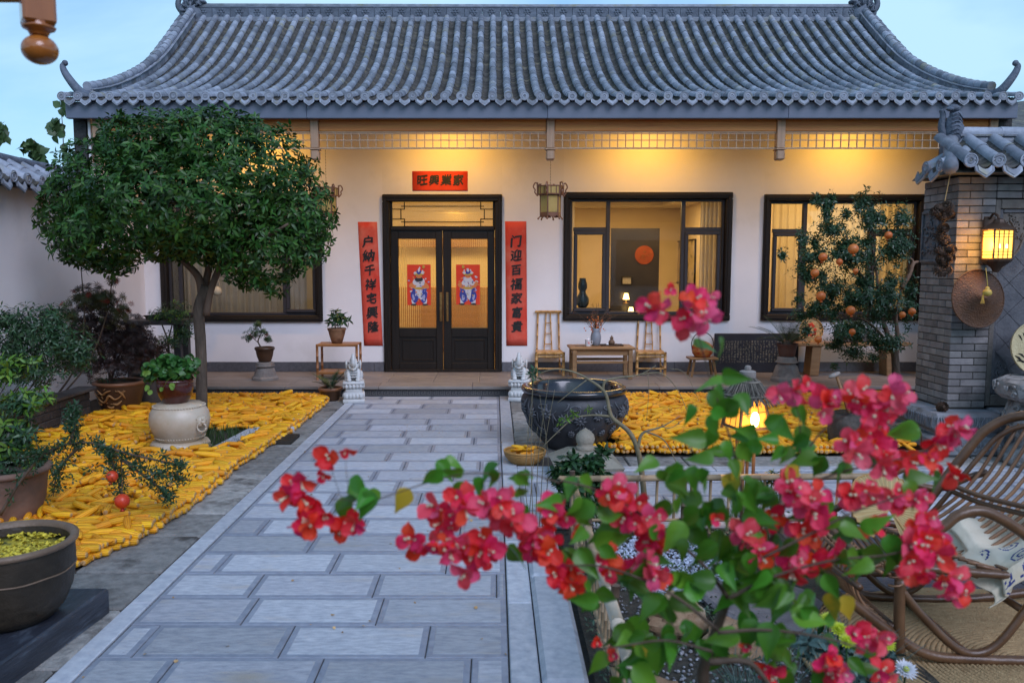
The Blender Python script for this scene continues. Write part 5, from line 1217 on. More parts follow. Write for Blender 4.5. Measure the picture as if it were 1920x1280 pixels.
# benches
def bench(px0, px1, pyt, Y, label, m=M_oak):
    a, b2 = P(px0, pyt, Y), P(px1, pyt, Y); w = b2.x-a.x; h = a.z-ZP; o = empty('wooden_bench', ((a.x+b2.x)/2, Y, ZP), 0, label, 'bench'); g = MB(); g.bb(-w/2, w/2, -.15, .15, h-.045, h, .008); g.build('seat', m, o)
    for s in (-1, 1): g = MB(); g.box((s*(w/2-.26), 0, (h-.045)/2), (.13, .24, h-.045), .008, rot=(0, s*R(-4), 0)); g.build('leg', m, o)
    return o
bench(1489, 1700, 641, 11.2, 'long wooden bench on slab legs behind the pomegranate tree'); zbn = P(0, 641, 11.2).z
# round painted tray + stone block on bench
p = P(1523, 620, 11.3); o = empty('painted_round_tray', (p.x, 11.34, zbn), 0, 'round woven tray painted with red flowers leaning on the bench', 'tray')
M_wov = mat('woven_straw', (.42, .24, .08), (.55, .34, .13), 30, .6, .4, 80, c3=(.25, .11, .03), s3=12, p3=.58, w3=.1)
TM = Matrix.Translation((0, .02, .155)) @ Matrix.Rotation(R(80), 4, 'X')
g = MB(); g.lathe([(.155, .0), (.165, .012), (.17, .03), (.162, .03), (.155, .012), (.001, .010)], n=36, M=TM); g.build('tray_body', M_wov, o, 40)
g = MB()
for k in range(9):
    a = k*.7; c = TM @ Vector((.08*math.cos(a)*rng.uniform(.3, 1.2), .08*math.sin(a), .013))
    for j in range(5): g.ell(tuple(c+Vector((.014*math.cos(j*1.26), -.002, .014*math.sin(j*1.26)))), (.011, .002, .011), 7, 4)
g.build('painted_flower', M_redp, o, True)
p = P(1585, 630, 11.3); g = MB(); g.bb(-.25, .25, -.1, .1, 0, .155, .02); o = g.build('stone_trough', M_cap, None, loc=(P(1600, 630, 11.25).x, 11.22, zbn)); tag(o, 'rough grey stone trough planted with greenery on the wooden bench', 'trough')
M_cyc = mat('cycad_leaf', (.015, .045, .018), (.03, .075, .03), 6, .4, var=.3)
def cycad(loc, label, n, l, leafr=20, m=M_cyc, up=.9):
    o = empty('cycad_plant', loc, 0, label, 'plant')
    for k in range(n):
        a = 2*PI*k/n+rng.uniform(-.2, .2); el = rng.uniform(.35, up*1.2); L_ = l*rng.uniform(.8, 1.1); g = MB()
        pts = [Vector((math.cos(a)*L_*t*math.cos(el)*(1), math.sin(a)*L_*t*math.cos(el), L_*(t*math.sin(el)-.35*t*t*(1-el*.4)))) for t in [i/8 for i in range(9)]]
        g.tube(pts, [.004*(1-.8*i/8) for i in range(9)], 4)
        cp_ = curve_pts(pts, 3)
        for i in range(3, len(cp_)-1):
            d = (cp_[min(i+1, len(cp_)-1)]-cp_[i-1]).normalized(); sd = d.cross(Vector((0, 0, 1))).normalized(); ll = l*.26*math.sin(PI*min(1, (i/len(cp_))**.8*.93+.07))+.01
            for s in (-1, 1): q = cp_[i]; e = q+(sd*s+d*.9+Vector((0, 0, .25))).normalized()*ll; b = len(g.v); g.v += [tuple(q-d*.0045), tuple(q+d*.0045), tuple(e)]; g.f.append((b, b+1, b+2)); g.m.append(0)
        g.build('frond', m, o)
    g = MB(); g.ell((0, 0, 0), (.05*l/.4, .05*l/.4, .05*l/.4), 10, 6); g.build('caudex', M_bark, o); return o
def pedestal(loc, label, h, rb, rt, m, ch='pedestal'):
    o = empty('stone_pedestal', loc, 0, label, ch); g = MB()
    g.lathe([(rb*1.35, 0), (rb*1.35, h*.12), (rb*1.22, h*.2)], n=8); g.build('foot', m, o); g = MB()
    g.lathe([(rb*1.15, h*.18), (rb, h*.42), (rb*.88, h*.62), (rb*.72, h*.68), (rb*.72, h*.72), (rb*.95, h*.77), (rt, h*.85), (rt, h*.95), (rt*.85, h)], n=24); g.build('column', m, o, 50); return o
M_ston = mat('weathered_stone', (.20, .17, .15), (.33, .29, .26), 6, .75, .4, 40, c3=(.13, .10, .09), s3=4, p3=.55, w3=.2)
Yp = 10.62
p = P(1474, 708, Yp); h = P(0, 668, Yp).z-ZP; pedestal((p.x, Yp, ZP), 'flared stone column base carrying the cycad pot right of the black board', h, .155, .125, M_ston)
pt_ = pot('plant_pot', 'plain reddish brown pot on the flared stone pedestal', (p.x, Yp, ZP+h), [(.09, 0), (.1, .01), (.115, .1), (.125, .14), (.135, .15), (.135, .17)], mat('red_clay', (.10, .045, .035), (.15, .075, .055), 5, .6, .2, 30)); 
cycad((p.x, Yp, ZP+h+.16), 'dark cycad with arching fronds in the pot on the flared pedestal', 16, .58)
Yp = 10.75; p = P(498, 720, Yp); h = P(0, 678, Yp).z-ZP; pedestal((p.x, Yp, ZP), 'grey stone column base under the small maple bonsai', h, .135, .12, M_ston)
pot('plant_pot', 'small brown glazed pot on the grey stone pedestal by the left window', (p.x, Yp, ZP+h), [(.07, 0), (.08, .01), (.105, .08), (.118, .16), (.125, .165), (.125, .185)], M_pot, M_pot)
bush('bonsai', 'small green maple bonsai with reddish tips on the stone pedestal', 'bonsai', (p.x, Yp, ZP+h+.17), [([(492, 655), (484, 640), (490, 622), (486, 606)], [.012, .009, .006, .003]), ([(484, 642), (470, 630), (462, 622)], [.006, .004, .002])],
     [(485, 622, 26, 12), (500, 635, 18, 10), (470, 632, 16, 10), (485, 608, 16, 7)], Yp, [(MG, M_nan, 70, .75), (RL, M_redlf, 7, .7), (DL, M_dkleaf, 16, .7)], inner=.1)
# bamboo stand with potted plant
Yb = 10.85; a, b2 = P(597, 645, Yb), P(674, 645, Yb); w = b2.x-a.x; h = P(0, 644, Yb).z-ZP
o = empty('bamboo_stand', ((a.x+b2.x)/2, Yb, ZP), 0, 'reddish bamboo two-tier plant stand left of the door couplet', 'stand')
for a_ in (-1, 1):
    for c in (-1, 1): g = MB(); bam(g, (a_*w/2*.95, c*.15, 0), (a_*w/2*.95, c*.15, h), .017, 3); g.build('leg', M_bamr, o, True)
for z, nm in ((h, 'top_shelf'), (.10, 'lower_shelf')):
    q = MB(); q.bb(-w/2, w/2, -.165, -.145, z-.025, z+.008, .005); q.bb(-w/2, w/2, .145, .165, z-.025, z+.008, .005); q = q.build(nm, M_bamr, o)
    for k in range(8): g = MB(); g.bb(-w/2+.005, w/2-.005, -.142+k*.0358, -.110+k*.0358, z-.008, z+.004, .003); g.build('slat', M_bamr, q)
M_tpot = mat('painted_terracotta', (.22, .10, .05), (.34, .19, .10), 9, .55, c3=(.14, .06, .03), s3=7, p3=.5, w3=.1)
p = P(632, 640, Yb); pot('plant_pot', 'patterned terracotta pot with a flared rim on the bamboo stand', (p.x, Yb, ZP+h+.008), [(.065, 0), (.072, .01), (.10, .10), (.115, .165), (.125, .18), (.125, .20)], M_tpot)
GL = [leafmesh('leaf', .10, .035, M_dkleaf, .25, .3), leafmesh('leaf', .09, .033, M_nan, .25, .45)]
bush('potted_plant', 'upright glossy green plant in the pot on the bamboo stand', 'plant', (p.x, Yb, ZP+h+.18), [([(630+4*i, 622), (628+5*i, 600), (624+7*i, 580)], [.006, .005, .003]) for i in range(3)],
     [(632, 595, 16, 22), (622, 600, 10, 14), (642, 598, 12, 16)], Yb, [(GL, M_dkleaf, 18, 1)], inner=.1, nl=6)
# cycad pot on ground by left elephant
p = G(620, 750); o = pot('plant_pot', 'brown carved pot with a low cycad beside the left elephant pedestal', (p.x, p.y-.0, .0), [(.09, 0), (.10, .01), (.125, .08), (.135, .13), (.142, .15)], M_pot, M_rim)
cycad((p.x, p.y, .14), 'low cycad with short fronds in the carved pot on the ground', 13, .32)
# elephant statues
M_marb = mat('white_marble', (.52, .52, .52), (.64, .63, .60), 5, .5, .3, 60, c3=(.36, .29, .20), s3=9, p3=.58, w3=.2, bdist=.004)
def elephant(loc, label, rz):
    o = empty('elephant_statue', loc, rz, label, 'statue', 'white stone elephants flanking the door')
    g = MB(); g.box((0, 0, .025), (.26, .26, .05), .008); g.box((0, 0, .09), (.24, .24, .08), .012); g.box((0, 0, .15), (.19, .19, .05), .004); g.box((0, 0, .205), (.225, .225, .05), .012); g.box((0, 0, .245), (.255, .255, .035), .008)
    for sd in range(4):
        M4 = Matrix.Rotation(sd*PI/2, 4, 'Z')
        for k in range(5): g.ell((-.084+k*.042, -.118, .205), (.019, .014, .026), 8, 5, M=M4); g.ell((-.084+k*.042, -.122, .088), (.019, .012, .03), 8, 5, M=M4)
    g.build('pedestal', M_marb, o, 50)
    import bmesh
    g = MB()
    E = lambda c, r, **k: g.ell(c, r, 14, 10, **k)
    E((0, .055, .355), (.080, .095, .10)); E((0, -.01, .40), (.070, .08, .095)); E((0, -.055, .455), (.070, .06, .065)); E((0, -.035, .505), (.05, .05, .04))
    for s in (-1, 1):
        g.tube(curve_pts([(s*.05, -.03, .39), (s*.058, -.06, .34), (s*.052, -.075, .285), (s*.052, -.082, .262)], 4), [.034]*4+[.03]*4+[.027]*4+[.032], 10)
        E((s*.052, -.092, .275), (.031, .035, .018)); E((s*.078, .05, .32), (.04, .06, .065)); E((s*.075, -.005, .275), (.035, .05, .018))
        g.tube(curve_pts([(s*.04, -.09, .435), (s*.047, -.125, .425), (s*.043, -.145, .45)], 4), [.012-.001*k for k in range(9)], 8)
    g.tube(curve_pts([(0, -.08, .455), (0, -.125, .465), (0, -.135, .515), (0, -.115, .565), (0, -.10, .60)], 6), [.036-.0008*k for k in range(25)], 12)
    g.tube(curve_pts([(-.035, -.09, .425), (0, -.115, .410), (.035, -.09, .425)], 5), [.012, .014, .016, .017, .018, .018, .018, .017, .016, .014, .012], 8)
    body = g.build('elephant_body', M_marb, o, True)
    md = body.modifiers.new('union', 'REMESH'); md.mode = 'VOXEL'; md.voxel_size = .0055; md.use_smooth_shade = True
    md = body.modifiers.new('soft', 'SMOOTH'); md.factor = .6; md.iterations = 3
    for s in (-1, 1):
        g = MB(); g.ell((s*.082, -.02, .46), (.016, .045, .062), 12, 8, fn=lambda d: 1+.12*math.sin(6*d.z)); g.build('ear', M_marb, o, True)
        g = MB(); g.ell((s*.052, -.093, .485), (.008, .008, .006), 6, 5); g.build('eye', M_pr['black'], o, True)
    g = MB()
    for k in range(4): z = .40-.028*k; g.tube([(.06*math.sin(t), -.045-.052*math.cos(t), z) for t in [-.9+.3*i for i in range(7)]], .0055, 5)
    g.tube([(.075*math.cos(t), .05+.1*math.sin(t)*.9, .40+.03*math.sin(t)) for t in [k*PI/8 for k in range(17)]], .005, 5)
    for k in range(8): g.ell((-.03+.0086*k, -.03, .545), (.006,)*3, 6, 4)
    g.build('harness', M_marb, o, True); return o
el = G(663, 752); elephant((-1.70, 9.72, 0), 'white stone elephant with raised trunk left of the doorway path', R(9))
elephant((.31, 9.85, 0), 'white stone elephant with raised trunk right of the doorway path', R(-8))
# hanging palace lanterns
M_lw = mat('dark_red_lantern_wood', (.14, .045, .018), (.24, .095, .042), 12, .45)
M_lp = mat('amber_lantern_panel', (.60, .38, .09), (.72, .52, .18), 5, .5, c3=(.12, .16, .08), s3=7, p3=.56, w3=.08, trans=.4)
def lantern(px, Y, label, ytop=345, ybot=412):
    zt, zb = P(0, ytop, Y).z, P(0, ybot, Y).z; H = zt-zb; c = P(px, 380, Y); S = H/.46
    o = empty('hanging_lantern', (c.x, Y, zb), R(12), label, 'lantern', 'hexagonal palace lanterns hung under the eave')
    def hexa(r, a0=0): return [(r*math.cos(a0+k*PI/3), r*math.sin(a0+k*PI/3)) for k in range(6)]
    H2 = hexa(.135*S); H1 = hexa(.175*S)
    for k in range(6):
        g = MB(); x, y = H2[k]; g.box((x, y, .19*S), (.016*S, .016*S, .30*S), .003); g.tube([(x, y, .04*S), (x*1.18, y*1.18, .02*S), (x*1.22, y*1.22, .0)], .009*S, 6); g.ell((x*1.2, y*1.2, .012*S), (.014*S,)*3, 6, 4); g.build('corner_post', M_lw, o)
        x2, y2 = H2[(k+1) % 6]; mx_, my_ = (x+x2)/2, (y+y2)/2; a = math.atan2(y2-y, x2-x); l = math.hypot(x2-x, y2-y)
        g = MB(); g.box((mx_, my_, .20*S), (l-.016*S, .004, .21*S), 0, rot=(0, 0, a)); g.build('painted_panel', M_lp, o)
        g = MB(); g.box((mx_, my_, .07*S), (l-.01*S, .010, .045*S), .002, rot=(0, 0, a)); g.box((mx_, my_, .04*S), (l*.6, .008, .02*S), .002, rot=(0, 0, a)); g.build('skirt_board', M_lw, o)
        X, Y_ = H1[k]; X2, Y2 = H1[(k+1) % 6]; mx_, my_ = (X+X2)/2, (Y_+Y2)/2; l = math.hypot(X2-X, Y2-Y_)
        g = MB()
        for z in (.325, .43): g.box((mx_, my_, z*S), (l, .012*S, .014*S), .002, rot=(0, 0, a))
        for t in (-.42, -.2, .2, .42): g.box((mx_+l*t*math.cos(a), my_+l*t*math.sin(a), .378*S), (.01*S, .008*S, .10*S), 0, rot=(0, 0, a))
        g.build('fret_band', M_lw, o); g = MB(); g.box((mx_*.97, my_*.97, .378*S), (l*.9, .003, .09*S), 0, rot=(0, 0, a)); g.build('band_panel', M_lp, o)
        g = MB(); u = Vector((X, Y_, 0)).normalized(); pts = [Vector((X, Y_, .46*S)), Vector((X, Y_, .46*S))+u*.03*S+Vector((0, 0, .01*S)), Vector((X, Y_, .42*S))+u*.055*S, Vector((X, Y_, .38*S))+u*.03*S, Vector((X, Y_, .35*S))+u*.035*S, Vector((X, Y_, .31*S))+u*.005*S]
        g.tube(curve_pts(pts, 3), .009*S, 6); g.tube([Vector((X, Y_, .30*S)), Vector((X, Y_, .475*S))], .010*S, 6); g.build('carved_bracket', M_lw, o)
    g = MB(); g.lathe([(.17*S, .32*S), (.05*S, .33*S), (.001, .33*S)], n=6); g.lathe([(.13*S, .05*S), (.001, .05*S)], n=6); g.build('inner_board', M_lw, o)
    zc = 3.1; g = MB(); n = 30; 
    for k in range(n): z = .33*S+(zc-zb-.33*S)*k/n; g.tube([(0, 0, z), (.0, .0, z+(zc-zb-.33*S)/n*.8)], .0035 if k % 2 else .0018, 4)
    g.build('chain', M_iron, o)
    return o
lantern(1032, 10.45, 'hexagonal carved wooden palace lantern hanging between door and middle window')
lantern(612, 10.45, 'hexagonal carved wooden palace lantern half hidden behind the round tree', 349, 410)
# pendant in left window
p = P(408, 545, 11.35); g = MB(); g.lathe([(.02, -.07), (.05, -.06), (.06, -.02), (.055, .02), (.03, .05), (.01, .06)], n=16); g.tube(curve_pts([(-.03, 0, .05), (-.02, 0, .12), (0, 0, .16), (.03, 0, .1), (.035, 0, .05)], 4), .005, 5); g.tube([(0, 0, .16), (0, 0, .9)], .002, 4)
o = g.build('hanging_gourd', mat('pale_gourd', (.35, .30, .2), (.45, .38, .26), 8, .6), None, True, loc=p); tag(o, 'pale gourd lantern hanging before the shaded left window', 'gourd')
# door hallway furniture seen through reeded glass
g = MB(); g.bb(-.85, .85, 0, .4, 0, 1.15, .01); o = g.build('hall_cabinet', M_oak, None, loc=(-.73, 14.2, ZP)); tag(o, 'brown cabinet in the hallway seen dimly through the reeded door glass', 'cabinet')
g = MB(); g.bb(-1.3, .4, .0, .04, 1.35, 1.55, .01); o = g.build('hall_beam', M_oak, None, loc=(-.3, 15.3, .6)); tag(o, 'brown wall rail glimpsed through the upper reeded door glass', 'rail')
# ================= brick screen wall on the right =================
M_brick = mat('grey_brick', (.125, .115, .115), (.24, .222, .21), 7, .85, .5, 60, var=.28, hue=.02, c3=(.07, .065, .068), s3=3, p3=.6, w3=.15, bdist=.008)
M_gst = mat('pale_blue_stone', (.17, .18, .20), (.30, .31, .34), 6, .7, .6, 30, c3=(.10, .10, .10), s3=4, p3=.54, w3=.12, bdist=.015)
M_carvg = mat('carved_grey_brick', (.07, .07, .08), (.13, .13, .14), 9, .8, .4, 50)
M_carvb = mat('carved_grey_brown', (.10, .085, .075), (.17, .15, .13), 9, .8, .4, 50)
sw = empty('screen_wall', (4.5, 7.45, 0), 0, 'grey brick screen wall with tiled cap and carved panels at the right', 'wall')
SX, SY, RH = 4.03, 7.15, .0635
def SB(g, name, m, smooth=False): return under(g.build(name, m, sw, smooth), sw)
def brick(x0, x1, y0, y1, z): j = lambda: rng.uniform(-.003, .003); g = MB(); g.bb(x0+.0035, x1-.0035, y0+j()+.003, y1-.003, z+.004, z+RH-.004, .004); g.v = [(v[0]+j()*.0, v[1], v[2]) for v in g.v]; return SB(g, 'brick', M_brick)
for r in range(32):
    z = .385+RH*r
    if r % 2 == 0: brick(SX, SX+.22, SY, SY+.11, z); brick(SX+.22, SX+.34, SY, SY+.11, z); ys = [.11, .34, .57]
    else: brick(SX, SX+.11, SY, SY+.23, z); brick(SX+.11, SX+.34, SY, SY+.11, z); ys = [.23, .46, .57]
    for a, b2 in zip(ys, ys[1:]):
        if 20 <= r <= 27 and a > .12: continue
        brick(SX, SX+.11, SY+a, SY+b2, z)
    if r >= 29:
        x = SX+.34-.11*(r % 2)+(.11 if r % 2 else 0)
        while x < 5.9: brick(x, x+.225, SY, SY+.11, z); x += .225
g = MB(); g.bb(SX+.008, SX+.335, SY+.01, SY+.56, .3, 2.415); g.bb(SX+.335, 5.9, SY+.10, SY+.56, .3, 2.415); SB(g, 'mortar_core', M_joint)
# relief panel on side face
g = MB(); g.bb(SX-.004, SX+.03, SY+.235, SY+.56, .385+RH*20+.004, .385+RH*28-.004, .006); SB(g, 'side_panel', M_carvg)
g = MB(); y0, y1, z0, z1 = SY+.25, SY+.55, .385+RH*20+.02, .385+RH*28-.02
for a, b2, c, d in ((y0, y1, z1-.025, z1), (y0, y1, z0, z0+.025), (y0, y0+.025, z0+.025, z1-.025), (y1-.025, y1, z0+.025, z1-.025)): g.bb(SX-.022, SX-.003, a, b2, c, d, .004)
for k in range(16):
    cy, cz = rng.uniform(y0+.05, y1-.05), rng.uniform(z0+.05, z1-.05); r_ = rng.uniform(.018, .035)
    g.tube([(SX-.012, cy+r_*math.cos(t), cz+r_*math.sin(t)) for t in [rng.uniform(0, 1)+k2*.7 for k2 in range(8)]], [.012-.0012*k2 for k2 in range(8)], 6)
for k in range(8): g.ell((SX-.01, rng.uniform(y0+.05, y1-.05), rng.uniform(z0+.05, z1-.05)), (.014, .03, .02), 8, 5)
SB(g, 'carved_relief', M_carvg, True)
# recessed framed panel
fx = SX+.34
g = MB(); g.bb(fx+.002, fx+.05, SY+.012, SY+.09, .40, 2.22, .006); g.bb(fx+.052, 5.9, SY+.012, SY+.09, 2.14, 2.22, .006); g.bb(fx+.052, 5.9, SY+.012, SY+.09, .40, .50, .006); SB(g, 'panel_frame', M_carvb)
g = MB(); g.bb(fx+.052, fx+.085, SY+.03, SY+.09, .502, 2.138, .006); g.bb(fx+.087, 5.9, SY+.03, SY+.09, 2.105, 2.138, .006); g.bb(fx+.087, 5.9, SY+.03, SY+.09, .502, .54, .006); SB(g, 'inner_moulding', M_carvg)
s = .27; cx0 = fx+.09
for i in range(-1, 7):
    for j in range(0, 11):
        cx, cz = cx0+i*s/2*1.0+.1, .55+j*s/2
        if (i+j) % 2: continue
        if cx-s/2 > 5.9 or cz+s/2 > 2.25: continue
        h_ = s/2-.003
        pts = [(cx-h_, cz), (cx, cz-h_), (cx+h_, cz), (cx, cz+h_)]
        pts = [(max(fx+.06, min(5.88, a)), max(.51, min(2.13, b2))) for a, b2 in pts]
        g = MB(); g.poly(pts, .03, Matrix.Translation((0, SY+.062, 0))); SB(g, 'diamond_tile', M_carvg)
def scrollwork(ox, oz, sx, sz, n, name, size=.3, m=M_carvb):
    g = MB(); outl = [(0, 0), (size, 0), (size*.8, .10*size*2), (size*.5, size*.42), (size*.36, size*.75), (size*.15, size*1.0), (0, size*1.15)]
    g.poly([(ox+a*sx, oz+b2*sz) for a, b2 in outl], .02, Matrix.Translation((0, SY+.040, 0)))
    c = curve_pts([(ox+a*sx, SY+.034, oz+b2*sz) for a, b2 in outl[1:]], 4); g.tube(c, .010, 6)
    for k in range(n):
        u, v = rng.random(), rng.random()
        if u+v > 1: u, v = 1-u, 1-v
        cx, cz = ox+sx*(.02+u*size*.78), oz+sz*(.03+v*size*.95); r_ = rng.uniform(.014, .028); ph = rng.uniform(0, 6); w = rng.choice((-1, 1))
        g.tube([(cx+r_*(1-k2*.1)*math.cos(ph+w*k2*.75), SY+.034, cz+r_*(1-k2*.1)*math.sin(ph+w*k2*.75)) for k2 in range(8)], [.009-.0007*k2 for k2 in range(8)], 6)
    SB(g, name, m, 50)
scrollwork(fx+.088, 2.10, 1, -1, 46, 'corner_scrollwork', .42); scrollwork(fx+.088, .545, 1, 1, 24, 'corner_scrollwork', .30, M_carvg)
# stone footing
for x0, x1, y0, y1, z0, z1, c in ((3.80, 4.40, 6.92, 7.85, .215, .372, .03), (3.86, 4.38, 6.97, 7.80, .17, .215, .004), (3.78, 4.42, 6.90, 7.88, 0, .17, .02), (4.405, 6.1, 7.02, 7.8, .0, .385, .02)):
    g = MB(); g.bb(x0, x1, y0, y1, z0, z1, c); SB(g, 'footing_stone', M_gst)
g = MB()
for k in range(26):
    t = k/25; x = 3.82+.56*t
    g.tube(curve_pts([(x, 6.916, .24), (x+.02*math.sin(k), 6.912, .29), (x+.01, 6.914, .34)], 3), .006, 5); g.ell((x, 6.9, .09+.03*math.sin(k*2)), (.018, .008, .03), 7, 5)
for k in range(30):
    y = 6.95+.85*k/29; g.tube(curve_pts([(3.797, y, .24), (3.794, y+.015*math.sin(k), .29), (3.797, y, .34)], 3), .006, 5)
SB(g, 'footing_relief', M_gst, True)
# tiled cap
wall_tiles(sw, 'x', 3.99, 5.9, .235, (6.93, 2.475), (7.40, 2.73), 1)
def side_rib(Yp):
    dd = Vector((1, 0, .62)).normalized(); e = Vector((3.86, Yp, 2.46))
    o = link('barrel_tile', tmw, sw); o.matrix_local = Matrix.Translation(-sw.location) @ Matrix.Translation(e+Vector((0, 0, .035))) @ orient(dd).to_4x4() @ Matrix.Scale(1.15, 4, (0, 1, 0))
    o = link('tile_end', dmw, sw); o.matrix_local = Matrix.Translation(-sw.location) @ Matrix.Translation(e+Vector((0, 0, .05))) @ Matrix.Rotation(-PI/2, 4, 'Z') @ Matrix.Scale(1.10, 4)
    o = link('drip_tile', dr, sw); o.matrix_local = Matrix.Translation(-sw.location) @ Matrix.Translation(e+Vector((-.01, .11, -.01))) @ Matrix.Rotation(-PI/2, 4, 'Z') @ Matrix.Rotation(R(-20), 4, 'X') @ Matrix.Scale(1.25, 4)
for y in (7.12, 7.35): side_rib(y)
g = MB(); g.tube(curve_pts([(3.84, 6.95, 2.47), (3.93, 7.10, 2.54), (4.02, 7.28, 2.66), (4.08, 7.4, 2.76)], 4), .062, 10); SB(g, 'hip_tile', M_tile, True)
g = MB(); g.add([(3.9, 6.98, 2.43), (6, 6.98, 2.43), (6, 7.45, 2.68), (4.05, 7.45, 2.68), (3.9, 7.7, 2.43), (6, 7.9, 2.43)], [(0, 1, 2, 3), (0, 3, 4), (3, 2, 5, 4), (0, 4, 5, 1)]); SB(g, 'tile_bed', M_pan)
x = 4.12
while x < 5.9: g = MB(); e = x+.42; g.bb(x, e-.003, 7.39, 7.51, 2.67, 2.79, .01); g.bb(x, e-.003, 7.375, 7.525, 2.79, 2.815, .005); g.tube([(x, 7.45, 2.835), (e, 7.45, 2.83)], .052, 12); SB(g, 'ridge_tile', M_tile, 40); x = e
g = MB()
E3 = lambda c, r: g.ell(c, r, 12, 9, fn=lambda d: 1+.10*math.sin(9*d.x)*math.sin(11*d.z))
g.bb(4.02, 4.14, 7.36, 7.5, 2.60, 2.76, .03); E3((4.11, 7.42, 2.85), (.085, .068, .13)); E3((4.12, 7.42, 2.97), (.055, .045, .07)); E3((4.09, 7.40, 3.04), (.06, .04, .035)); E3((4.05, 7.38, 3.03), (.035, .03, .02))
g.tube(curve_pts([(4.03, 7.42, 2.78), (4.00, 7.42, 2.88), (4.01, 7.42, 2.98), (3.99, 7.42, 3.03)], 4), [.035-.0012*k for k in range(13)], 8)
for k in range(6): z = 2.80+.035*k; g.tube(curve_pts([(4.06, 7.365, z), (4.11, 7.352, z+.02), (4.17, 7.39, z-.02)], 4), .007, 6)
SB(g, 'beast_finial', M_ridge, True)
# ---- things hung on the screen wall ----
M_lampm = mat('brown_lantern_metal', (.05, .028, .018), (.09, .05, .03), 8, .5, .1, metal=.3)
M_amber = emis('amber_lamp_glass', (1, .52, .08), 1.5); M_hot = emis('hot_lamp_core', (1, .8, .4), 6)
lx = 4.295
sc_ = empty('wall_lantern', (lx, 6.98, 1.69), 0, 'lit brown wall lantern with leaded amber glass on the brick screen wall', 'lantern')
g = MB(); g.box((0, .14, .17), (.09, .02, .42), .006); g.tube(curve_pts([(0, .13, .36), (0, .08, .40), (0, .03, .385), (0, 0, .35)], 4), .010, 8); g.build('bracket', M_lampm, sc_)
g = MB(); g.lathe([(.125, .255), (.13, .262), (.115, .28), (.07, .305), (.045, .33), (.04, .345), (.001, .36)], n=8, M=Matrix.Rotation(R(22.5), 4, 'Z')); g.build('lantern_roof', M_lampm, sc_, 30)
g = MB(); g.lathe([(.02, -.10), (.045, -.06), (.075, -.035), (.115, -.005), (.12, .012), (.10, .02), (.001, .02)], n=8, M=Matrix.Rotation(R(22.5), 4, 'Z')); g.build('lantern_base', M_lampm, sc_, 30)
g = MB(); g.bb(-.078, .078, -.078, .078, .022, .25); g.build('amber_glass', M_amber, sc_); g = MB(); g.ell((-.03, -.06, .12), (.022, .02, .06), 10, 8); g.ell((.03, -.06, .12), (.022, .02, .06), 10, 8); g.build('glowing_bulb', M_hot, sc_, True)
g = MB()
for sx in (-1, 1):
    for sy in (-1, 1): g.bb(sx*.082-.006, sx*.082+.006, sy*.082-.006, sy*.082+.006, .02, .255)
for x in (-.04, .0, .04):
    g.bb(x-.0025, x+.0025, -.085, -.079, .022, .25)
for z in (.075, .2, .05, .225): g.bb(-.078, .078, -.0855, -.0795, z-.002, z+.002); g.bb(-.0855, -.0795, -.078, .078, z-.002, z+.002)
q = g.build('leading', M_lampm, sc_); q['kind'] = 'stuff'
l = bpy.data.lights.new('lantern_light', 'POINT'); l.energy = 5.5; l.color = (1, .5, .12); l.shadow_soft_size = .05; o = bpy.data.objects.new('lantern_light', l); COL.objects.link(o); o.location = (lx-.14, 6.93, 1.82); 
# straw hat
M_straw = mat('brown_straw_hat', (.045, .016, .004), (.10, .038, .010), 12, .55, .5, 70, c3=(.08, .035, .015), s3=3, p3=.55, w3=.2)
hc = P(1832, 560, 7.05)
ht = empty('straw_hat', hc, 0, 'brown conical woven straw hat hanging below the wall lantern', 'hat'); HM = Matrix.Rotation(R(84), 4, 'X') @ Matrix.Rotation(R(8), 4, 'Y')
g = MB(); prof = []
for k in range(41): r_ = .248*(1-k/40); prof.append((max(r_, .001), .012+.10*(k/40)**1.7+.0022*(k % 2)))
g.lathe(prof, n=56, M=HM); g.build('hat_brim', M_straw, ht, 60)
g = MB(); g.tube([HM @ Vector((.248*math.cos(t), .248*math.sin(t), .012)) for t in [2*PI*k/56 for k in range(57)]], .007, 6, False); g.build('rim', M_straw, ht, True)
p = P(1851, 549, 6.88); tg = empty('gourd_tassel', p, 0, 'small yellow gourd with a tassel hanging in front of the straw hat', 'tassel')
M_yel = mat('yellow_gourd', (.42, .28, .04), (.52, .38, .08), 9, .5); g = MB(); g.lathe([(.001, -.03), (.03, -.02), (.038, 0), (.03, .022), (.016, .032), (.018, .042), (.008, .052), (.001, .056)], n=14); g.build('gourd_body', M_yel, tg, True)
g = MB(); g.tube(curve_pts([(0, 0, .05), (-.01, .0, .13), (-.012, .02, .21)], 4), .003, 5); g.tube([(-.01, 0, .13), (.008, .01, .06)], .003, 5); g.build('cord', M_yel, tg)
g = MB(); g.tube([(-.03, 0, -.0), (-.034, 0, -.03)], [.005, .007], 8); 
for k in range(12): a = k*.52; g.tube([(-.034+.005*math.cos(a), .005*math.sin(a), -.03), (-.036+.014*math.cos(a), .014*math.sin(a), -.09)], .0022, 4)
g.build('tassel_fringe', mat('gold_thread', (.6, .33, .04), (.7, .42, .08), 9, .5), tg)
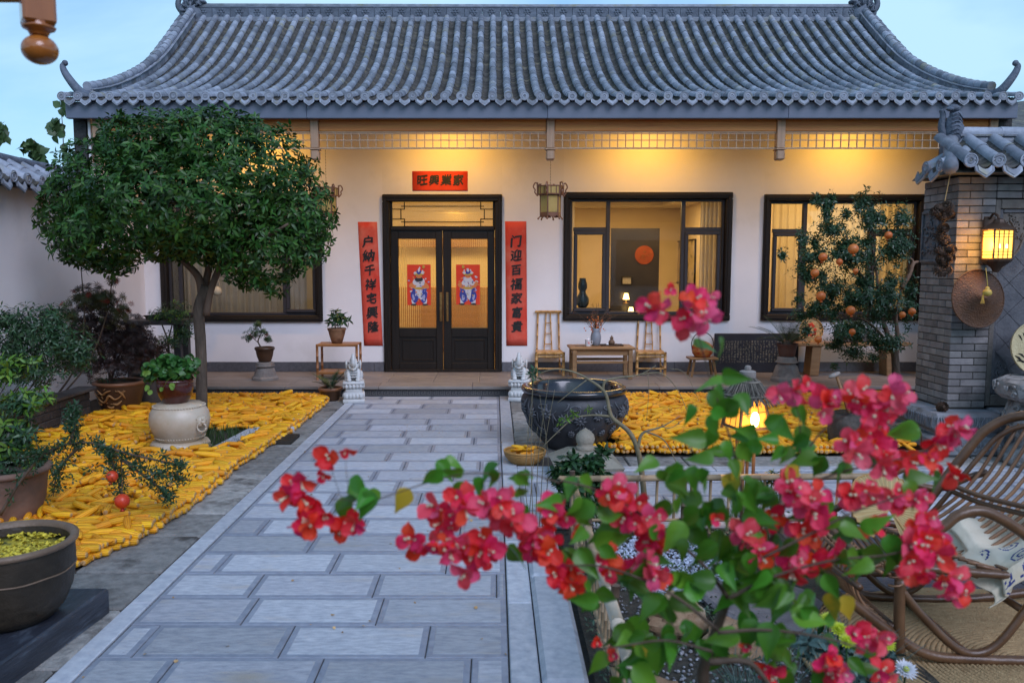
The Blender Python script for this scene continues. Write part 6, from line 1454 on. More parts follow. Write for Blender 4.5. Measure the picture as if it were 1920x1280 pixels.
# pine cones
M_cone = mat('pine_cone', (.035, .018, .010), (.09, .05, .028), 12, .7, var=.25)
def cone_mesh(r):
    g = MB(); g.ell((0, 0, 0), (r*.6, r*.6, r*.8), 8, 6)
    for i in range(8):
        th = -1.1+i*.3
        for k in range(9):
            a = 2*PI*k/9+i*.35; c = Vector((math.cos(a)*math.cos(th), math.sin(a)*math.cos(th), math.sin(th)*1.1))*r*.62; e = c*1.55+Vector((0, 0, r*.12)); t = Vector((-math.sin(a), math.cos(a), 0))*r*.16; b = len(g.v); g.v += [tuple(c-t*.6), tuple(c+t*.6), tuple(e+t), tuple(e-t), tuple(e+Vector((0, 0, r*.08)))]; g.f += [(b, b+1, b+2, b+3), (b+3, b+2, b+4)]; g.m += [0, 0]
    return g.mesh('pine_cone', M_cone)
CM_ = [cone_mesh(.052), cone_mesh(.045)]
gl = empty('pine_cone_string', (3.98, 7.1, 2.4), 0, 'string of dark pine cones hanging down the corner of the brick screen wall', 'garland')
for px, py in ((1762, 392), (1775, 388), (1758, 400), (1782, 402), (1770, 408), (1768, 428), (1763, 445), (1770, 452), (1762, 472), (1780, 468), (1764, 486), (1778, 484), (1768, 494), (1760, 506), (1775, 507)):
    q = link('pine_cone', rng.choice(CM_), gl, None, None, rng.uniform(.85, 1.2)); q.location = P(px, py, 7.05)-gl.location; q.rotation_euler = (rng.uniform(0, 6), rng.uniform(0, 6), rng.uniform(0, 6))
g = MB(); g.tube([P(1782, 325, 7.08), P(1772, 375, 7.06), P(1768, 500, 7.05)], .004, 5); under(g.build('string', M_wov, gl), gl)
p = G(1757, 762, .372); o = link('pine_cone', CM_[0], None, (3.93, 7.05, .41), (1.3, .3, 0)); tag(o, 'single dark pine cone lying on the stone footing of the brick wall', 'pine cone')
# carved stone table, tray on it
st = empty('stone_garden_table', (4.60, 6.62, 0), 0, 'pale carved octagonal stone table before the brick wall at the right edge', 'table')
M_gcar = mat('carved_grey_stone', (.20, .19, .185), (.34, .33, .32), 8, .75, .5, 35, c3=(.08, .075, .07), s3=9, p3=.52, w3=.1, bdist=.01)
R8 = Matrix.Rotation(R(22.5), 4, 'Z'); tz = .715
g = MB(); g.lathe([(.36, tz-.17), (.41, tz-.13), (.43, tz-.06), (.42, tz-.02), (.385, tz), (.36, tz), (.36, tz-.008), (.001, tz-.008)], n=8, M=R8); g.build('table_top', M_gcar, st, 30)
g = MB(); g.lathe([(.34, 0), (.36, .03), (.35, .08), (.29, .12), (.24, .17), (.25, .22), (.30, .26), (.34, .36), (.345, .42), (.31, .50), (.30, .545)], n=24, fn=lambda a, z: 1+.035*math.sin(8*a)*math.sin(z*14)); g.build('baluster', M_gcar, st, True)
g = MB()
for k in range(64):
    a = rng.uniform(PI*.85, PI*1.8); z = rng.choice([rng.uniform(.28, .5), rng.uniform(.02, .15), rng.uniform(tz-.12, tz-.03)]); r0 = {0: .345, 1: .355, 2: .425}[0 if .2 < z < .52 else (1 if z < .2 else 2)]; r_ = rng.uniform(.014, .03); ph = rng.uniform(0, 6)
    g.tube([((r0)*math.cos(a+r_/r0*(1-k2*.1)*math.cos(ph+k2*.75)), r0*math.sin(a+r_/r0*(1-k2*.1)*math.cos(ph+k2*.75)), z+r_*(1-k2*.1)*math.sin(ph+k2*.75)) for k2 in range(8)], [.010-.0008*k2 for k2 in range(8)], 6)
g.build('carved_relief', M_gcar, st, True)
o = empty('winnowing_tray', (4.66, 6.86, .70), 0, 'pale round woven winnowing tray leaning on the wall above the stone table', 'tray')
M_win = mat('pale_woven_bamboo', (.42, .34, .18), (.55, .46, .26), 20, .6, .4, 60)
TM = Matrix.Translation((0, .08, .235)) @ Matrix.Rotation(R(78), 4, 'X'); g = MB(); g.lathe([(.225, .0), (.235, .008), (.24, .035), (.232, .035), (.222, .014), (.001, .010)], n=44, M=TM); g.build('tray_body', M_win, o, 40)
g = MB(); 
for i in range(-10, 11):
    for j in range(-10, 11):
        if (i*i+j*j)*.0004 < .045: g.box((i*.02, j*.02, .0125+.001*((i+j) % 2)), (.018 if (i+j) % 2 else .010, .010 if (i+j) % 2 else .018, .002), M=TM)
q = g.build('weave', M_win, o); q['kind'] = 'stuff'
g = MB()
for (x0, y0, x1, y1, w) in ((-.2, -.06, -.14, -.12, .010), (-.19, -.1, -.1, -.13, .008), (-.17, -.04, -.12, -.08, .008), (-.16, .12, -.13, .07, .006), (-.12, .14, -.10, .08, .005)): g.tube([TM @ Vector((x0, y0, .016)), TM @ Vector(((x0+x1)/2, (y0+y1)/2+.01, .017)), TM @ Vector((x1, y1, .016))], [w*.3, w, w*.3], 5)
g.build('brush_painting', M_black, o)
g = MB(); g.tube(curve_pts([(-.16, 0, .025), (0, .02, .03), (.16, 0, .025)], 5), [.012, .018, .02, .022, .024, .026, .026, .024, .022, .018, .012], 10); o = g.build('wooden_pestle', M_bam, None, True, loc=(4.56, 6.58, tz-.005)); tag(o, 'smooth wooden club lying on top of the carved stone table', 'club')
# ================= right pomegranate tree =================
pt2 = empty('pomegranate_tree', (4.77, 9.72, 0), 0, 'pomegranate tree with orange fruit in front of the right window', 'tree')
M_ptr = mat('tan_branch', (.16, .085, .05), (.28, .16, .10), 10, .7, .4, 30)
limb([(1678, 765), (1680, 720), (1679, 680), (1676, 650)], 9.72, [.055, .05, .045, .042], pt2, 'trunk', M_bark)
for b, r_ in (([(1676, 655), (1662, 620), (1650, 580), (1645, 530), (1640, 480)], [.038, .03, .024, .018, .01]), ([(1679, 670), (1683, 630), (1680, 590), (1690, 540)], [.035, .028, .02, .01]), ([(1672, 660), (1650, 625), (1620, 600), (1580, 590)], [.025, .018, .012, .006]), ([(1648, 560), (1610, 510), (1570, 480), (1540, 470)], [.02, .014, .009, .004]), ([(1645, 520), (1635, 450), (1632, 380)], [.014, .009, .004]), ([(1690, 540), (1705, 515), (1712, 495), (1722, 490)], [.03, .026, .022, .012]), ([(1712, 495), (1708, 485), (1680, 480)], [.014, .01, .004])): limb(b, 9.72, r_, pt2, 'branch', M_ptr if b[0][0] == 1690 or b[0][0] == 1712 else M_barkl, 8)
lobs = [(1600, 480, 62, 45), (1560, 430, 40, 32), (1550, 400, 14, 32), (1632, 410, 30, 48), (1690, 410, 26, 34), (1680, 460, 40, 45), (1530, 480, 38, 28), (1505, 510, 26, 12), (1560, 540, 50, 35), (1530, 580, 36, 22), (1610, 560, 55, 45), (1590, 620, 60, 35), (1660, 560, 45, 60), (1660, 640, 40, 30), (1600, 660, 35, 22), (1705, 560, 16, 60), (1500, 590, 18, 14)]
plv = lobe_place(lobs+[(a+rng.uniform(-40, 40), b+rng.uniform(-35, 35), rng.uniform(8, 20), rng.uniform(8, 24)) for a, b, *_ in lobs*3 if a < 1690], 9.72, 6000, 1.4, 5, inner=.0, upb=.3, rag=.9); q = scatter(PLV, plv, M_pom, 'crown', pt2); under(q, pt2)
M_pof = mat('orange_pomegranate', (.62, .12, .02), (.70, .22, .05), 5, .4, .1, 12)
for px, py, r_ in ((1543, 482, 9), (1600, 467, 11), (1528, 512, 9), (1539, 555, 10), (1595, 582, 10), (1666, 441, 8), (1598, 622, 7), (1710, 584, 8), (1534, 636, 8), (1604, 508, 6), (1692, 590, 7), (1574, 491, 7)): o = pomegranate(P(px, py, 9.25), r_*9.25/F*.88, pt2, M_pof, .2); under(o, pt2)
bush('garden_plant', 'dark green plant growing in the stone trough behind the pomegranate tree', 'plant', (5.0, 11.2, .6), [([(1600, 640), (1600, 615), (1596, 590)], [.008, .006, .004]), ([(1575, 640), (1570, 620), (1560, 600)], [.008, .006, .004])], [(1590, 610, 45, 24)], 11.2, [(DL, M_dkleaf, 60, 1)], inner=.1)
# ================= urn, basket, stone lantern cap =================
M_urn = mat('black_carved_pottery', (.020, .021, .025), (.05, .052, .06), 6, .5, .3, 30, bdist=.01)
M_urnr = mat('glossy_dark_rim', (.012, .012, .016), (.03, .026, .025), 5, .18, coat=.4)
M_urnl = mat('worn_grey_relief', (.06, .062, .07), (.12, .125, .14), 9, .6, .3, 40)
ur = empty('stone_urn', (.725, 7.33, 0), 0, 'large black carved urn with a glossy rolled rim beside the path', 'urn')
UP = [(.24, 0), (.26, .02), (.33, .10), (.42, .22), (.475, .34), (.485, .42), (.47, .47), (.44, .50)]
g = MB(); g.lathe([(.001, 0)]+UP, n=72, top=False); g.build('urn_body', M_urn, ur, True)
g = MB(); g.lathe([(.43, .495), (.45, .505), (.475, .515), (.482, .54), (.472, .56), (.44, .568), (.405, .555), (.39, .53), (.38, .40), (.30, .2), (.2, .05), (.001, .04)], n=72, top=False); g.build('rim', M_urnr, ur, True)
def urnr(z): return float(np.interp(z, [p[1] for p in UP], [p[0] for p in UP]))
def on_urn(t, z, o=.004): r_ = urnr(z)+o; a = -PI/2+t; return (r_*math.cos(a), r_*math.sin(a), z)
g = MB()
for i, (t, z, s_) in enumerate([(-1.25, .38, 1), (-.95, .36, 1), (-.62, .37, 1.1), (-.3, .33, .9), (.02, .32, 1.1), (.35, .36, 1), (.62, .33, 1), (.95, .37, 1.1), (1.3, .36, 1), (-.8, .2, .8), (-.45, .22, .7), (.2, .2, .8), (.55, .19, .7), (.85, .21, .8), (-.15, .19, .7)]):
    for k in range(9):
        a = 2*PI*k/9+i; c = [on_urn(t+.015*math.cos(a), z+.01*math.sin(a)), on_urn(t+.07*s_*math.cos(a), z+.032*s_*math.sin(a), .012), on_urn(t+.12*s_*math.cos(a+.1), z+.055*s_*math.sin(a+.1), .002)]
        g.tube(c, [.006, .011, .002], 5)
    g.ell(on_urn(t, z, .008), (.016, .016, .014), 8, 5)
for k in range(44):
    t = rng.uniform(-1.5, 1.5); z = rng.uniform(.08, .4); dt = rng.uniform(-.12, .12); g.tube(curve_pts([on_urn(t, z), on_urn(t+dt, z+.03, .008), on_urn(t+dt*1.4, z+.075), on_urn(t+dt*.8, min(.46, z+.11))], 3), [.003, .004, .006, .006, .006, .006, .005, .004, .003, .002], 5)
for k in range(5): t = -1.3+k*.62; c = [on_urn(t+.09*math.cos(a)*(1+.05*a), .43+.02*math.sin(a*1.0), .004) for a in [j*.6 for j in range(9)]]; g.tube(c, .006, 5)
q = g.build('lotus_relief', M_urnl, ur, True); q['kind'] = 'stuff'
# basket with cobs
bk = empty('corn_basket', (.255, 6.70, .006), 0, 'shallow round wicker basket of corn at the corner of the path', 'basket')
M_wick = mat('orange_wicker', (.34, .16, .035), (.46, .25, .07), 22, .5, .3, 80)
for k in range(9): g = MB() if k == 0 else g; z = .006+k*.0105; r_ = .115+.055*math.sin(k/8*PI/2); g.tube([(r_*math.cos(t)*(1+.012*((i+k) % 2)), r_*math.sin(t)*(1+.012*((i+k) % 2)), z) for i, t in enumerate([2*PI*j/40 for j in range(41)])], .0068, 6, False)
g.lathe([(.11, .004), (.12, .03), (.16, .085)], n=30, top=False); g.build('basket_bowl', M_wick, bk, True)
g = MB(); g.tube([(.172*math.cos(t), .172*math.sin(t), .098) for t in [2*PI*j/40 for j in range(41)]], .009, 8, False); g.build('rim', M_wick, bk, True)
for k in range(11):
    a = rng.uniform(0, 2*PI); r_ = rng.uniform(.0, .085); d = Vector((rng.gauss(0, 1), rng.gauss(0, .6), rng.uniform(-.1, .35))).normalized()
    o = link('corn_cob', rng.choice(COBS)); o.matrix_local = Matrix.Translation(bk.location+Vector((r_*math.cos(a), r_*math.sin(a), .085+.022*(k % 3)))) @ orient(d, rng.uniform(0, 6)).to_4x4() @ Matrix.Scale(.82, 4); tag(o, 'corn cob lying in the shallow wicker basket beside the path', 'corn cob', 'corn cobs in the path basket')
sl_ = empty('stone_lantern_cap', (.71, 6.25, 0), R(3), 'sandstone lantern cap with an onion finial before the black urn', 'stone cap')
M_sand = mat('lichen_sandstone', (.20, .175, .13), (.34, .31, .25), 5, .85, .5, 40, c3=(.13, .13, .11), s3=5, p3=.55, w3=.2)
g = MB(); vs = [(-.25, -.25, .10), (.25, -.25, .10), (.25, .25, .10), (-.25, .25, .10), (-.262, -.262, .125), (.262, -.262, .125), (.262, .262, .125), (-.262, .262, .125), (-.12, -.12, .215), (.12, -.12, .215), (.12, .12, .215), (-.12, .12, .215)]
g.add(vs, [(3, 2, 1, 0)]+[(a+i, a+(i+1) % 4, a+4+(i+1) % 4, a+4+i) for a in (0, 4) for i in range(4)]+[(8, 9, 10, 11)]); g.bb(-.16, .16, -.16, .16, 0, .0995, .01); g.build('roof_slab', M_sand, sl_)
g = MB(); g.lathe([(.068, .215), (.07, .222), (.07, .245), (.062, .25), (.055, .252), (.070, .275), (.075, .305), (.068, .335), (.045, .36), (.018, .378), (.001, .39)], n=24); g.build('onion_finial', M_sand, sl_, True)
# mortar with pole, second basket
M_mort = mat('dark_weathered_stone', (.05, .042, .035), (.12, .10, .085), 7, .85, .6, 25, c3=(.03, .03, .025), s3=4, p3=.55, w3=.15)
p = G(1612, 835); o = empty('stone_mortar', (3.28, 7.3, 0), R(8), 'dark weathered stone mortar block half hidden behind pink blossoms', 'mortar')
g = MB(); g.lathe([(.20, 0), (.215, .02), (.225, .15), (.21, .27), (.19, .31)], n=20, fn=lambda a, z: 1+.03*math.sin(3*a+z*9), top=False); g.lathe([(.19, .31), (.15, .30), (.12, .2), (.001, .16)], n=20); g.build('mortar_body', M_mort, o, True)
g = MB(); g.tube([(.02, .02, .18), (-.10, .0, .50), (-.155, 0, .64)], [.018, .015, .014], 8); o2 = g.build('wooden_pole', M_oak, None, True, loc=(3.26, 7.3, 0)); tag(o2, 'slim wooden pole leaning out of the dark stone mortar', 'pole')
g = MB(); g.ell((0, 0, 0), (.06, .035, .02), 12, 8); q = g.build('pole_head', M_ston, o2, True, loc=(-.18, 0, .66), rot=(0, R(-25), 0))
bk2 = empty('hoop_basket', (3.42, 6.72, 0), 0, 'dark hoop-handled basket of corn behind the right hand blossoms', 'basket')
g = MB()
for k in range(10): z = .008+k*.014; r_ = .13+.05*math.sin(k/9*PI/2); g.tube([(r_*math.cos(t)*(1+.015*((i+k) % 2)), r_*math.sin(t)*(1+.015*((i+k) % 2)), z) for i, t in enumerate([2*PI*j/36 for j in range(37)])], .0085, 6, False)
g.build('basket_bowl', M_dtray, bk2, True); g = MB(); g.tube(curve_pts([(-.175, 0, .13), (-.15, 0, .27), (0, 0, .33), (.15, 0, .27), (.175, 0, .13)], 5), .008, 6); g.build('handle', M_dtray, bk2, True)
for k in range(9):
    a = rng.uniform(0, 2*PI); r_ = rng.uniform(0, .1); d = Vector((rng.gauss(0, 1), rng.gauss(0, .6), rng.uniform(-.1, .3))).normalized()
    o = link('corn_cob', rng.choice(COBS)); o.matrix_local = Matrix.Translation(bk2.location+Vector((r_*math.cos(a), r_*math.sin(a), .13+.025*(k % 3)))) @ orient(d, rng.uniform(0, 6)).to_4x4() @ Matrix.Scale(.85, 4); tag(o, 'corn cob heaped in the dark hoop-handled basket', 'corn cob', 'corn cobs in the hoop basket')
# distant roof at right edge beyond the hall
o = empty('neighbour_house', (9.3, 16, 0), 0, 'neighbouring house with a grey roof just seen past the right end', 'house')
g = MB(); g.bb(-1.6, 6, 0, 8, 0, 3.9); g.build('wall', M_wall, o); g = MB(); g.add([(-2, -.5, 3.9), (7, -.5, 3.9), (7, 4, 6.0), (-2, 4, 4.9), (-2, 8.5, 3.9), (7, 8.5, 3.9)], [(0, 1, 2, 3), (3, 2, 5, 4), (0, 3, 4), (0, 4, 5, 1)]); g.build('roof', M_pan, o)
# ================= garden bed, fence, lantern =================
M_bedsoil = mat('garden_soil', (.03, .025, .018), (.07, .06, .045), 14, .95, .8, 50, bdist=.03)
g = MB(); n = 40; vs = []; fs = []
for j in range(n+1):
    for i in range(n+1):
        x, y = .40+1.35*i/n, 1.9+2.98*j/n; vs.append((x, y, .012+.03*mnoise.noise(Vector((x*3, y*3, 0)))))
for j in range(n):
    for i in range(n): a = j*(n+1)+i; fs.append((a, a+1, a+n+2, a+n+1))
g.add(vs, fs); o = g.build('garden_bed', M_bedsoil, None, True); tag(o, kind='structure')
M_slated = mat('dark_blue_slate', (.03, .035, .05), (.07, .08, .105), 8, .45, .4, 50, var=.2)
ter = rootS('terrace'); x = 1.55; g = MB(); g.bb(1.5, 6.5, 1.5, 4.98, -.06, -.005); g.build('terrace_bed', M_joint, ter)
while x < 6:
    y = 1.6
    while y < 4.95: g = MB(); g.bb(x+.003, x+.597, y+.003, min(y+.6, 4.97)-.003, -.03, .004+rng.uniform(-.001, .001), .004); g.build('paving_slab', M_slated, ter); y += .6
    x += .6
M_gravel = mat('grey_pebble', (.14, .14, .15), (.30, .30, .32), 6, .7, var=.45)
M_bpeb = mat('blue_white_pebble', (.28, .32, .42), (.50, .55, .66), 6, .6, var=.4)
def peb(): g = MB(); g.ell((0, 0, 0), (.013, .010, .007), 6, 4, fn=lambda d: 1+.12*math.sin(4*d.x+2)); return g.mesh('pebble', M_gravel)
PB = [peb()]
def pebbles(cx, cy, rx, ry, n, m, name, s=1):
    pl = []
    for _ in range(n):
        a = rng.uniform(0, 2*PI); q = math.sqrt(rng.random()); x, y = cx+rx*q*math.cos(a), cy+ry*q*math.sin(a); z = .02+.03*mnoise.noise(Vector((x*3, y*3, 0)))
        pl.append((Vector((x, y, z)), Euler((rng.gauss(0, .3), rng.gauss(0, .3), rng.uniform(0, 6))).to_matrix(), s*rng.uniform(.6, 1.3)))
    return scatter(PB, pl, m, name)
pebbles(1.05, 4.1, .35, .3, 1500, M_bpeb, 'pebble_bed', .8); pebbles(.85, 4.5, .35, .3, 1100, M_bpeb, 'pebble_bed', .8); pebbles(1.0, 3.3, .55, .9, 1800, M_gravel, 'gravel', .7)
g = MB(); g.lathe([(.27, 0), (.28, .03), (.26, .045), (.001, .05)], n=14, fn=lambda a, z: 1+.1*math.sin(3*a)+.05*math.cos(5*a)); o = g.build('stepping_stone', mat('mottled_step_stone', (.10, .09, .10), (.22, .2, .2), 9, .85, .5, 60), None, loc=(1.28, 3.75, .02)); tag(o, 'flat mottled grey stepping stone inside the bamboo fence', 'stone')
M_rock = mat('tan_rock', (.17, .09, .045), (.36, .25, .15), 5, .85, .8, 14, c3=(.45, .38, .28), s3=4, p3=.56, w3=.15, bdist=.03)
def rock(loc, r, label, seed):
    g = MB(); g.ell((0, 0, 0), r, 22, 16, fn=lambda d: .85+.35*mnoise.noise(d*1.6+Vector((seed, 0, 0)))+.12*mnoise.noise(d*5+Vector((seed, 3, 0)))); o = g.build('garden_rock', M_rock, None, 35, loc=loc); tag(o, label, 'rock'); return o
rock((.80, 3.50, .08), (.17, .12, .12), 'brown and tan rock lying against the bamboo fence rail', 1); rock((1.02, 3.32, .07), (.14, .12, .10), 'pale tan rock right of the brown one inside the fence', 5); rock((.62, 2.9, .05), (.12, .1, .08), 'small rock low in the bed near the front fence', 9)
M_cov = mat('groundcover_leaf', (.035, .07, .04), (.10, .15, .09), 8, .6, var=.5, hue=.04)
GCV = [leafmesh('l', .03, .012, M_cov, .2, .2, 2)]; pl = []
for _ in range(2100):
    x, y = rng.uniform(.42, 1.5), rng.uniform(2.0, 4.85)
    if mnoise.noise(Vector((x*4, y*4, 9))) > -.05: whorl(Vector((x, y, .03+rng.uniform(0, .03))), Vector((rng.gauss(0, .5), rng.gauss(0, .5), 1)), 3, 1, 1, pl)
scatter(GCV, pl, M_cov, 'ground_cover')
def clump(cx, cy, r, n, h, m, label):
    o = empty('grass_clump', (cx, cy, 0), 0, label, 'grass'); pts = []
    for _ in range(n): a = rng.uniform(0, 6.28); q = r*math.sqrt(rng.random()); pts.append((q*math.cos(a), q*math.sin(a), .0))
    grass('blades', pts, h, m, o, .004, .8); return o
clump(.95, 2.75, .13, 200, .26, M_blue, 'blue-green spiky grass clump at the bottom of the garden bed'); clump(1.35, 2.95, .12, 170, .28, M_blue, 'blue-green grass clump behind the bougainvillea stem'); clump(.52, 2.45, .06, 60, .13, M_grass, 'short dark grass tuft beside the stone kerb'); clump(1.5, 4.6, .1, 70, .35, M_grass, 'thin dark grass tuft by the far bamboo rail')
clump(1.12, 2.5, .14, 180, .24, M_blue, 'blue-green grass clump at the bottom edge of the picture')
# bamboo fence
M_bf = mat('pale_dry_bamboo', (.26, .17, .09), (.42, .30, .18), 8, .55, .2, 30, c3=(.14, .09, .05), s3=6, p3=.58, w3=.12)
M_tie = mat('dark_twine', (.03, .02, .015), (.06, .045, .03), 20, .9)
fn = empty('bamboo_fence', (.47, 4.8, 0), 0, 'low tied bamboo fence around the garden bed beside the path', 'fence')
def FB(g, name, m=M_bf): return under(g.build(name, m, fn, True), fn)
fpost = [(.47, 2.15), (.47, 3.05), (.47, 3.95), (.47, 4.8), (1.15, 4.82), (1.75, 4.83)]
for x, y in fpost: g = MB(); bam(g, (x, y, -.02), (x, y, .42), .017, 4); FB(g, 'fence_post', M_barkl)
g = MB(); bam(g, (.44, 2.0, .35), (.455, 3.4, .36), .026, 5, 10); FB(g, 'top_rail', mat('bleached_bamboo', (.46, .36, .26), (.60, .52, .40), 6, .5, .15)); g = MB(); bam(g, (.455, 3.4, .36), (.47, 4.9, .355), .022, 6); FB(g, 'top_rail'); g = MB(); bam(g, (.40, 4.84, .36), (2.35, 4.85, .375), .020, 8, 10); FB(g, 'top_rail')
g = MB(); bam(g, (.46, 2.0, .09), (.465, 4.85, .09), .011, 9); FB(g, 'lower_rail'); g = MB(); bam(g, (.42, 4.85, .10), (2.3, 4.86, .10), .011, 6); FB(g, 'lower_rail')
y = 2.1
while y < 4.8: g = MB(); bam(g, (.47+rng.uniform(-.006, .006), y, 0), (.47+rng.uniform(-.01, .01), y+rng.uniform(-.01, .01), .345), .008, 2, 6); FB(g, 'fence_cane'); y += .085
x = .55
while x < 2.3: g = MB(); bam(g, (x, 4.86, 0), (x+rng.uniform(-.01, .01), 4.855, .355), .009, 2, 6); FB(g, 'fence_cane'); x += .11
for x, y in fpost:
    for z in (.35, .10): g = MB(); g.tube([(x+.024*math.cos(t), y+.024*math.sin(t), z-.01+.003*t) for t in [k*PI/4 for k in range(17)]], .003, 4, False); FB(g, 'twine_knot', M_tie)
# thatched lantern
lc = P(1402, 700, 5.2); tl = empty('thatched_lantern', (lc.x, 5.2, 0), R(14), 'lit garden lantern with a twig-thatched roof on wooden legs', 'lantern')
z_ = lambda y: P(1402, y, 5.2).z
M_thatch = mat('grey_twig_thatch', (.05, .042, .035), (.20, .175, .14), 12, .9, var=.6); M_lw2 = mat('brown_lantern_wood', (.10, .05, .025), (.18, .10, .05), 8, .6, .2)
zr, zb2 = z_(706), z_(745)
g = MB(); g.lathe([(.12, zb2+.0), (.08, zb2+.04), (.035, zr)], n=16); g.build('roof_core', M_bedsoil, tl)
g = MB()
for k in range(420):
    a = rng.uniform(0, 2*PI); u = rng.random(); r0, r1 = (.04, .135) if u < .5 else (.115, .20); z0, z1 = (zr, zb2+.028) if u < .5 else (zb2+.035, zb2-.025); z1 += rng.uniform(-.012, .008); a1 = a+rng.gauss(0, .06); g.tube([(r0*math.cos(a), r0*math.sin(a), z0), ((r0+r1)/2*math.cos(a), (r0+r1)/2*math.sin(a), (z0+z1)/2+.006), (r1*math.cos(a1), r1*math.sin(a1), z1)], [.0042, .0038, .0022], 4, False)
q = g.build('thatch', M_thatch, tl); q['kind'] = 'stuff'
for r_, z in ((.155, zb2+.022), (.075, zr-.03)): g = MB(); g.tube([(r_*math.cos(t), r_*math.sin(t), z) for t in [2*PI*k/28 for k in range(29)]], .006, 6, False); g.build('thatch_hoop', M_thatch, tl)
g = MB(); g.lathe([(.05, zr-.005), (.052, zr+.0), (.052, zr+.035), (.04, zr+.04), (.02, zr+.042), (.022, zr+.06), (.015, zr+.072), (.001, zr+.074)], n=16); g.build('finial', M_ston, tl, 40)
zc0, zc1 = z_(797), z_(743)
M_paper = emis('glowing_paper', (1, .40, .04), .95)
g = MB(); vs = [(-.098, -.098, zc0), (.098, -.098, zc0), (.098, .098, zc0), (-.098, .098, zc0), (-.072, -.072, zc1), (.072, -.072, zc1), (.072, .072, zc1), (-.072, .072, zc1)]; g.add(vs, [(3, 2, 1, 0), (4, 5, 6, 7)]+[(i, (i+1) % 4, (i+1) % 4+4, i+4) for i in range(4)]); g.build('paper_shade', M_paper, tl)
g = MB(); g.ell((0.0, -.10, zc0+.055), (.03, .008, .05), 12, 8); g.build('bulb_glow', emis('white_hot', (1, .8, .4), 12), tl, True)
for sx in (-1, 1):
    for sy in (-1, 1):
        g = MB(); g.tube([(sx*.112, sy*.112, zc0-.03), (sx*.076, sy*.076, zc1+.01)], .011, 6); g.build('corner_post', M_lw2, tl)
        g = MB(); g.tube([(sx*.035, sy*.035, 0), (sx*.04, sy*.04, zc0)], .012, 6); g.build('leg', M_lw2, tl)
for k in range(4):
    a = k*PI/2; ca, sa = math.cos(a), math.sin(a)
    g = MB()
    def tr(x, y, z): return (x*ca-y*sa, x*sa+y*ca, z)
    g.tube([tr(-.11, -.106, zc0-.005), tr(.11, -.106, zc0-.005)], .009, 6); g.tube([tr(-.03, -.101, zc0), tr(-.024, -.077, zc1)], .0025, 4); g.tube([tr(.035, -.101, zc0), tr(.028, -.077, zc1)], .0025, 4); g.tube([tr(-.095, -.098, zc0+.09), tr(.09, -.088, zc0+.10)], .0025, 4); g.build('shade_lattice', M_lw2, tl)
l = bpy.data.lights.new('lantern_light', 'POINT'); l.energy = 3; l.color = (1, .55, .15); l.shadow_soft_size = .05; o = bpy.data.objects.new('lantern_light', l); COL.objects.link(o); o.location = (lc.x-.02, 5.0, zc0-.06)
# dark green pittosporum, bare plum, reeds, small shrubs
PG = [leafmesh('leaf', .075, .028, M_dkleaf, .2, .35), leafmesh('leaf', .065, .026, M_dkleaf, .25, .1)]
bush('pittosporum_shrub', 'glossy dark green whorled shrub at the corner of the bamboo fence', 'shrub', (.60, 5.0, 0), [([(1090, 1010), (1090, 950), (1085, 900)], [.014, .010, .005]), ([(1092, 1000), (1110, 940), (1125, 890)], [.010, .007, .004]), ([(1095, 1000), (1128, 900), (1132, 850)], [.008, .005, .003])],
     [(1085, 905, 42, 34), (1060, 890, 28, 22), (1115, 900, 28, 28), (1092, 950, 36, 34), (1108, 870, 20, 14), (1130, 850, 10, 8), (1070, 865, 18, 12)], 4.95, [(PG, M_dkleaf, 330, 1.0)], inner=.3, nl=8)
bt = empty('bare_branched_tree', (.87, 5.05, 0), 0, 'crooked nearly leafless small tree arching in front of the black urn', 'tree')
M_grb = mat('green_grey_twig', (.13, .11, .06), (.24, .20, .12), 12, .7, .3, 30)
for b, r_ in (([(1212, 985), (1205, 900), (1196, 845), (1180, 810), (1150, 785), (1143, 770), (1134, 735), (1105, 712), (1075, 697), (1040, 692), (1010, 700)], [.020, .018, .016, .015, .013, .012, .010, .008, .005, .004, .002]), ([(1130, 735), (1135, 715), (1160, 708), (1200, 702), (1230, 685)], [.010, .008, .006, .004, .002]), ([(1200, 702), (1240, 700), (1270, 730), (1290, 775)], [.004, .003, .002, .0015]), ([(1143, 780), (1110, 778), (1075, 785), (1040, 815), (1010, 845)], [.008, .006, .005, .003, .002]), ([(1196, 840), (1205, 812), (1240, 800), (1275, 780)], [.012, .009, .005, .002]), ([(1210, 808), (1245, 825), (1270, 870)], [.006, .004, .002]), ([(1100, 712), (1070, 735), (1045, 755)], [.004, .003, .0015]), ([(1240, 800), (1262, 800), (1300, 770)], [.003, .002, .001]), ([(1215, 702), (1216, 740), (1212, 790)], [.002, .0015, .001]), ([(1255, 690), (1285, 700), (1310, 750)], [.002, .0015, .001])): limb(b, 5.05, r_, bt, 'branch', M_grb, 6)
pl = lobe_place([(1077, 775, 10, 6), (1060, 785, 8, 6), (1100, 765, 8, 5), (1050, 793, 6, 5)], 5.05, 14, .5, 4, inner=.1); under(scatter(LL, pl, M_lime, 'buds', bt), bt)
rd = empty('reed_stems', (.25, 5.6, 0), 0, 'slender brown and green reed stems rising before the urn', 'reeds')
for b in ([(1000, 1000), (996, 850), (1000, 700)], [(1004, 1000), (1010, 850), (1030, 705)], [(1010, 1010), (1020, 850), (1040, 730)], [(1000, 1000), (985, 900), (1002, 690)], [(1015, 1000), (1028, 870), (1012, 740)], [(990, 1000), (1000, 870), (1008, 800)]): limb(b, 5.0, [.003, .002, .0012], rd, 'stem', M_grb, 4)
pl = lobe_place([(1000, 700, 10, 14)], 5.0, 12, .9, 3, inner=.1); under(scatter(NL, pl, M_nan, 'leaves', rd), rd)
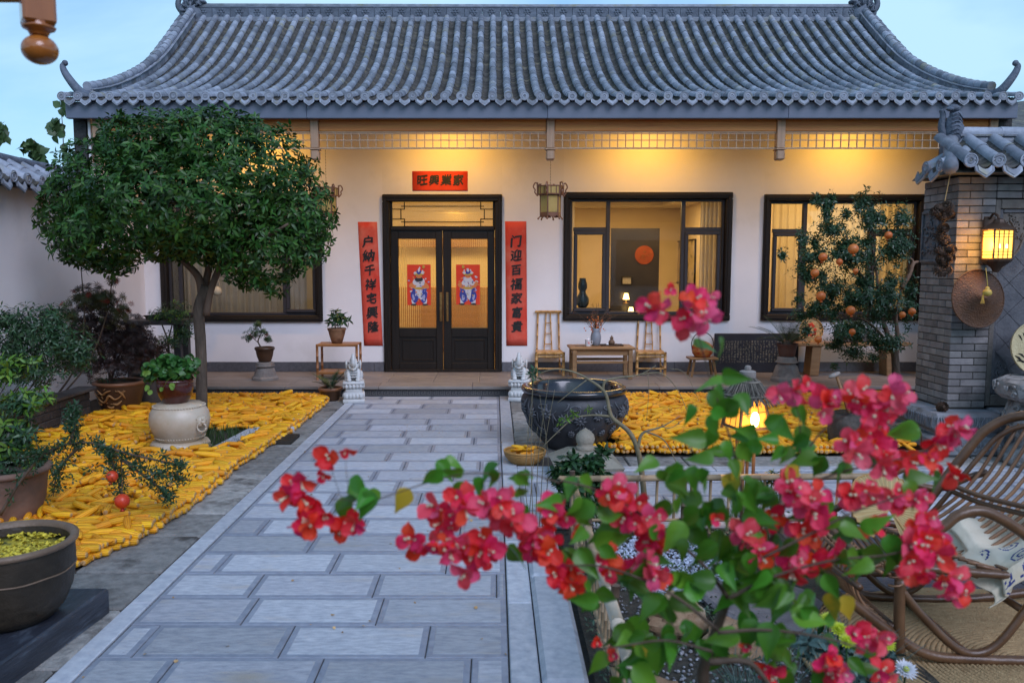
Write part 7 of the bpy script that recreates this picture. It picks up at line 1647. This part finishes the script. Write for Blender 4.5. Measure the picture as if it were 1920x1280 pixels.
bush('small_shrub', 'small dark-leaved shrub behind the far bamboo rail', 'shrub', (1.75, 5.1, 0), [([(1455, 990), (1450, 940), (1445, 890)], [.006, .004, .002])], [(1448, 900, 24, 20), (1475, 925, 22, 18), (1455, 950, 20, 20)], 4.9, [(PLV, M_pom, 70, 1)], inner=.1)
# ================= rug, rocking chair, fan, cloth =================
M_jute = mat('jute_rug', (.30, .19, .09), (.44, .30, .15), 18, .9, .5, 90, c3=(.22, .13, .06), s3=2, p3=.6, w3=.2)
rg = empty('jute_rug', (2.25, 3.2, 0), 0, 'large oval braided jute rug under the rattan rocking chair', 'rug'); g = MB()
for k in range(44): q = (k+1)/44; g.tube([(.95*q*math.cos(t), .80*q*math.sin(t), .010) for t in [2*PI*j/64 for j in range(65)]], .0128, 6, False)
o = g.build('braid', M_jute, rg, True); o['kind'] = 'stuff'
M_rat = mat('dark_rattan', (.075, .034, .016), (.17, .085, .04), 6, .35, .15, 30, stretch=(1, 1, 1), c3=(.22, .12, .06), s3=5, p3=.6, w3=.12)
M_rats = mat('rattan_slat', (.15, .07, .035), (.34, .18, .09), 6, .4, var=.35)
rc_ = empty('rocking_chair', (2.25, 3.55, 0), 0, 'dark rattan rocking chair with slatted back at the right edge', 'chair')
def RT(pts, r, name, m=M_rat, n=10, seg=6):
    c = curve_pts(pts, seg); g = MB(); rr = r if not isinstance(r, (list, tuple)) else [float(np.interp(i/(len(c)-1)*(len(r)-1), range(len(r)), r)) for i in range(len(c))]; g.tube(c, rr, n); return under(g.build(name, m, rc_, True), rc_)
YN, YFr = 3.22, 3.84
for Y, q in ((YN, 0), (YFr, 1)):
    dx = 0
    RT([(1.44, Y, .30), (1.62, Y, .16), (1.78, Y, .06), (1.98, Y, .035), (2.35, Y, .032), (2.75, Y, .09), (3.0, Y, .18)], .021, 'rocker')
    RT([(1.62, Y, .0+.16), (1.63, Y, .30), (1.64, Y, .46)] if q else [P(1687, 1225, Y), P(1686, 1150, Y), P(1688, 1085, Y)], .022, 'front_post')
    RT([(1.66, Y, .34), (1.78, Y, .20), (1.93, Y, .07), (2.06, Y, .085), (2.18, Y, .24), (2.26, Y, .40)], .017, 'curved_brace')
    RT([(1.60, Y, .43), (1.78, Y, .42), (2.15, Y, .39), (2.35, Y, .40)], .018, 'seat_rail')
    a, b2 = (P(1765, 985, Y), P(1850, 958, Y)) if not q else (P(1700, 895, Y), P(1745, 920, Y))
    if not q: RT([(1.66, Y, .45), (1.72, Y, .55), P(1765, 990, Y), P(1800, 964, Y), P(1850, 960, Y), P(1920, 1000, Y), P(1990, 1060, Y), (2.45, Y, .42)], [.018, .018, .02, .022, .023, .023, .02, .016], 'armrest', seg=8)
    else: RT([(1.62, Y, .46), P(1690, 880, Y), P(1712, 905, Y), P(1760, 915, Y), P(1815, 895, Y), P(1850, 885, Y)], .017, 'armrest', seg=8)
    for z in (0, 1): g = MB(); c = Vector((1.64, Y, .37)); g.tube([(1.645+.027*math.cos(t), Y+.027*math.sin(t), .33+.006*t) for t in [k*PI/4 for k in range(25)]], .0045, 5, False); under(g.build('cane_binding', M_rats, rc_, True), rc_) if z == 0 else None
# back frame hoop (near and far sides meet at the top) and slats
Bn = [P(1770, 1010, YN+.05), P(1800, 925, YN+.12), P(1835, 860, 3.45), P(1880, 815, 3.6), P(1935, 808, 3.72)]
nb = [(2.02, 3.84, .40), (2.10, 3.84, .52), (2.24, 3.82, .74), (2.34, 3.80, .88), (2.46, 3.74, .955), (2.62, 3.52, .99), (2.66, 3.40, .97), (2.62, 3.28, .84), (2.48, 3.24, .62), (2.38, 3.22, .42)]
RT(nb, .022, 'back_frame', seg=8)
RT([(2.07, 3.82, .42), (2.16, 3.79, .56), (2.28, 3.77, .74), (2.37, 3.75, .86), (2.47, 3.69, .92), (2.60, 3.50, .95)], .012, 'inner_hoop', seg=8)
for k in range(15):
    t = k/14; y = 3.80-.54*t; top = Vector((2.40+.23*math.sin(PI*min(1, t*1.0+.08)*.5), y-.02+.02*t, .90+.06*math.sin(PI*t)*1.2)); bot = Vector((1.98+.36*t*.6, y, .40)); mid = top.lerp(bot, .5)+Vector((.05, 0, -.05))
    RT([top, mid, bot, bot+Vector((-.2, 0, .02))], .0085, 'back_slat', M_rats, 7, 4)
RT([(2.16, 3.84, .62), (2.22, 3.6, .61), (2.36, 3.3, .62)], .012, 'back_tie'); RT([(2.17, 3.84, .585), (2.23, 3.6, .575), (2.37, 3.3, .585)], .012, 'back_tie')
for k in range(20): # seat slats running side to side, dipping and rolling over the front
    t = k/19; x = 1.52+.62*t; z = .41+.045*math.sin(PI*t)*-1+(.03 if t < .1 else 0)
    RT([(x, YN+.0, z+.01), (x-.015, (YN+YFr)/2, z-.025), (x, YFr, z+.01)], .0085, 'seat_slat', M_rats, 7, 4)
for k in range(15): # front apron canes curling down
    y = YN+.04+(YFr-YN-.08)*k/14; RT([(1.60, y, .42), (1.52, y, .40), (1.50, y, .32), (1.56, y, .22), (1.64, y, .17)], .0075, 'apron_cane', M_rats, 6, 4)
RT([(1.50, YN, .34), (1.48, 3.53, .34), (1.50, YFr, .34)], .014, 'front_rail'); RT([(1.645, YN, .17), (1.645, YFr, .17)], .016, 'stretcher'); RT([(2.18, YN, .24), (2.18, YFr, .24)], .016, 'stretcher'); RT([(1.53, YN-.02, .42), (1.50, YN+.1, .47), (1.50, 3.53, .485), (1.50, YFr-.1, .47), (1.53, YFr, .42)], .016, 'front_rail')
RT([(1.98, YN, .035), (2.0, YFr, .035)], .016, 'stretcher'); RT([(1.6, YFr, .16), (2.7, YFr, .15)], .016, 'side_stretcher')
# palm fan
M_palm = mat('dry_palm_fan', (.42, .30, .13), (.58, .44, .22), 9, .6, var=.2)
fo = empty('palm_fan', P(1668, 955, 3.62), 0, 'round dry palm-leaf fan lying on the rocking chair seat', 'fan'); g = MB(); vs = [(0, 0, 0)]; NF = 72
FM = Euler((R(52), R(-12), R(15))).to_matrix().to_4x4()
for k in range(NF+1): a = R(-35)+2*PI*.87*k/NF-PI*.37; r_ = .175*(1+.03*math.sin(7*a)+.06*math.sin(a)); vs.append((r_*math.cos(a), r_*math.sin(a), .006*(-1)**k))
g.add(vs, [(0, k, k+1) for k in range(1, NF+1)], FM); g.build('pleated_blade', M_palm, fo)
g = MB(); g.tube([FM @ Vector(v) for v in vs[1:]], .004, 5); g.tube([FM @ Vector((0, .02, 0)), FM @ Vector((.02, -.20, .0)), FM @ Vector((.03, -.30, .01))], [.006, .008, .008], 6); g.build('rim_and_handle', M_wov, fo, True)
# cloth
M_cloth = mat('cream_cloth', (.66, .55, .38), (.80, .73, .60), 4, .85, .2, 60, trans=.15); M_clb = mat('indigo_print', (.02, .035, .16), (.04, .06, .22), 8, .8)
n = 110; vs = []; fs = []; A_ = [Vector((2.02, 3.16, .50)), Vector((2.68, 3.16, .66))]; B_ = [Vector((2.08, 3.62, .47)), Vector((2.8, 3.7, .60))]
def clp(u, v):
    x = 2.0+.75*u+(.05*math.sin(v*9) if u < .1 else 0); y = 3.62-.50*v; z = .455+.26*u*u+.05*u-.02*math.sin(v*3)
    if v > .8: z -= (v-.8)*.42*(1+.5*math.sin(u*3.2+.3)); y = 3.62-.40-.09*(v-.8)*(1+.6*math.sin(u*9))
    if u < .15: z -= (.15-u)*.6
    z += .022*math.sin(u*11+v*5)+.015*math.sin(v*14+u*4)+.025*mnoise.noise(Vector((u*5, v*6, 1))); return Vector((x, y, z))
for j in range(n+1):
    for i in range(n+1): vs.append(tuple(clp(i/n, j/n*1.0)))
g = MB()
for j in range(n):
    for i in range(n):
        a = j*(n+1)+i; u, v = i/n, j/n; q = 0
        if .95 < v < .965 and int(u*40) % 2: q = 1
        du, dv = (u*6) % 1-.5, (v*5) % 1-.5
        if (abs(math.hypot(du, dv)-.32) < .03 or abs(math.hypot(du, dv)-.14) < .03) and v > .45 and u > .1: q = 1
        g.m.append(q); fs.append((a, a+1, a+n+2, a+n+1))
g.v = [(x-2.3, y-3.4, z-.5) for x, y, z in vs]; g.f = fs
o = g.build('printed_cloth', [M_cloth, M_clb], None, True, loc=(2.3, 3.4, .5)); tag(o, 'cream cloth with indigo printed circles draped over the rocking chair', 'cloth'); md = o.modifiers.new('thick', 'SOLIDIFY'); md.thickness = .004
# chrysanthemums
def mum(px, py, Y, r, m, label, mc=None):
    p = P(px, py, Y); o = empty('chrysanthemum', (p.x, p.y, 0), 0, label, 'flower'); g = MB(); up = Vector((0, -.55, .83)).normalized(); M3 = orient(up).to_4x4()
    for ring in range(4):
        for k in range(18-ring*2):
            a = 2*PI*k/(18-ring*2)+ring*.3; el = .25+ring*.32; d = Vector((math.cos(a)*math.cos(el), math.sin(el), math.sin(a)*math.cos(el))); rr = r*(1-.12*ring)*rng.uniform(.85, 1.1); t = d.cross(Vector((0, 1, 0))).normalized()*r*.11
            b = len(g.v); g.v += [tuple(M3 @ (d*rr*.15)), tuple(M3 @ (d*rr*.7+t)), tuple(M3 @ (d*rr)), tuple(M3 @ (d*rr*.7-t))]; g.f.append((b, b+1, b+2, b+3)); g.m.append(0)
    q = g.build('blossom', m, o, loc=(0, 0, p.z)); g = MB(); g.ell((0, 0, 0), (r*.25,)*3, 10, 6); g.build('flower_centre', mc or m, o, True, loc=(up.x*r*.25, up.y*r*.25, p.z+up.z*r*.2))
    g = MB(); g.tube(curve_pts([(0, .03, 0), (.01, .02, p.z*.6), (0, 0, p.z)], 4), .003, 5); g.build('stem', M_nan, o); pl = []
    for k in range(5): whorl(Vector((rng.gauss(0, .02), rng.gauss(0, .02), p.z*rng.uniform(.3, .9))), Vector((rng.gauss(0, 1), rng.gauss(0, 1), .3)), 2, .8, 1, pl)
    scatter(DL, pl, M_dkleaf, 'leaves', o); return o
M_ym = mat('lime_yellow_petal', (.50, .62, .03), (.62, .66, .05), 5, .5, trans=.3); M_wm = mat('white_petal', (.70, .70, .76), (.80, .80, .84), 5, .5, trans=.3)
mum(1553, 1163, 2.5, .030, M_ym, 'lime-yellow chrysanthemum, highest of the group by the rug'); mum(1572, 1180, 2.45, .030, M_ym, 'lime-yellow chrysanthemum just below the highest one'); mum(1588, 1203, 2.35, .028, M_ym, 'lime-yellow chrysanthemum left of the pink bracts by the rug'); mum(1662, 1207, 2.35, .030, M_ym, 'lime-yellow chrysanthemum right of the pink bracts by the rug'); mum(1697, 1256, 2.3, .036, M_wm, 'white chrysanthemum with a yellow-green centre at the lower right', M_ym)
bush('leafy_plant', 'dark blue-green foliage under the chrysanthemums', 'plant', (1.0, 2.4, 0), [([(1580, 1300), (1575, 1240), (1570, 1200)], [.005, .004, .003])], [(1560, 1220, 45, 25), (1640, 1240, 50, 25), (1520, 1210, 35, 25), (1600, 1270, 60, 25)], 2.4, [(DL, M_blue, 60, .9)], inner=.1)
# ================= bougainvillea =================
M_br = mat('bougainvillea_bract', (.96, .022, .035), (.98, .06, .12), 2.2, .55, .25, 120, var=.14, hue=.018, trans=.38, bdist=.002)
M_bp = mat('pink_bract', (.97, .04, .10), (.98, .17, .27), 2.5, .55, .25, 120, var=.12, hue=.015, trans=.38, bdist=.002)
M_brr = mat('scarlet_bract', (.92, .016, .012), (.95, .035, .03), 2.2, .55, .25, 120, var=.14, hue=.012, trans=.38, bdist=.002)
M_cen = mat('cream_floret', (.75, .68, .45), rough=.5); M_bl = mat('bougainvillea_leaf', (.06, .19, .014), (.12, .31, .025), 5, .38, .2, 60, var=.35, hue=.02, trans=.35, bdist=.003); M_yl = mat('yellowing_leaf', (.55, .34, .02), (.62, .45, .04), 8, .5, c3=(.25, .3, .03), s3=12, p3=.5, w3=.1, trans=.35)
M_bst = mat('bougainvillea_stem', (.05, .03, .018), (.12, .075, .045), 14, .7, .3, 60)
def bract(m_, seed, r=.030):
    g = MB(); rr = random.Random(seed); NU, NV = 7, 6
    for b in range(3):
        a0 = b*2*PI/3+rr.uniform(-.25, .25); op = rr.uniform(.35, 1.0); l = r*rr.uniform(.85, 1.15); w = l*rr.uniform(.78, .95); cup = rr.uniform(.2, .5); base = len(g.v)
        for j in range(NV+1):
            v = j/NV; hw = w/2*(math.sin(PI*min(1, v*.86+.08))**.75)*(1 if v < 1 else 0)
            for i in range(NU+1):
                u = i/NU*2-1; x = hw*u; bend = op*(.35+.9*v); rad = l*v*math.sin(.35+bend*.8); hgt = l*v*math.cos(.35+bend*.8)
                rad -= cup*hw*u*u*.9*-1*.4; hgt += cup*abs(hw)*u*u*1.1+.0012*math.sin(u*5+v*7+seed)
                # crinkle
                rad += .0012*math.sin(7*u+5*v+b)
                g.v.append((rad*math.cos(a0)-x*math.sin(a0), rad*math.sin(a0)+x*math.cos(a0), hgt))
        for j in range(NV):
            for i in range(NU): a = base+j*(NU+1)+i; g.f.append((a, a+1, a+NU+2, a+NU+1)); g.m.append(0)
    g.mi = 1
    for k in range(2): a = rr.uniform(0, 6); q = Vector((.003*math.cos(a), .003*math.sin(a), 0)); g.tube([q*.3, q+Vector((0, 0, r*.5)), q*1.4+Vector((0, 0, r*.62))], [.0012, .0013, .0028], 5)
    return g.mesh('flower', [m_, M_cen], True)
BR = {k: [bract(m_, s) for s in range(5)] for k, m_ in (('r', M_brr), ('m', M_br), ('p', M_bp))}
bv = empty('bougainvillea', (.75, 1.75, 0), 0, 'bougainvillea spreading red and pink bract clusters across the foreground', 'plant')
YB = 1.25
def BV(px, py, dy=0): return P(px, py, YB+dy)
branches = [([(1330, 1330), (1318, 1260), (1340, 1190), (1365, 1120)], [.012, .011, .009, .007], .06), ([(1365, 1120), (1320, 1060), (1250, 1000), (1180, 950), (1110, 915), (1050, 900)], [.008, .006, .005, .004, .0035, .003], 0), ([(1050, 905), (1000, 890), (950, 888), (870, 888), (800, 905), (740, 925), (690, 938), (620, 935)], [.0026, .0026, .0024, .0022, .002, .0018, .0015, .0012], -.02),
    ([(1365, 1120), (1385, 1040), (1390, 950), (1385, 880), (1362, 800), (1335, 720), (1318, 660), (1305, 610)], [.008, .006, .005, .004, .003, .0025, .002, .0015], .04), ([(1370, 1110), (1430, 1040), (1470, 950), (1500, 870), (1540, 810), (1600, 770), (1660, 750)], [.008, .006, .005, .004, .003, .002, .0015], .05), ([(1480, 930), (1560, 890), (1640, 870), (1720, 850), (1790, 810)], [.005, .004, .003, .002, .0015], .02),
    ([(1368, 1120), (1450, 1080), (1560, 1050), (1660, 1040), (1740, 1020)], [.007, .005, .004, .003, .002], -.03), ([(1345, 1185), (1430, 1180), (1520, 1190), (1600, 1210), (1640, 1230)], [.007, .005, .004, .003, .002], -.05), ([(1430, 1045), (1520, 1000), (1600, 960), (1700, 925)], [.005, .004, .003, .002], -.04), ([(1345, 1180), (1270, 1120), (1190, 1080), (1120, 1060), (1060, 1060)], [.006, .005, .004, .003, .002], -.04), ([(1335, 1220), (1250, 1200), (1170, 1210), (1130, 1215)], [.005, .004, .003, .002], -.06), ([(1330, 1240), (1400, 1240), (1440, 1280), (1480, 1330)], [.006, .005, .004, .003], -.05), ([(640, 935), (625, 890), (615, 865)], [.001, .001, .0008], -.02), ([(655, 930), (650, 890), (648, 862)], [.001, .001, .0008], -.02), ([(1500, 870), (1500, 800), (1492, 745)], [.003, .002, .001], .05), ([(1740, 1020), (1790, 1070), (1800, 1120)], [.002, .002, .001], -.03), ([(1318, 660), (1270, 600), (1245, 585)], [.0015, .001, .001], .04)]
stem_pts = []
for b, r_, dy in branches:
    c = curve_pts([BV(x, y, dy) for x, y in b], 6); rr = [float(np.interp(i/(len(c)-1)*(len(r_)-1), range(len(r_)), r_)) for i in range(len(c))]
    if b[0][0] != 1330: rr = [q*.5 for q in rr]
    g = MB(); g.tube(c, rr, 7); under(g.build('branch', M_bst, bv, True), bv); stem_pts += [(p, b[0]) for p in c]
g = MB(); a = BV(1330, 1330, .06); g.tube(curve_pts([a, (a.x+.04, a.y+.12, .5), (.62, 1.6, .2), (.66, 1.7, -.02)], 6), .014, 8); under(g.build('trunk', M_bst, bv, True), bv)
clusters = [(555, 930, 36, 4, 'r'), (590, 965, 36, 5, 'r'), (560, 905, 22, 2, 'r'), (572, 985, 20, 2, 'r'), (640, 985, 18, 2, 'r'), (662, 985, 14, 2, 'r'), (612, 866, 16, 2, 'r'), (648, 853, 12, 1, 'r'), (604, 898, 4, 1, 'r'),
 (820, 965, 30, 4, 'm'), (870, 945, 40, 6, 'p'), (930, 950, 42, 6, 'p'), (778, 1018, 22, 3, 'r'), (835, 1015, 45, 7, 'm'), (900, 1030, 45, 7, 'm'), (880, 1075, 26, 3, 'p'), (965, 980, 34, 5, 'p'), (1000, 1015, 34, 5, 'm'), (1040, 965, 34, 5, 'm'), (1025, 1030, 36, 5, 'r'), (1062, 1085, 40, 6, 'r'), (1085, 1000, 12, 1, 'r'), (1140, 1055, 30, 3, 'r'), (1150, 925, 30, 4, 'p'), (1180, 950, 40, 6, 'm'), (1215, 985, 40, 6, 'p'), (1230, 1020, 36, 5, 'm'), (1205, 1065, 32, 4, 'p'), (1235, 1085, 20, 2, 'p'),
 (1230, 578, 20, 3, 'p'), (1258, 543, 12, 1, 'm'), (1306, 560, 22, 3, 'p'), (1337, 557, 12, 1, 'p'), (1285, 598, 22, 3, 'm'), (1318, 592, 14, 2, 'p'),
 (1463, 737, 14, 2, 'p'), (1495, 735, 18, 2, 'p'), (1515, 720, 10, 1, 'p'), (1553, 750, 22, 3, 'p'), (1545, 778, 14, 1, 'p'), (1615, 745, 34, 5, 'p'), (1650, 770, 40, 6, 'p'), (1685, 745, 34, 5, 'p'), (1640, 800, 22, 2, 'm'),
 (1605, 838, 28, 4, 'p'), (1650, 840, 34, 5, 'm'), (1665, 872, 28, 4, 'm'), (1710, 862, 22, 2, 'm'), (1792, 805, 30, 4, 'p'), (1760, 835, 20, 3, 'r'), (1745, 868, 18, 2, 'r'), (1790, 885, 18, 2, 'r'),
 (1490, 922, 30, 5, 'p'), (1525, 940, 36, 5, 'p'), (1540, 975, 22, 2, 'p'), (1600, 930, 22, 3, 'm'), (1630, 920, 24, 3, 'p'), (1690, 935, 32, 5, 'm'), (1725, 940, 22, 2, 'p'), (1640, 983, 26, 2, 'm'), (1450, 970, 16, 2, 'r'), (1400, 1005, 30, 4, 'p'), (1425, 1035, 22, 2, 'm'), (1510, 1005, 26, 4, 'm'), (1490, 1060, 30, 4, 'p'), (1530, 1055, 18, 2, 'r'), (1570, 1040, 16, 2, 'r'), (1600, 1076, 10, 1, 'p'),
 (1735, 1000, 46, 9, 'p'), (1715, 1040, 34, 4, 'p'), (1765, 1035, 26, 3, 'p'), (1720, 1078, 28, 4, 'm'), (1785, 1095, 34, 4, 'p'), (1800, 1120, 22, 2, 'p'),
 (1620, 1195, 26, 3, 'm'), (1650, 1200, 18, 2, 'p'), (1555, 1240, 26, 3, 'm'), (1575, 1265, 26, 3, 'm'), (1655, 1265, 24, 3, 'm'), (1400, 1217, 12, 1, 'r'), (1437, 1262, 20, 2, 'm'), (1120, 1207, 8, 1, 'r'), (1150, 1230, 8, 1, 'r'), (1345, 975, 12, 1, 'm')]
fl = 0
for cx, cy, r_, n, k in clusters:
    for i in range(n):
        a = i*2.4+cx; q = r_*.72*math.sqrt((i+.3)/n) if n > 1 else 0; x, y = cx+q*math.cos(a), cy+q*math.sin(a)
        kk = k if rng.random() < .75 else {'r': 'm', 'm': 'p', 'p': 'm'}[k]
        dy = rng.uniform(-.035, .03)-(.02 if k == 'p' else 0)+(.04 if cx > 1400 and cy < 900 else 0)
        p = BV(x, y, dy); d = Vector((math.cos(a)*q/r_*.8, -.75+rng.gauss(0, .3), -math.sin(a)*q/r_*.8+rng.gauss(0, .2)))
        o = link('flower', rng.choice(BR[kk]), bv); s = rng.uniform(.68, 1.02)*(.66 if r_ < 14 else 1)*(.9 if n == 1 else 1)
        dn = d.normalized(); Mq = orient(dn, rng.uniform(0, 6)) @ Matrix.Rotation(-PI/2, 3, 'X')
        o.matrix_local = Matrix.Translation(p-dn*.012-bv.location) @ Mq.to_4x4() @ Matrix.Scale(s, 4); fl += 1
def hleaf(name, l, w, m, fold, droop):
    g = MB(); prof = [(0, 0), (.06, .55), (.16, .92), (.28, 1), (.45, .86), (.64, .54), (.82, .22), (1, 0)]; vs = []; fs = []
    for t, q in prof: z = -droop*l*t*t; ww = w/2*q; vs += [(-ww, l*t, z+fold*ww+.0012*math.sin(t*14)), (-ww*.5, l*t, z+fold*ww*.5), (0, l*t, z), (ww*.5, l*t, z+fold*ww*.5), (ww, l*t, z+fold*ww-.0012*math.sin(t*12))]
    for i in range(len(prof)-1):
        for j in range(4): a = i*5+j; fs.append((a, a+1, a+6, a+5))
    fs = [tuple(dict.fromkeys(f)) for f in fs]; g.add(vs, fs); return g.mesh(name, m, True)
BL = [hleaf('leaf', .060, .036, M_bl, .35, .35), hleaf('leaf', .052, .030, M_bl, .15, .7), hleaf('leaf', .055, .031, M_bl, .55, .15)]; BLY = [hleaf('leaf', .05, .03, M_yl, .2, .3)]
def putleaf(p, d, s, ms=BL, up=None): o = link('leaf', rng.choice(ms), bv); o.matrix_local = Matrix.Translation(p-bv.location) @ orient(d, rng.gauss(0, .5), up or Vector((0, -.5, .85)).normalized()).to_4x4() @ Matrix.Scale(s, 4)
lr = [(700, 932, 6, 3), (650, 935, 12, 2), (632, 945, 8, 1), (655, 915, 6, 1), (825, 885, 10, 3), (880, 905, 12, 3), (935, 895, 16, 4), (975, 945, 20, 4), (1000, 890, 16, 2), (960, 1035, 10, 2), (1080, 920, 20, 2), (1110, 975, 26, 6), (1090, 1040, 22, 4), (1110, 1110, 18, 3), (1265, 900, 26, 5), (1235, 890, 12, 2), (1300, 870, 18, 3), (1290, 960, 34, 8), (1290, 1050, 36, 8), (1190, 1110, 14, 2), (1180, 1160, 12, 1), (1345, 900, 26, 6), (1365, 985, 24, 5), (1340, 650, 8, 1), (1300, 660, 8, 1), (1345, 735, 20, 3), (1315, 745, 14, 2), (1380, 750, 16, 2), (1345, 800, 24, 4), (1375, 840, 22, 4), (1320, 840, 12, 2), (1420, 850, 26, 4), (1430, 920, 26, 5), (1470, 840, 20, 3), (1440, 800, 12, 2), (1490, 780, 12, 2), (1515, 820, 20, 3), (1535, 860, 14, 2), (1590, 870, 12, 1), (1610, 890, 14, 2), (1425, 1060, 30, 6), (1470, 1100, 26, 5), (1450, 1160, 26, 5), (1400, 1110, 24, 4), (1350, 1100, 20, 3), (1250, 1130, 16, 2), (1290, 1190, 18, 3), (1500, 1130, 20, 3), (1540, 1090, 18, 3), (1600, 1060, 20, 3), (1650, 1040, 16, 2), (1600, 1000, 14, 2), (1200, 1220, 26, 6), (1240, 1200, 24, 5), (1180, 1260, 24, 5), (1370, 1240, 20, 3), (1420, 1190, 20, 3), (1480, 1250, 24, 4), (1520, 1200, 18, 2), (1700, 900, 16, 2), (1730, 830, 12, 2), (1750, 900, 10, 1), (1675, 1010, 14, 2), (1570, 960, 16, 2), (1460, 1010, 16, 2), (1610, 1250, 18, 2), (1545, 1000, 12, 1), (1230, 1130, 14, 2), (1140, 1100, 14, 2), (1055, 935, 14, 3), (1340, 1040, 26, 5), (1385, 950, 18, 3)]
nlv = 0
for cx, cy, r_, n in lr:
    for i in range(n if cy < 960 else int(n*1.45)+1):
        x, y = cx+rng.gauss(0, r_*(.8 if cy < 960 else 1.1)), cy+rng.gauss(0, r_*.8); dy = rng.uniform(-.06, .09); p = BV(x, y-12, dy); sgn = rng.choice((-1, 1)); d = Vector((sgn*rng.uniform(.1, 1), rng.gauss(0, .35), rng.uniform(-1.1, .15)))
        putleaf(p, d, rng.uniform(.6, 1.0)*(1 if cy < 960 else 1.12), BL, Vector((rng.gauss(0, .2), -1, .5)).normalized()); nlv += 1
for x, y, dx, dz in ((768, 915, -.5, -.8), (1378, 860, .15, -1), (1372, 885, -.1, -1), (1560, 1110, .0, -1), (1580, 1115, .35, -.9), (1185, 1190, .5, -.5), (1480, 870, .3, -1)): putleaf(BV(x, y), Vector((dx, -.1, dz)), 1.0, BLY, Vector((0, -1, .3)))
print('flowers', fl, 'leaves', nlv)
# scattered dry bits on the path
M_bit = mat('dry_petal_scrap', (.30, .17, .07), (.45, .30, .15), 20, .8, var=.4); pl = []
for k in range(150):
    x, y = rng.uniform(-1.7, .1), rng.uniform(3.0, 9.5)
    if rng.random() < .5: x, y = rng.gauss(-.75, .16), rng.gauss(8.1, .25)
    pl.append((Vector((x, y, .006)), Euler((rng.gauss(0, .3), rng.gauss(0, .3), rng.uniform(0, 6))).to_matrix(), rng.uniform(.25, .6) if y < 7.5 else rng.uniform(.2, .35)))
scatter([round_leaf('l', .018, M_bit)], pl, M_bit, 'fallen_scraps')
# unseen house added behind the camera to mask the horizon mirrored in the panes
oh = empty('reflection_house', (0, -9, 0), 0, 'plain white house added unseen behind the camera for the reflections in the window glass', 'house')
g = MB(); g.bb(-9, 9, -4, 0, 0, 3.3); g.build('wall', M_wall, oh); g = MB(); g.add([(-9.6, .6, 3.3), (9.6, .6, 3.3), (9.6, -2, 4.9), (-9.6, -2, 4.9), (-9.6, -4.6, 3.3), (9.6, -4.6, 3.3)], [(0, 3, 2, 1), (3, 4, 5, 2), (0, 1, 5, 4)]); g.build('roof', M_pan, oh)
for x in (-6, -2.2, 2.2, 6): g = MB(); g.bb(x-1.2, x+1.2, .0, .05, .8, 2.6); g.build('window', M_alu, oh)
